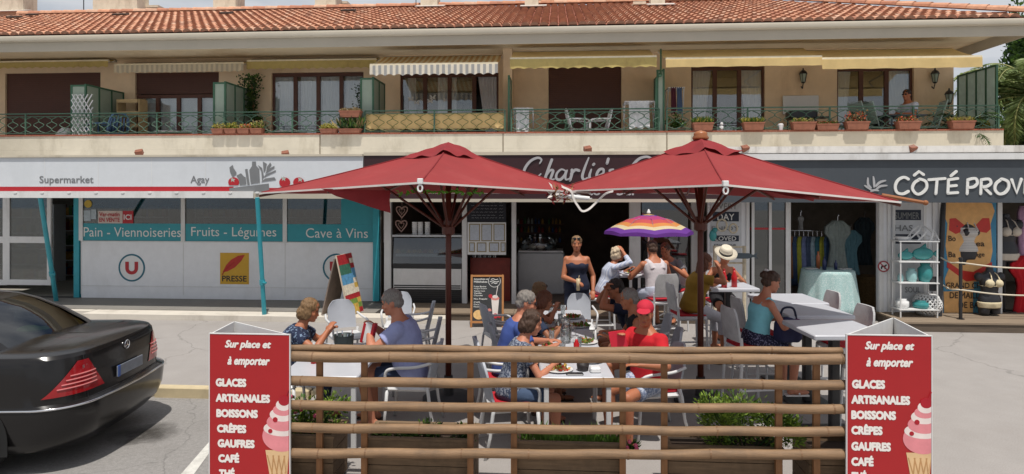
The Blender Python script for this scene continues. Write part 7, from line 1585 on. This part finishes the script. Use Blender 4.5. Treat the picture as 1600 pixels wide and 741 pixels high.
# white shelf with turquoise pottery
X0, X1, Ysh = fx(1403,12.05), fx(1460,12.05), 12.1
t = thing('display_shelf', 'white metal shelf stand holding turquoise pottery', 'shelf', ((X0+X1)/2, Ysh, DZ)); s = MB()
for x_ in (X0, X1):
    for y_ in (Ysh-0.14, Ysh+0.14): s.tube([(x_,y_,DZ),(x_,y_,1.55)], 0.013, 6)
s.build('uprights', M_white, t, world=True); zsh = [0.30, 0.78, 1.16, 1.53]
for z in zsh: s = MB(); s.box(X0-0.03, X1+0.03, Ysh-0.16, Ysh+0.16, z, z+0.02); s.build('shelf_board', M_white, t, world=True)
M_tq = mat('turquoise_glaze', c8(56,136,136), 0.25, var=0.2)
def fish(x, z, k, lb):
    s = MB(); s.ell((0,0,0.10*k), (0.15*k,0.05*k,0.09*k)); s.poly([(0.13*k,0.1*k),(0.22*k,0.17*k),(0.20*k,0.1*k),(0.22*k,0.03*k)], (0,0.015,0), UX, UZ, 0.03); s.poly([(-0.06*k,0.17*k),(0.04*k,0.25*k),(0.06*k,0.16*k)], (0,0.015,0), UX, UZ, 0.02); solo('fish_ornament', s, M_tq, lb, 'ornament', smooth=True, loc=(x, Ysh, z+0.021))
fish(X0+0.16, zsh[2], 0.9, 'left turquoise fish on the shelf stand'); fish(X0+0.46, zsh[2], 1.25, 'larger turquoise fish on the right of the shelf stand')
def jar(x, z, r, h, m, lb): s = MB(); s.lathe([(r*0.8,0),(r,h*0.25),(r,h*0.7),(r*0.6,h*0.85),(r*0.7,h)], n=18); solo('jar', s, m, lb, 'jar', smooth=True, loc=(x, Ysh, z+0.021))
jar(X0+0.07, zsh[1], 0.05, 0.14, mat('pale_aqua', c8(150,190,190), 0.3), 'smallest pale aqua jar on the shelf stand'); jar(X0+0.26, zsh[1], 0.09, 0.24, MATS['pale_aqua'], 'middle pale aqua jar on the shelf stand'); jar(X0+0.50, zsh[1], 0.12, 0.34, M_tq, 'tall turquoise jar on the shelf stand')
jar(X0+0.10, zsh[0], 0.11, 0.17, M_wht, 'white round pot on the lowest shelf'); jar(X0+0.42, zsh[0], 0.13, 0.14, M_tq, 'low turquoise pot on the lowest shelf')
s = MB()
for k in range(60): a = k*0.7; s.tube(catmull([Vector((0.30*math.cos(a),0.12*math.sin(a),0)), Vector((0.2*math.cos(a+0.5),0.1*math.sin(a+0.5),0.16)), Vector((0.05*math.cos(a+1),0.04,0.26))], 4), 0.007, 5)
solo('wire_basket', s, M_white, 'large white coral like basket on top of the shelf stand', 'basket', loc=((X0+X1)/2+0.14, Ysh, 1.551))
s = MB(); s.lathe([(0.08,0),(0.13,0.06),(0.125,0.065),(0.06,0.01)], n=20); solo('white_bowl', s, M_wht, 'white bowl on top of the shelf stand, left side', 'bowl', loc=(X0+0.1, Ysh, 1.551), smooth=True)
s = MB(); P = C(1449, 11.75, DZ)
for k in range(20):
    for sg in (1,-1):
        pts = []
        for q in range(9): f = q/8; a = 2*math.pi*k/20 + sg*f*1.3; r = 0.13 + 0.10*math.sin(math.pi*(0.1+0.8*f)); pts.append(Vector((r*math.cos(a), r*math.sin(a), 0.02+0.34*f)))
        s.tube(pts, 0.013, 5)
s.lathe([(0.14,0.0),(0.15,0.02),(0.14,0.03)], n=24); s.lathe([(0.15,0.35),(0.165,0.365),(0.15,0.38)], n=24)
solo('woven_lantern', s, M_white, 'round white woven lantern standing on the deck edge', 'lantern', smooth=True, loc=tuple(P))
s = MB(); s.box(-0.1,0.1,0,0.02,0,0.26); s.mi = 1; s.box(-0.08,0.08,-0.002,-0.0005,0.03,0.22); solo('price_board', s, [M_black, mat('dark_slate', c8(50,54,56), 0.8, var=0.4, scale=30)], 'small black framed board right of the jars', 'board', loc=tuple(fp(1462, 455, 12.0)))
s = MB(); s.lathe([(0.12,0),(0.16,0.3),(0.155,0.3),(0.115,0.01)], n=24); solo('wire_bin', s, mat('pale_wire', c8(190,190,188), 0.6), 'pale wire basket behind the woven lantern', 'basket', loc=tuple(C(1458, 12.1, DZ)))
# rope posts and mannequin torsos
def ropepost(u, d): 
    s = MB(); s.cyl((0,0,0),(0,0,1.06),0.028,0.028,10); s.lathe([(0.06,0),(0.06,0.012)],n=14); s.lathe([(0.035,1.06),(0.03,1.09),(0.01,1.10)],n=10); return s, C(u,d,DZ)
s, P1 = ropepost(1501, 11.35); solo('rope_post', s, M_black, 'black post carrying two ropes in front of the swimwear poster', 'post', None, loc=tuple(P1))
P2 = C(1720, 11.2, DZ); solo('rope_post', ropepost(1700,11)[0], M_black, 'black rope post at the far end of the boutique deck', 'post', None, loc=tuple(P2)); P0_ = C(1470, 11.75, DZ)
M_rope = mat('rope', c8(206,196,176), 0.9, var=0.1, bump=0.5, bscale=90)
for z, nm in ((1.0,'upper'),(0.52,'lower')):
    pts = catmull([P0_+Vector((0,0,z+0.05)), P0_.lerp(P1,0.5)+Vector((0,0,z-0.02)), P1+Vector((0,-0.02,z)), P1.lerp(P2,0.25)+Vector((0,0,z-0.07)), P1.lerp(P2,0.5)+Vector((0,0,z-0.09)), P1.lerp(P2,0.75)+Vector((0,0,z-0.06)), P2+Vector((0,0,z))], 8); s = MB(); s.tube(pts, 0.014, 8); solo('rope', s, M_rope, nm + ' cream rope strung along the boutique deck', 'rope', 'ropes of the boutique deck', smooth=True)
def torso_m(u, vtop, vbot, d, label, kind, m):
    P = C(u, d, 0); z0, z1 = CH + (HV-vbot)/1000*d, CH + (HV-vtop)/1000*d; H_ = z1-z0; k = H_/0.78; t = thing('mannequin_torso', label, 'mannequin', (P.x, P.y, z0), R(8), 'black mannequin torsos before the boutique')
    pr = [(0.0,0.15,0.10,0),(0.10,0.165,0.115,0),(0.20,0.16,0.11,0),(0.32,0.115,0.085,0),(0.45,0.14,0.105,0.0),(0.55,0.16,0.10,0),(0.62,0.165,0.085,0),(0.66,0.10,0.06,0),(0.69,0.05,0.05,0),(0.76,0.048,0.048,0)]
    def tr(mb, lo, hi, inf): mb.rings([[((rx*1.25+inf)*k*math.cos(a), (ry*1.15+inf)*k*math.sin(a), z*k) for a in [2*math.pi*i/24 for i in range(24)]] for z, rx, ry in [(lo+(hi-lo)*q/12, *interp(pr, lo+(hi-lo)*q/12)) for q in range(13)]])
    def interp(pr, z):
        for i in range(len(pr)-1):
            if pr[i][0] <= z <= pr[i+1][0]: f = (z-pr[i][0])/(pr[i+1][0]-pr[i][0]); return pr[i][1]*(1-f)+pr[i+1][1]*f, pr[i][2]*(1-f)+pr[i+1][2]*f
        return pr[-1][1:3]
    s = MB(); tr(s, 0, 0.76, 0)
    for sg in (1,-1): s.ell((sg*0.215*k,0,0.585*k), (0.075*k,0.07*k,0.085*k)); s.ell((sg*0.085*k,-0.10*k,0.48*k), 0.07*k); s.cyl((sg*0.10*k,0,0.02*k),(sg*0.105*k,0,-0.10*k),0.095*k,0.088*k,14)
    remesh('torso', s, mat('mannequin_black', c8(42,42,46), 0.45), t, 0.014, 3)
    s = MB()
    if kind == 'tankini': tr(s, 0.14, 0.56, 0.012); s.ell((0,-0.07*k,0.47*k),(0.18*k,0.11*k,0.08*k))
    else: tr(s, 0.02, 0.13, 0.010); 
    for sg in (1,-1):
        if kind != 'tankini': s.ell((sg*0.085*k,-0.108*k,0.475*k), 0.076*k)
        s.tube([(sg*0.085*k,-0.17*k,0.50*k),(sg*0.06*k,-0.10*k,0.64*k),(sg*0.03*k,0.0,0.70*k)], 0.013, 6)
    if kind != 'tankini': s.tube([(0.185*k*math.cos(a), 0.132*k*math.sin(a), 0.425*k) for a in [2*math.pi*i/20 for i in range(20)]], 0.009, 6, closed=True)
    remesh('swimsuit', s, m, t, 0.011, 2)
    if z0 > 0.5: s = MB(); s.cyl((0,0.02,0.0),(0,0.02,DZ-z0),0.016,0.016,8); s.lathe([(0.17,DZ-z0),(0.17,DZ-z0+0.015)],n=20); s.build('stand', M_black, t)
torso_m(1510, 336, 405, 12.0, 'mannequin torso in a white striped tankini before the poster', 'tankini', stripes('tankini', c8(206,202,196), c8(170,166,166), 0.03, 2, 0.75, trans=0))
torso_m(1571, 332, 408, 12.1, 'tallest mannequin torso in a pale bikini against the dark doorway', 'bikini', mat('bikini_pale', c8(200,190,176), 0.8, var=0.1))
torso_m(1546, 416, 482, 11.7, 'low mannequin torso in a cream bikini standing on the deck', 'bikini', mat('bikini_cream', c8(214,200,166), 0.8, var=0.1))
P = fp(1607, 400, 12.6); garment(P.x, 12.6, P.z, 0.6, 1.15, K_red, 'bright red dress hanging in the doorway at the right edge', None, True)
P = fp(1608, 322, 12.7); garment(P.x, 12.72, P.z, 0.3, 1.0, cloth('mauve',(190,150,180)), 'pale mauve towel hanging at the right edge of the boutique', None)
# low shelf stand with dream catchers left of the glazed doors
s = MB(); x0, x1 = fx(1117,12.2), fx(1163,12.2)
for x_ in (x0, x1): s.tube([(x_,12.2,0),(x_,12.2,1.42)], 0.035, 8)
for z in (1.40,1.1,0.7): s.tube([(x0,12.2,z),(x1,12.2,z)], 0.02, 6)
solo('driftwood_stand', s, mat('driftwood', c8(196,184,160), 0.9, var=0.25, scale=12), 'pale driftwood stand behind the diner in the straw hat', 'stand')
for u, v, r, lb in ((1128,352,0.09,'larger pale wreath hanging before the word banner'),(1146,357,0.07,'smaller pale wreath hanging before the word banner')):
    s = MB(); s.tube([(r*math.cos(a),0,r*math.sin(a)*1.2) for a in [2*math.pi*k/20 for k in range(20)]], 0.018, 6, closed=True); solo('wreath', s, MATS['driftwood'], lb, 'wreath', loc=tuple(fp(u, v, 12.25)), smooth=True)
t = thing('fish_sign', 'dark fish shaped sign on the driftwood stand', 'sign', tuple(fp(1163, 400, 12.0))); s = MB(); s.poly([(-0.26,0.0),(-0.2,0.04),(-0.1,0.055),(0.08,0.05),(0.16,0.02),(0.24,0.07),(0.21,0.0),(0.25,-0.06),(0.16,-0.02),(0.06,-0.05),(-0.12,-0.05),(-0.21,-0.03)], (0,0,0), UX, UZ, 0.015); s.build('fish_board', mat('fish_dark', c8(44,54,62), 0.7), t)
t = thing('turquoise_ornament', 'turquoise shell ornament beside the umbrella pole', 'ornament', tuple(fp(1114, 368, 12.2))); s = MB(); s.ell((0,0,0),(0.07,0.05,0.11)); s.ell((0.03,-0.02,0.1),(0.05,0.04,0.05)); s.build('shell', M_tq, t, smooth=True)

# =====================================================  EASELS  =====================================================
P = C(761, 11.5, 0); t = thing('easel_board', 'wooden framed chalk easel advertising drinks with a painted milkshake', 'easel', tuple(P), YAW); t['_o'] = (0,0,0); Mt = Matrix.Rotation(R(-10),3,'X'); W2, H2 = 0.30, 0.93; V = Mt @ UZ
s = MB(); O = Vector((0,-0.02,0.0))
for a, b_, c_, e_ in ((-W2,-W2+0.035,0,H2),(W2-0.035,W2,0,H2),(-W2+0.035,W2-0.035,H2-0.035,H2),(-W2+0.035,W2-0.035,0.07,0.11)): s.poly([(a,c_),(b_,c_),(b_,e_),(a,e_)], O, UX, V, 0.03)
for sg in (1,-1): s.tube([O + UX*sg*(W2-0.02) + V*H2, Vector((sg*(W2-0.02), 0.42, 0))], 0.015, 6)
s.build('frame', mat('easel_wood', c8(176,120,70), 0.6, var=0.15), t)
s = MB(); s.poly([(-W2+0.036,0.111),(W2-0.036,0.111),(W2-0.036,H2-0.036),(-W2+0.036,H2-0.036)], O, UX, V, 0.012); s.build('chalk_panel', mat('slate_chalk', c8(52,54,56), 0.8, var=0.2), t)
N_ = UX.cross(V); O2 = O + N_*0.013
t2 = [('Smoothies et',-0.24,0.02,0.84,0.035),('Milkshakes',-0.24,0.0,0.79,0.035),('Fraise Banane',-0.24,-0.02,0.71,0.025),('Mangue Passion',-0.24,-0.01,0.67,0.025),('Ananas Coco',-0.24,-0.04,0.63,0.025),('Vanille',-0.24,-0.10,0.59,0.025),('Chocolat',-0.24,-0.08,0.55,0.025),('Nos Frappés',-0.24,0.0,0.48,0.035),('Café',-0.24,-0.13,0.43,0.025),('Caramel',-0.24,-0.09,0.39,0.025),('Noisette',-0.24,-0.08,0.35,0.025)]
for tx, a, b_, z, h in t2: text(t, tx, O2 + UX*a + V*z, UX, V, b_-a, h, M_letw, bold=0.01, t=0.0015)
s = MB(); ringpoly(s, 0.13, 0.82, 0.105, 0.112, O2, UX, V, 0.0015, 28)
for zz, w_ in ((0.85,0.06),(0.81,0.08),(0.78,0.05)): s.stroke([(0.13-w_,zz),(0.13-w_/3,zz+0.012),(0.13+w_/3,zz-0.006),(0.13+w_,zz+0.006)], 0.010, O2, UX, V, 0.001, 4)
s.build('emblem', M_letw, t)
s = MB(); s.poly([(0.10,0.22),(0.19,0.22),(0.215,0.5),(0.075,0.5)], O2, UX, V, 0.0012); s.mi = 1; s.poly(circ(0.145,0.51,0.075,20,0.035), O2, UX, V, 0.002); s.mi = 0; s.poly(circ(0.145,0.54,0.05,20,0.03), O2, UX, V, 0.0026); s.stroke([(0.16,0.55),(0.19,0.72)], 0.012, O2, UX, V, 0.003, 2)
s.mi = 2
for cx, cy, r in ((0.06,0.55,0.035),(0.15,0.2,0.045),(0.06,0.18,0.04),(0.22,0.2,0.035)): s.poly(circ(cx,cy,r), O2, UX, V, 0.003)
s.mi = 3; s.poly(circ(-0.15,0.22,0.10,24,0.085), O2, UX, V, 0.002); s.poly(circ(0.0,0.25,0.07,20), O2, UX, V, 0.0024); s.mi = 1; s.poly(circ(0.0,0.25,0.045,20), O2, UX, V, 0.0032); s.poly(circ(0.04,0.29,0.04,20), O2, UX, V, 0.0028)
s.build('painted_milkshake', [mat('chalk_milk', c8(214,206,200), 0.7, var=0.1), mat('chalk_pink', c8(206,130,120), 0.7), mat('chalk_strawberry', c8(180,40,50), 0.6), mat('chalk_melon', c8(220,180,120), 0.7, var=0.2, scale=20)], t)
# leaning A board by the supermarket, seen from its side
P = C(535, 12.25, 0.115); t = thing('sandwich_board', 'open sandwich board seen edge on with a bright poster on its right leaf', 'sandwich board', tuple(P), YAW - R(13)); hB = 1.12
s = MB(); s.tube([(-0.02,-0.0,hB),(-0.24,0,0)], 0.001); s = MB()
s.add([(-0.28,-0.3,0),(-0.28,0.3,0),(-0.02,0.3,hB-0.06),(-0.02,-0.3,hB-0.06),(-0.255,-0.3,0),(-0.255,0.3,0),(0.005,0.3,hB-0.06),(0.005,-0.3,hB-0.06)], [(0,3,2,1),(4,5,6,7),(0,4,7,3),(1,2,6,5),(0,1,5,4),(3,7,6,2)]); s.build('left_leaf', mat('weathered_ply', c8(128,114,104), 0.85, var=0.2), t)
s = MB(); s.add([(0.27,-0.3,-0.0),(0.27,0.3,0),(0.01,0.3,hB),(0.01,-0.3,hB),(0.295,-0.3,0),(0.295,0.3,0),(0.035,0.3,hB),(0.035,-0.3,hB)], [(0,1,2,3),(4,7,6,5),(0,3,7,4),(1,5,6,2),(0,4,5,1),(3,2,6,7)]); s.build('right_leaf', mat('board_edge', c8(196,180,160), 0.7), t)
s = MB(); pc = [mat('poster_%d' % i, c8(*c), 0.6, var=0.3, scale=18) for i, c in enumerate(((170,40,46),(60,110,90),(90,150,190),(220,210,190),(206,170,80),(120,150,70)))]
for k in range(12):
    for j in range(4):
        f0, f1, g0, g1 = k/12, (k+1)/12, -0.29+j*0.145, -0.29+(j+1)*0.145; s.mi = (0,0,1,1,2,2,3,3,0,5,4,4)[k] if j < 3 else (0,3,0,2,2,3,4,3,0,4,5,0)[k]
        s.add([(0.037+0.26*f+0.0, g, hB*(1-f)) for f, g in ((f1,g0),(f1,g1),(f0,g1),(f0,g0))], [(0,1,2,3)])
s.build('poster', pc, t)

# =====================================================  CAR  =====================================================
M_car = bpy.data.materials.new('car_paint'); M_car.use_nodes = True; b = M_car.node_tree.nodes['Principled BSDF']; b.inputs['Base Color'].default_value = (0.012,0.011,0.011,1); b.inputs['Roughness'].default_value = 0.16; b.inputs['Coat Weight'].default_value = 0.12; b.inputs['Coat Roughness'].default_value = 0.03; b.inputs['Specular IOR Level'].default_value = 0.36
n_ = M_car.node_tree.nodes.new('ShaderNodeTexNoise'); n_.inputs['Scale'].default_value = 3; n_.inputs['Detail'].default_value = 8; mr = M_car.node_tree.nodes.new('ShaderNodeMapRange'); mr.inputs[3].default_value = 0.10; mr.inputs[4].default_value = 0.30; M_car.node_tree.links.new(n_.outputs[0], mr.inputs[0]); M_car.node_tree.links.new(mr.outputs[0], b.inputs['Roughness'])
M_cargl = glass('car_glass', (0.35,0.42,0.45), 0.9, 0.6); M_tyre = mat('tyre', (0.02,0.02,0.02), 0.85)
LV = [(0.20,0.16,4.85,0.84),(0.30,0.06,4.95,0.905),(0.42,0.015,5.02,0.925),(0.56,0.0,5.04,0.932),(0.605,0.0,5.04,0.932),(0.62,0.03,5.02,0.926),(0.64,0.075,5.0,0.922),(0.76,0.085,4.97,0.922),(0.88,0.10,4.93,0.912),(0.97,0.11,4.90,0.903),(1.03,0.115,4.87,0.890),(1.062,0.135,4.84,0.868),(1.076,0.18,4.75,0.82)]
def lvl(z):
    if z <= LV[0][0]: return LV[0]
    for i in range(len(LV)-1):
        if LV[i][0] <= z <= LV[i+1][0]:
            f = (z-LV[i][0])/(LV[i+1][0]-LV[i][0]); return tuple(LV[i][j]*(1-f)+LV[i+1][j]*f for j in range(4))
    return LV[-1]
def kz(x): return 1.0 if x < 3.3 else 1.0 - 0.36*((x-3.3)/1.75)**1.4
def cout(z, s_, off=0.0):
    """point of the body outline at height z, s_ metres from the middle of the tail, round the left side"""
    _, xr, xf, w_ = lvl(z); w_ += off; xr -= off; xf += off; rc = 0.42; rf = 0.6; sg = 1 if s_ >= 0 else -1; s_ = abs(s_); st = w_-rc
    def arcx(y): return xr + 0.10*(y/0.93)**2
    if s_ <= st: p = (arcx(s_), s_)
    elif s_ <= st + rc*math.pi/2: a = (s_-st)/rc; x0_ = arcx(st); p = (x0_ + rc*(1-math.cos(a)), st + rc*math.sin(a))
    else:
        q = s_ - st - rc*math.pi/2; Ls = xf-rf-(arcx(st)+rc)
        if q <= Ls: p = (arcx(st)+rc+q, w_)
        else:
            q -= Ls
            if q <= rf*math.pi/2: a = q/rf; p = (xf-rf+rf*math.sin(a)-0.0, w_-rf+rf*math.cos(a))
            else: p = (xf+0.0, max(0.0, w_-rf-(q-rf*math.pi/2)))
    zz = z if z < 0.62 else 0.62 + (z-0.62)*kz(p[0]); return Vector((p[0], sg*p[1], zz))
carO = CX(-3.88, 6.62, -0.12); car = thing('parked_car', 'black saloon car parked at the left with its tail towards the terrace', 'car', tuple(carO), math.pi + YAW + R(2)); car['_o'] = (0,0,0)
half = [0,0.15,0.3,0.42,0.50,0.55,0.6,0.66,0.72,0.78,0.84,0.90,0.96,1.02,1.08,1.15,1.22,1.35,1.6,1.9,2.2,2.5,2.8,3.1,3.4,3.7,4.0,4.3,4.6,4.85,5.05,5.15,5.25,5.35,5.45,5.55,5.65,5.75,5.85,5.95,6.1]
ss = half + [-q for q in reversed(half[1:])]
rings = [[cout(z, q) for q in ss] for z, *_ in LV]
top = LV[-1]
for f, dz in ((0.85,0.010),(0.6,0.018),(0.3,0.024),(0.05,0.026)):
    r0 = rings[len(LV)-1]; rings.append([Vector((2.5+(p.x-2.5)*(1-(1-f)*0.55) if False else p.x*1.0 + (0.0), p.y*f, p.z+dz)) if 0.5 < p.x < 4.6 else Vector((p.x + (0.25*(1-f) if p.x < 2 else -0.25*(1-f)), p.y*f, p.z+dz)) for p in r0])
s = MB(); s.rings([[tuple(p) for p in r] for r in rings]); 
# wheel arches are cut by dark wells set into the sides
body = s.build('body', M_car, car, ang=28)
for wx in (1.02, 4.08):
    for sg in (1,-1):
        s = MB(); pts = [(0.40*math.cos(a), 0.40*math.sin(a)) for a in [math.pi*k/20 for k in range(21)]]; pts = [(x, max(-0.14, z)) for x, z in pts]
        s.poly(pts + [(-0.40,-0.12),(0.40,-0.12)], (wx, sg*(0.931 if sg > 0 else 0.931-0.0), 0.33), Vector((1,0,0)) if sg < 0 else Vector((-1,0,0)), UZ, 0.006); s.build('wheel_arch', mat('arch_black', (0.01,0.01,0.01), 0.9), car)
        w_ = MB(); rg = []
        for yy, r_ in ((0.75,0.26),(0.75,0.32),(0.78,0.335),(0.945,0.335),(0.965,0.32),(0.965,0.235)): rg.append([(wx+r_*math.cos(a), sg*yy, 0.335+r_*math.sin(a)) for a in [2*math.pi*k/36 for k in range(36)]])
        w_.rings(rg); wo = w_.build('wheel', M_tyre, car, ang=40); s = MB(); rg = []
        for yy, r_ in ((0.945,0.235),(0.963,0.23),(0.946,0.20),(0.950,0.06),(0.966,0.04),(0.966,0.005)): rg.append([(wx+r_*math.cos(a), sg*yy, 0.335+r_*math.sin(a)) for a in [2*math.pi*k/36 for k in range(36)]])
        s.rings(rg); s.build('rim', M_alu, wo, smooth=True)
# cabin
CB = [(1.03,0.76,3.95,0.80),(1.13,0.91,3.78,0.785),(1.26,1.12,3.52,0.74),(1.38,1.37,3.28,0.68),(1.445,1.56,3.08,0.62)]
def cab(row, off=0.0, n=10):
    z, xr, xf, w_ = row; rc = 0.15; P = []; w_ += off; xr -= off; xf += off
    for qx, qy, a0 in ((xf,w_,0),(xr,w_,90),(xr,-w_,180),(xf,-w_,270)):
        for k in range(n+1):
            a = R(a0+90*k/n); cx = qx - rc if a0 in (0,270) else qx + rc; cy = (w_-rc)*(1 if qy > 0 else -1); P.append(Vector((cx+rc*math.cos(a), cy+rc*math.sin(a)*1.0, z)))
    for p in P:
        if p.x < 2.2: p.x += 0.10*(p.y/0.8)**2 - 0.04
    return P
s = MB(); s.rings([cab(r) for r in CB], cap=False); s.build('window', M_cargl, car, smooth=True)
s = MB(); R4 = cab(CB[-1], 0.004); rg = [cab((1.425,1.50,3.14,0.638),0.004), R4, cab((1.475,1.70,2.95,0.55),0), [Vector((2.4+(p.x-2.4)*0.75, p.y*0.55, 1.497)) for p in cab((1.49,1.70,2.95,0.55))], [Vector((2.4+(p.x-2.4)*0.1, p.y*0.05, 1.505)) for p in R4]]; s.rings([list(r) for r in rg]); s.build('roof', M_car, car, ang=40)
def pillar(idx, wd):
    s = MB(); rg = []
    for r in CB: P = cab(r, 0.006); a, b_ = P[idx], P[(idx+wd) % len(P)]; mid = [P[(idx+j) % len(P)] for j in range(wd+1)]; rg.append(mid + [Vector((p.x*1.0, p.y*0.97, p.z)) for p in reversed(mid)])
    s.rings(rg); s.build('pillar', M_car, car, ang=40)
n = 10
for sg in (1,-1):
    s = MB(); rows = []
    for r in CB:
        P = cab(r, 0.007); z, xr, xf, w_ = r; cor = P[11:22] if sg > 0 else [Vector((p.x, -p.y, p.z)) for p in P[11:22]]; k_ = w_/0.80
        rows.append([Vector((xr+0.62-(z-1.03)*0.25, sg*(w_+0.007), z))] + cor + [Vector((xr-0.007-0.04+0.10*(0.60*k_/0.8)**2, sg*0.60*k_, z))])
    s.rings(rows, cap=False, closed=False); s.build('pillar', M_car, car, ang=40); pillar(5, 3); pillar(33+3, 3)
def sidepillar(x_, sg):
    s = MB(); pts = []; 
    for z, xr, xf, w_ in CB: pts.append(Vector((x_, sg*(w_+0.004), z)))
    s.tube(pts, 0.03, 4); s.build('pillar', M_black, car)
for sg in (1,-1): sidepillar(2.5, sg)
# chrome strips, lamps, plate, badge
s = MB(); s.tube([cout(0.61, q*0.05, 0.004) for q in range(-110, 111)], 0.011, 6); s.build('chrome_strip', M_chrome, car, smooth=True)
s = MB(); s.tube([p + Vector((0,0,0.0)) for p in cab((1.045,0.69,3.98,0.805),0.01)][11:32], 0.008, 6); s.build('chrome_strip', M_chrome, car, smooth=True)
M_tl = mat('tail_red', c8(150,14,22), 0.12, var=0.1, coat=0.6); M_tl2 = mat('tail_clear', c8(206,120,120), 0.15)
for sg in (1,-1):
    s = MB(); rows = []; nz_ = 12
    for k in range(nz_+1):
        z = 0.70 + 0.29*k/nz_; f = k/nz_; s_in = 0.40 + 0.17*f; s_out = 1.00 - 0.32*f**0.9
        rows.append([cout(z, sg*(s_in + (s_out-s_in)*j/16), 0.007) for j in range(17)])
    s.rings(rows, cap=False, closed=False); s.build('tail_light', M_tl, car, smooth=True)
    s = MB()
    for z, e_ in ((0.765,0.88),(0.80,0.84),(0.835,0.80),(0.87,0.76)):
        s.tube([cout(z, sg*(0.50 + (e_-0.50)*j/10), 0.009) for j in range(11)], 0.007, 5)
    s.build('lamp_bars', M_tl2, car)
s = MB(); O = cout(0.70, 0.0, 0.012); s.rbox((O.x-0.0, 0, 0.765), (0.012, 0.46, 0.105), 0.003); s.mi = 1; s.rbox((O.x-0.004, 0.205, 0.765), (0.012, 0.04, 0.11), 0.002); s.build('number_plate', [mat('plate', c8(120,126,136), 0.5, var=0.2, scale=8), mat('plate_blue', c8(50,84,150), 0.5)], car)
s = MB(); cx = cout(0.985, 0, 0.012).x; s.tube([(cx, 0.042*math.cos(a), 0.985+0.042*math.sin(a)) for a in [2*math.pi*k/24 for k in range(24)]], 0.005, 6, closed=True)
for a in (90,210,330): s.cyl((cx,0,0.985),(cx,0.04*math.cos(R(a)),0.985+0.04*math.sin(R(a))),0.006,0.002,6)
s.build('badge', M_chrome, car)
bx_ = cout(0.95, 0.62, 0.006); text(car, 'S 500', Vector((bx_.x-0.006, 0.66, 0.915)), Vector((0,-1,0)), UZ, 0.17, 0.028, M_chrome, bold=0.02, t=0.003)
s = MB(); s.tube([cout(z, 0.615+0.0*z, 0.002) for z in (0.64,0.75,0.85,0.95,1.03)], 0.003, 4); s.tube([cout(z, -0.615, 0.002) for z in (0.64,0.75,0.85,0.95,1.03)], 0.003, 4); s.tube([cout(0.635, q*0.05, 0.0) for q in range(-12,13)], 0.004, 4); s.build('boot_seam', M_black, car)
# what one sees through the rear window
s = MB(); s.box(1.05,3.9,-0.74,0.74,0.60,1.03); s.rbox((1.75,0.38,1.05),(0.22,0.44,0.40),0.06); s.rbox((1.75,-0.38,1.05),(0.22,0.44,0.40),0.06); s.rbox((1.70,0.38,1.25),(0.12,0.24,0.16),0.04); s.rbox((1.70,-0.38,1.25),(0.12,0.24,0.16),0.04); s.rbox((2.7,0.38,1.05),(0.2,0.5,0.5),0.06); s.rbox((2.7,-0.38,1.05),(0.2,0.5,0.5),0.06); s.build('seats', mat('car_leather', c8(92,92,96), 0.6), car, ang=40)
s = MB(); s.tube([(1.72,0.0,1.46),(1.72,0,1.49),(1.78,0,1.505)], 0.01, 6); s.ell((1.62,0,1.495),(0.06,0.02,0.025)); s.build('roof_antenna', M_car, car, smooth=True)
s = MB(); s.ell((0.0,0,0.05),(0.14,0.10,0.06)); s.ell((0.10,0.06,0.04),(0.08,0.06,0.05)); o = solo('soft_toy', s, mat('toy_green', c8(110,140,80), 0.9, var=0.3), 'green soft bundle lying behind the rear window of the black car', 'bundle', smooth=True, loc=tuple(carO + Matrix.Rotation(math.pi+YAW+R(2),3,'Z') @ Vector((1.22,-0.2,1.035))))
s = MB(); s.ell((0,0,0),(0.06,0.05,0.035)); s.cyl((0.0,0,0),(0,-0.0,0),0.01); 
for sg in (1,-1):
    mo = MB(); mo.ell((3.35, sg*1.0, 1.02), (0.07,0.11,0.08)); mo.cyl((3.38,sg*0.86,0.98),(3.36,sg*0.98,1.0),0.025); mo.build('wing_mirror', M_car, car, smooth=True)
    h_ = MB(); 
    for hx in (1.75, 2.85): h_.rbox((hx, sg*0.925, 0.86), (0.20,0.03,0.035), 0.012)
    h_.build('door_handle', M_car, car)
for o in list(bpy.data.objects):
    if '_o' in o.keys(): del o['_o']
bpy.data.scenes.remove(TMPS)
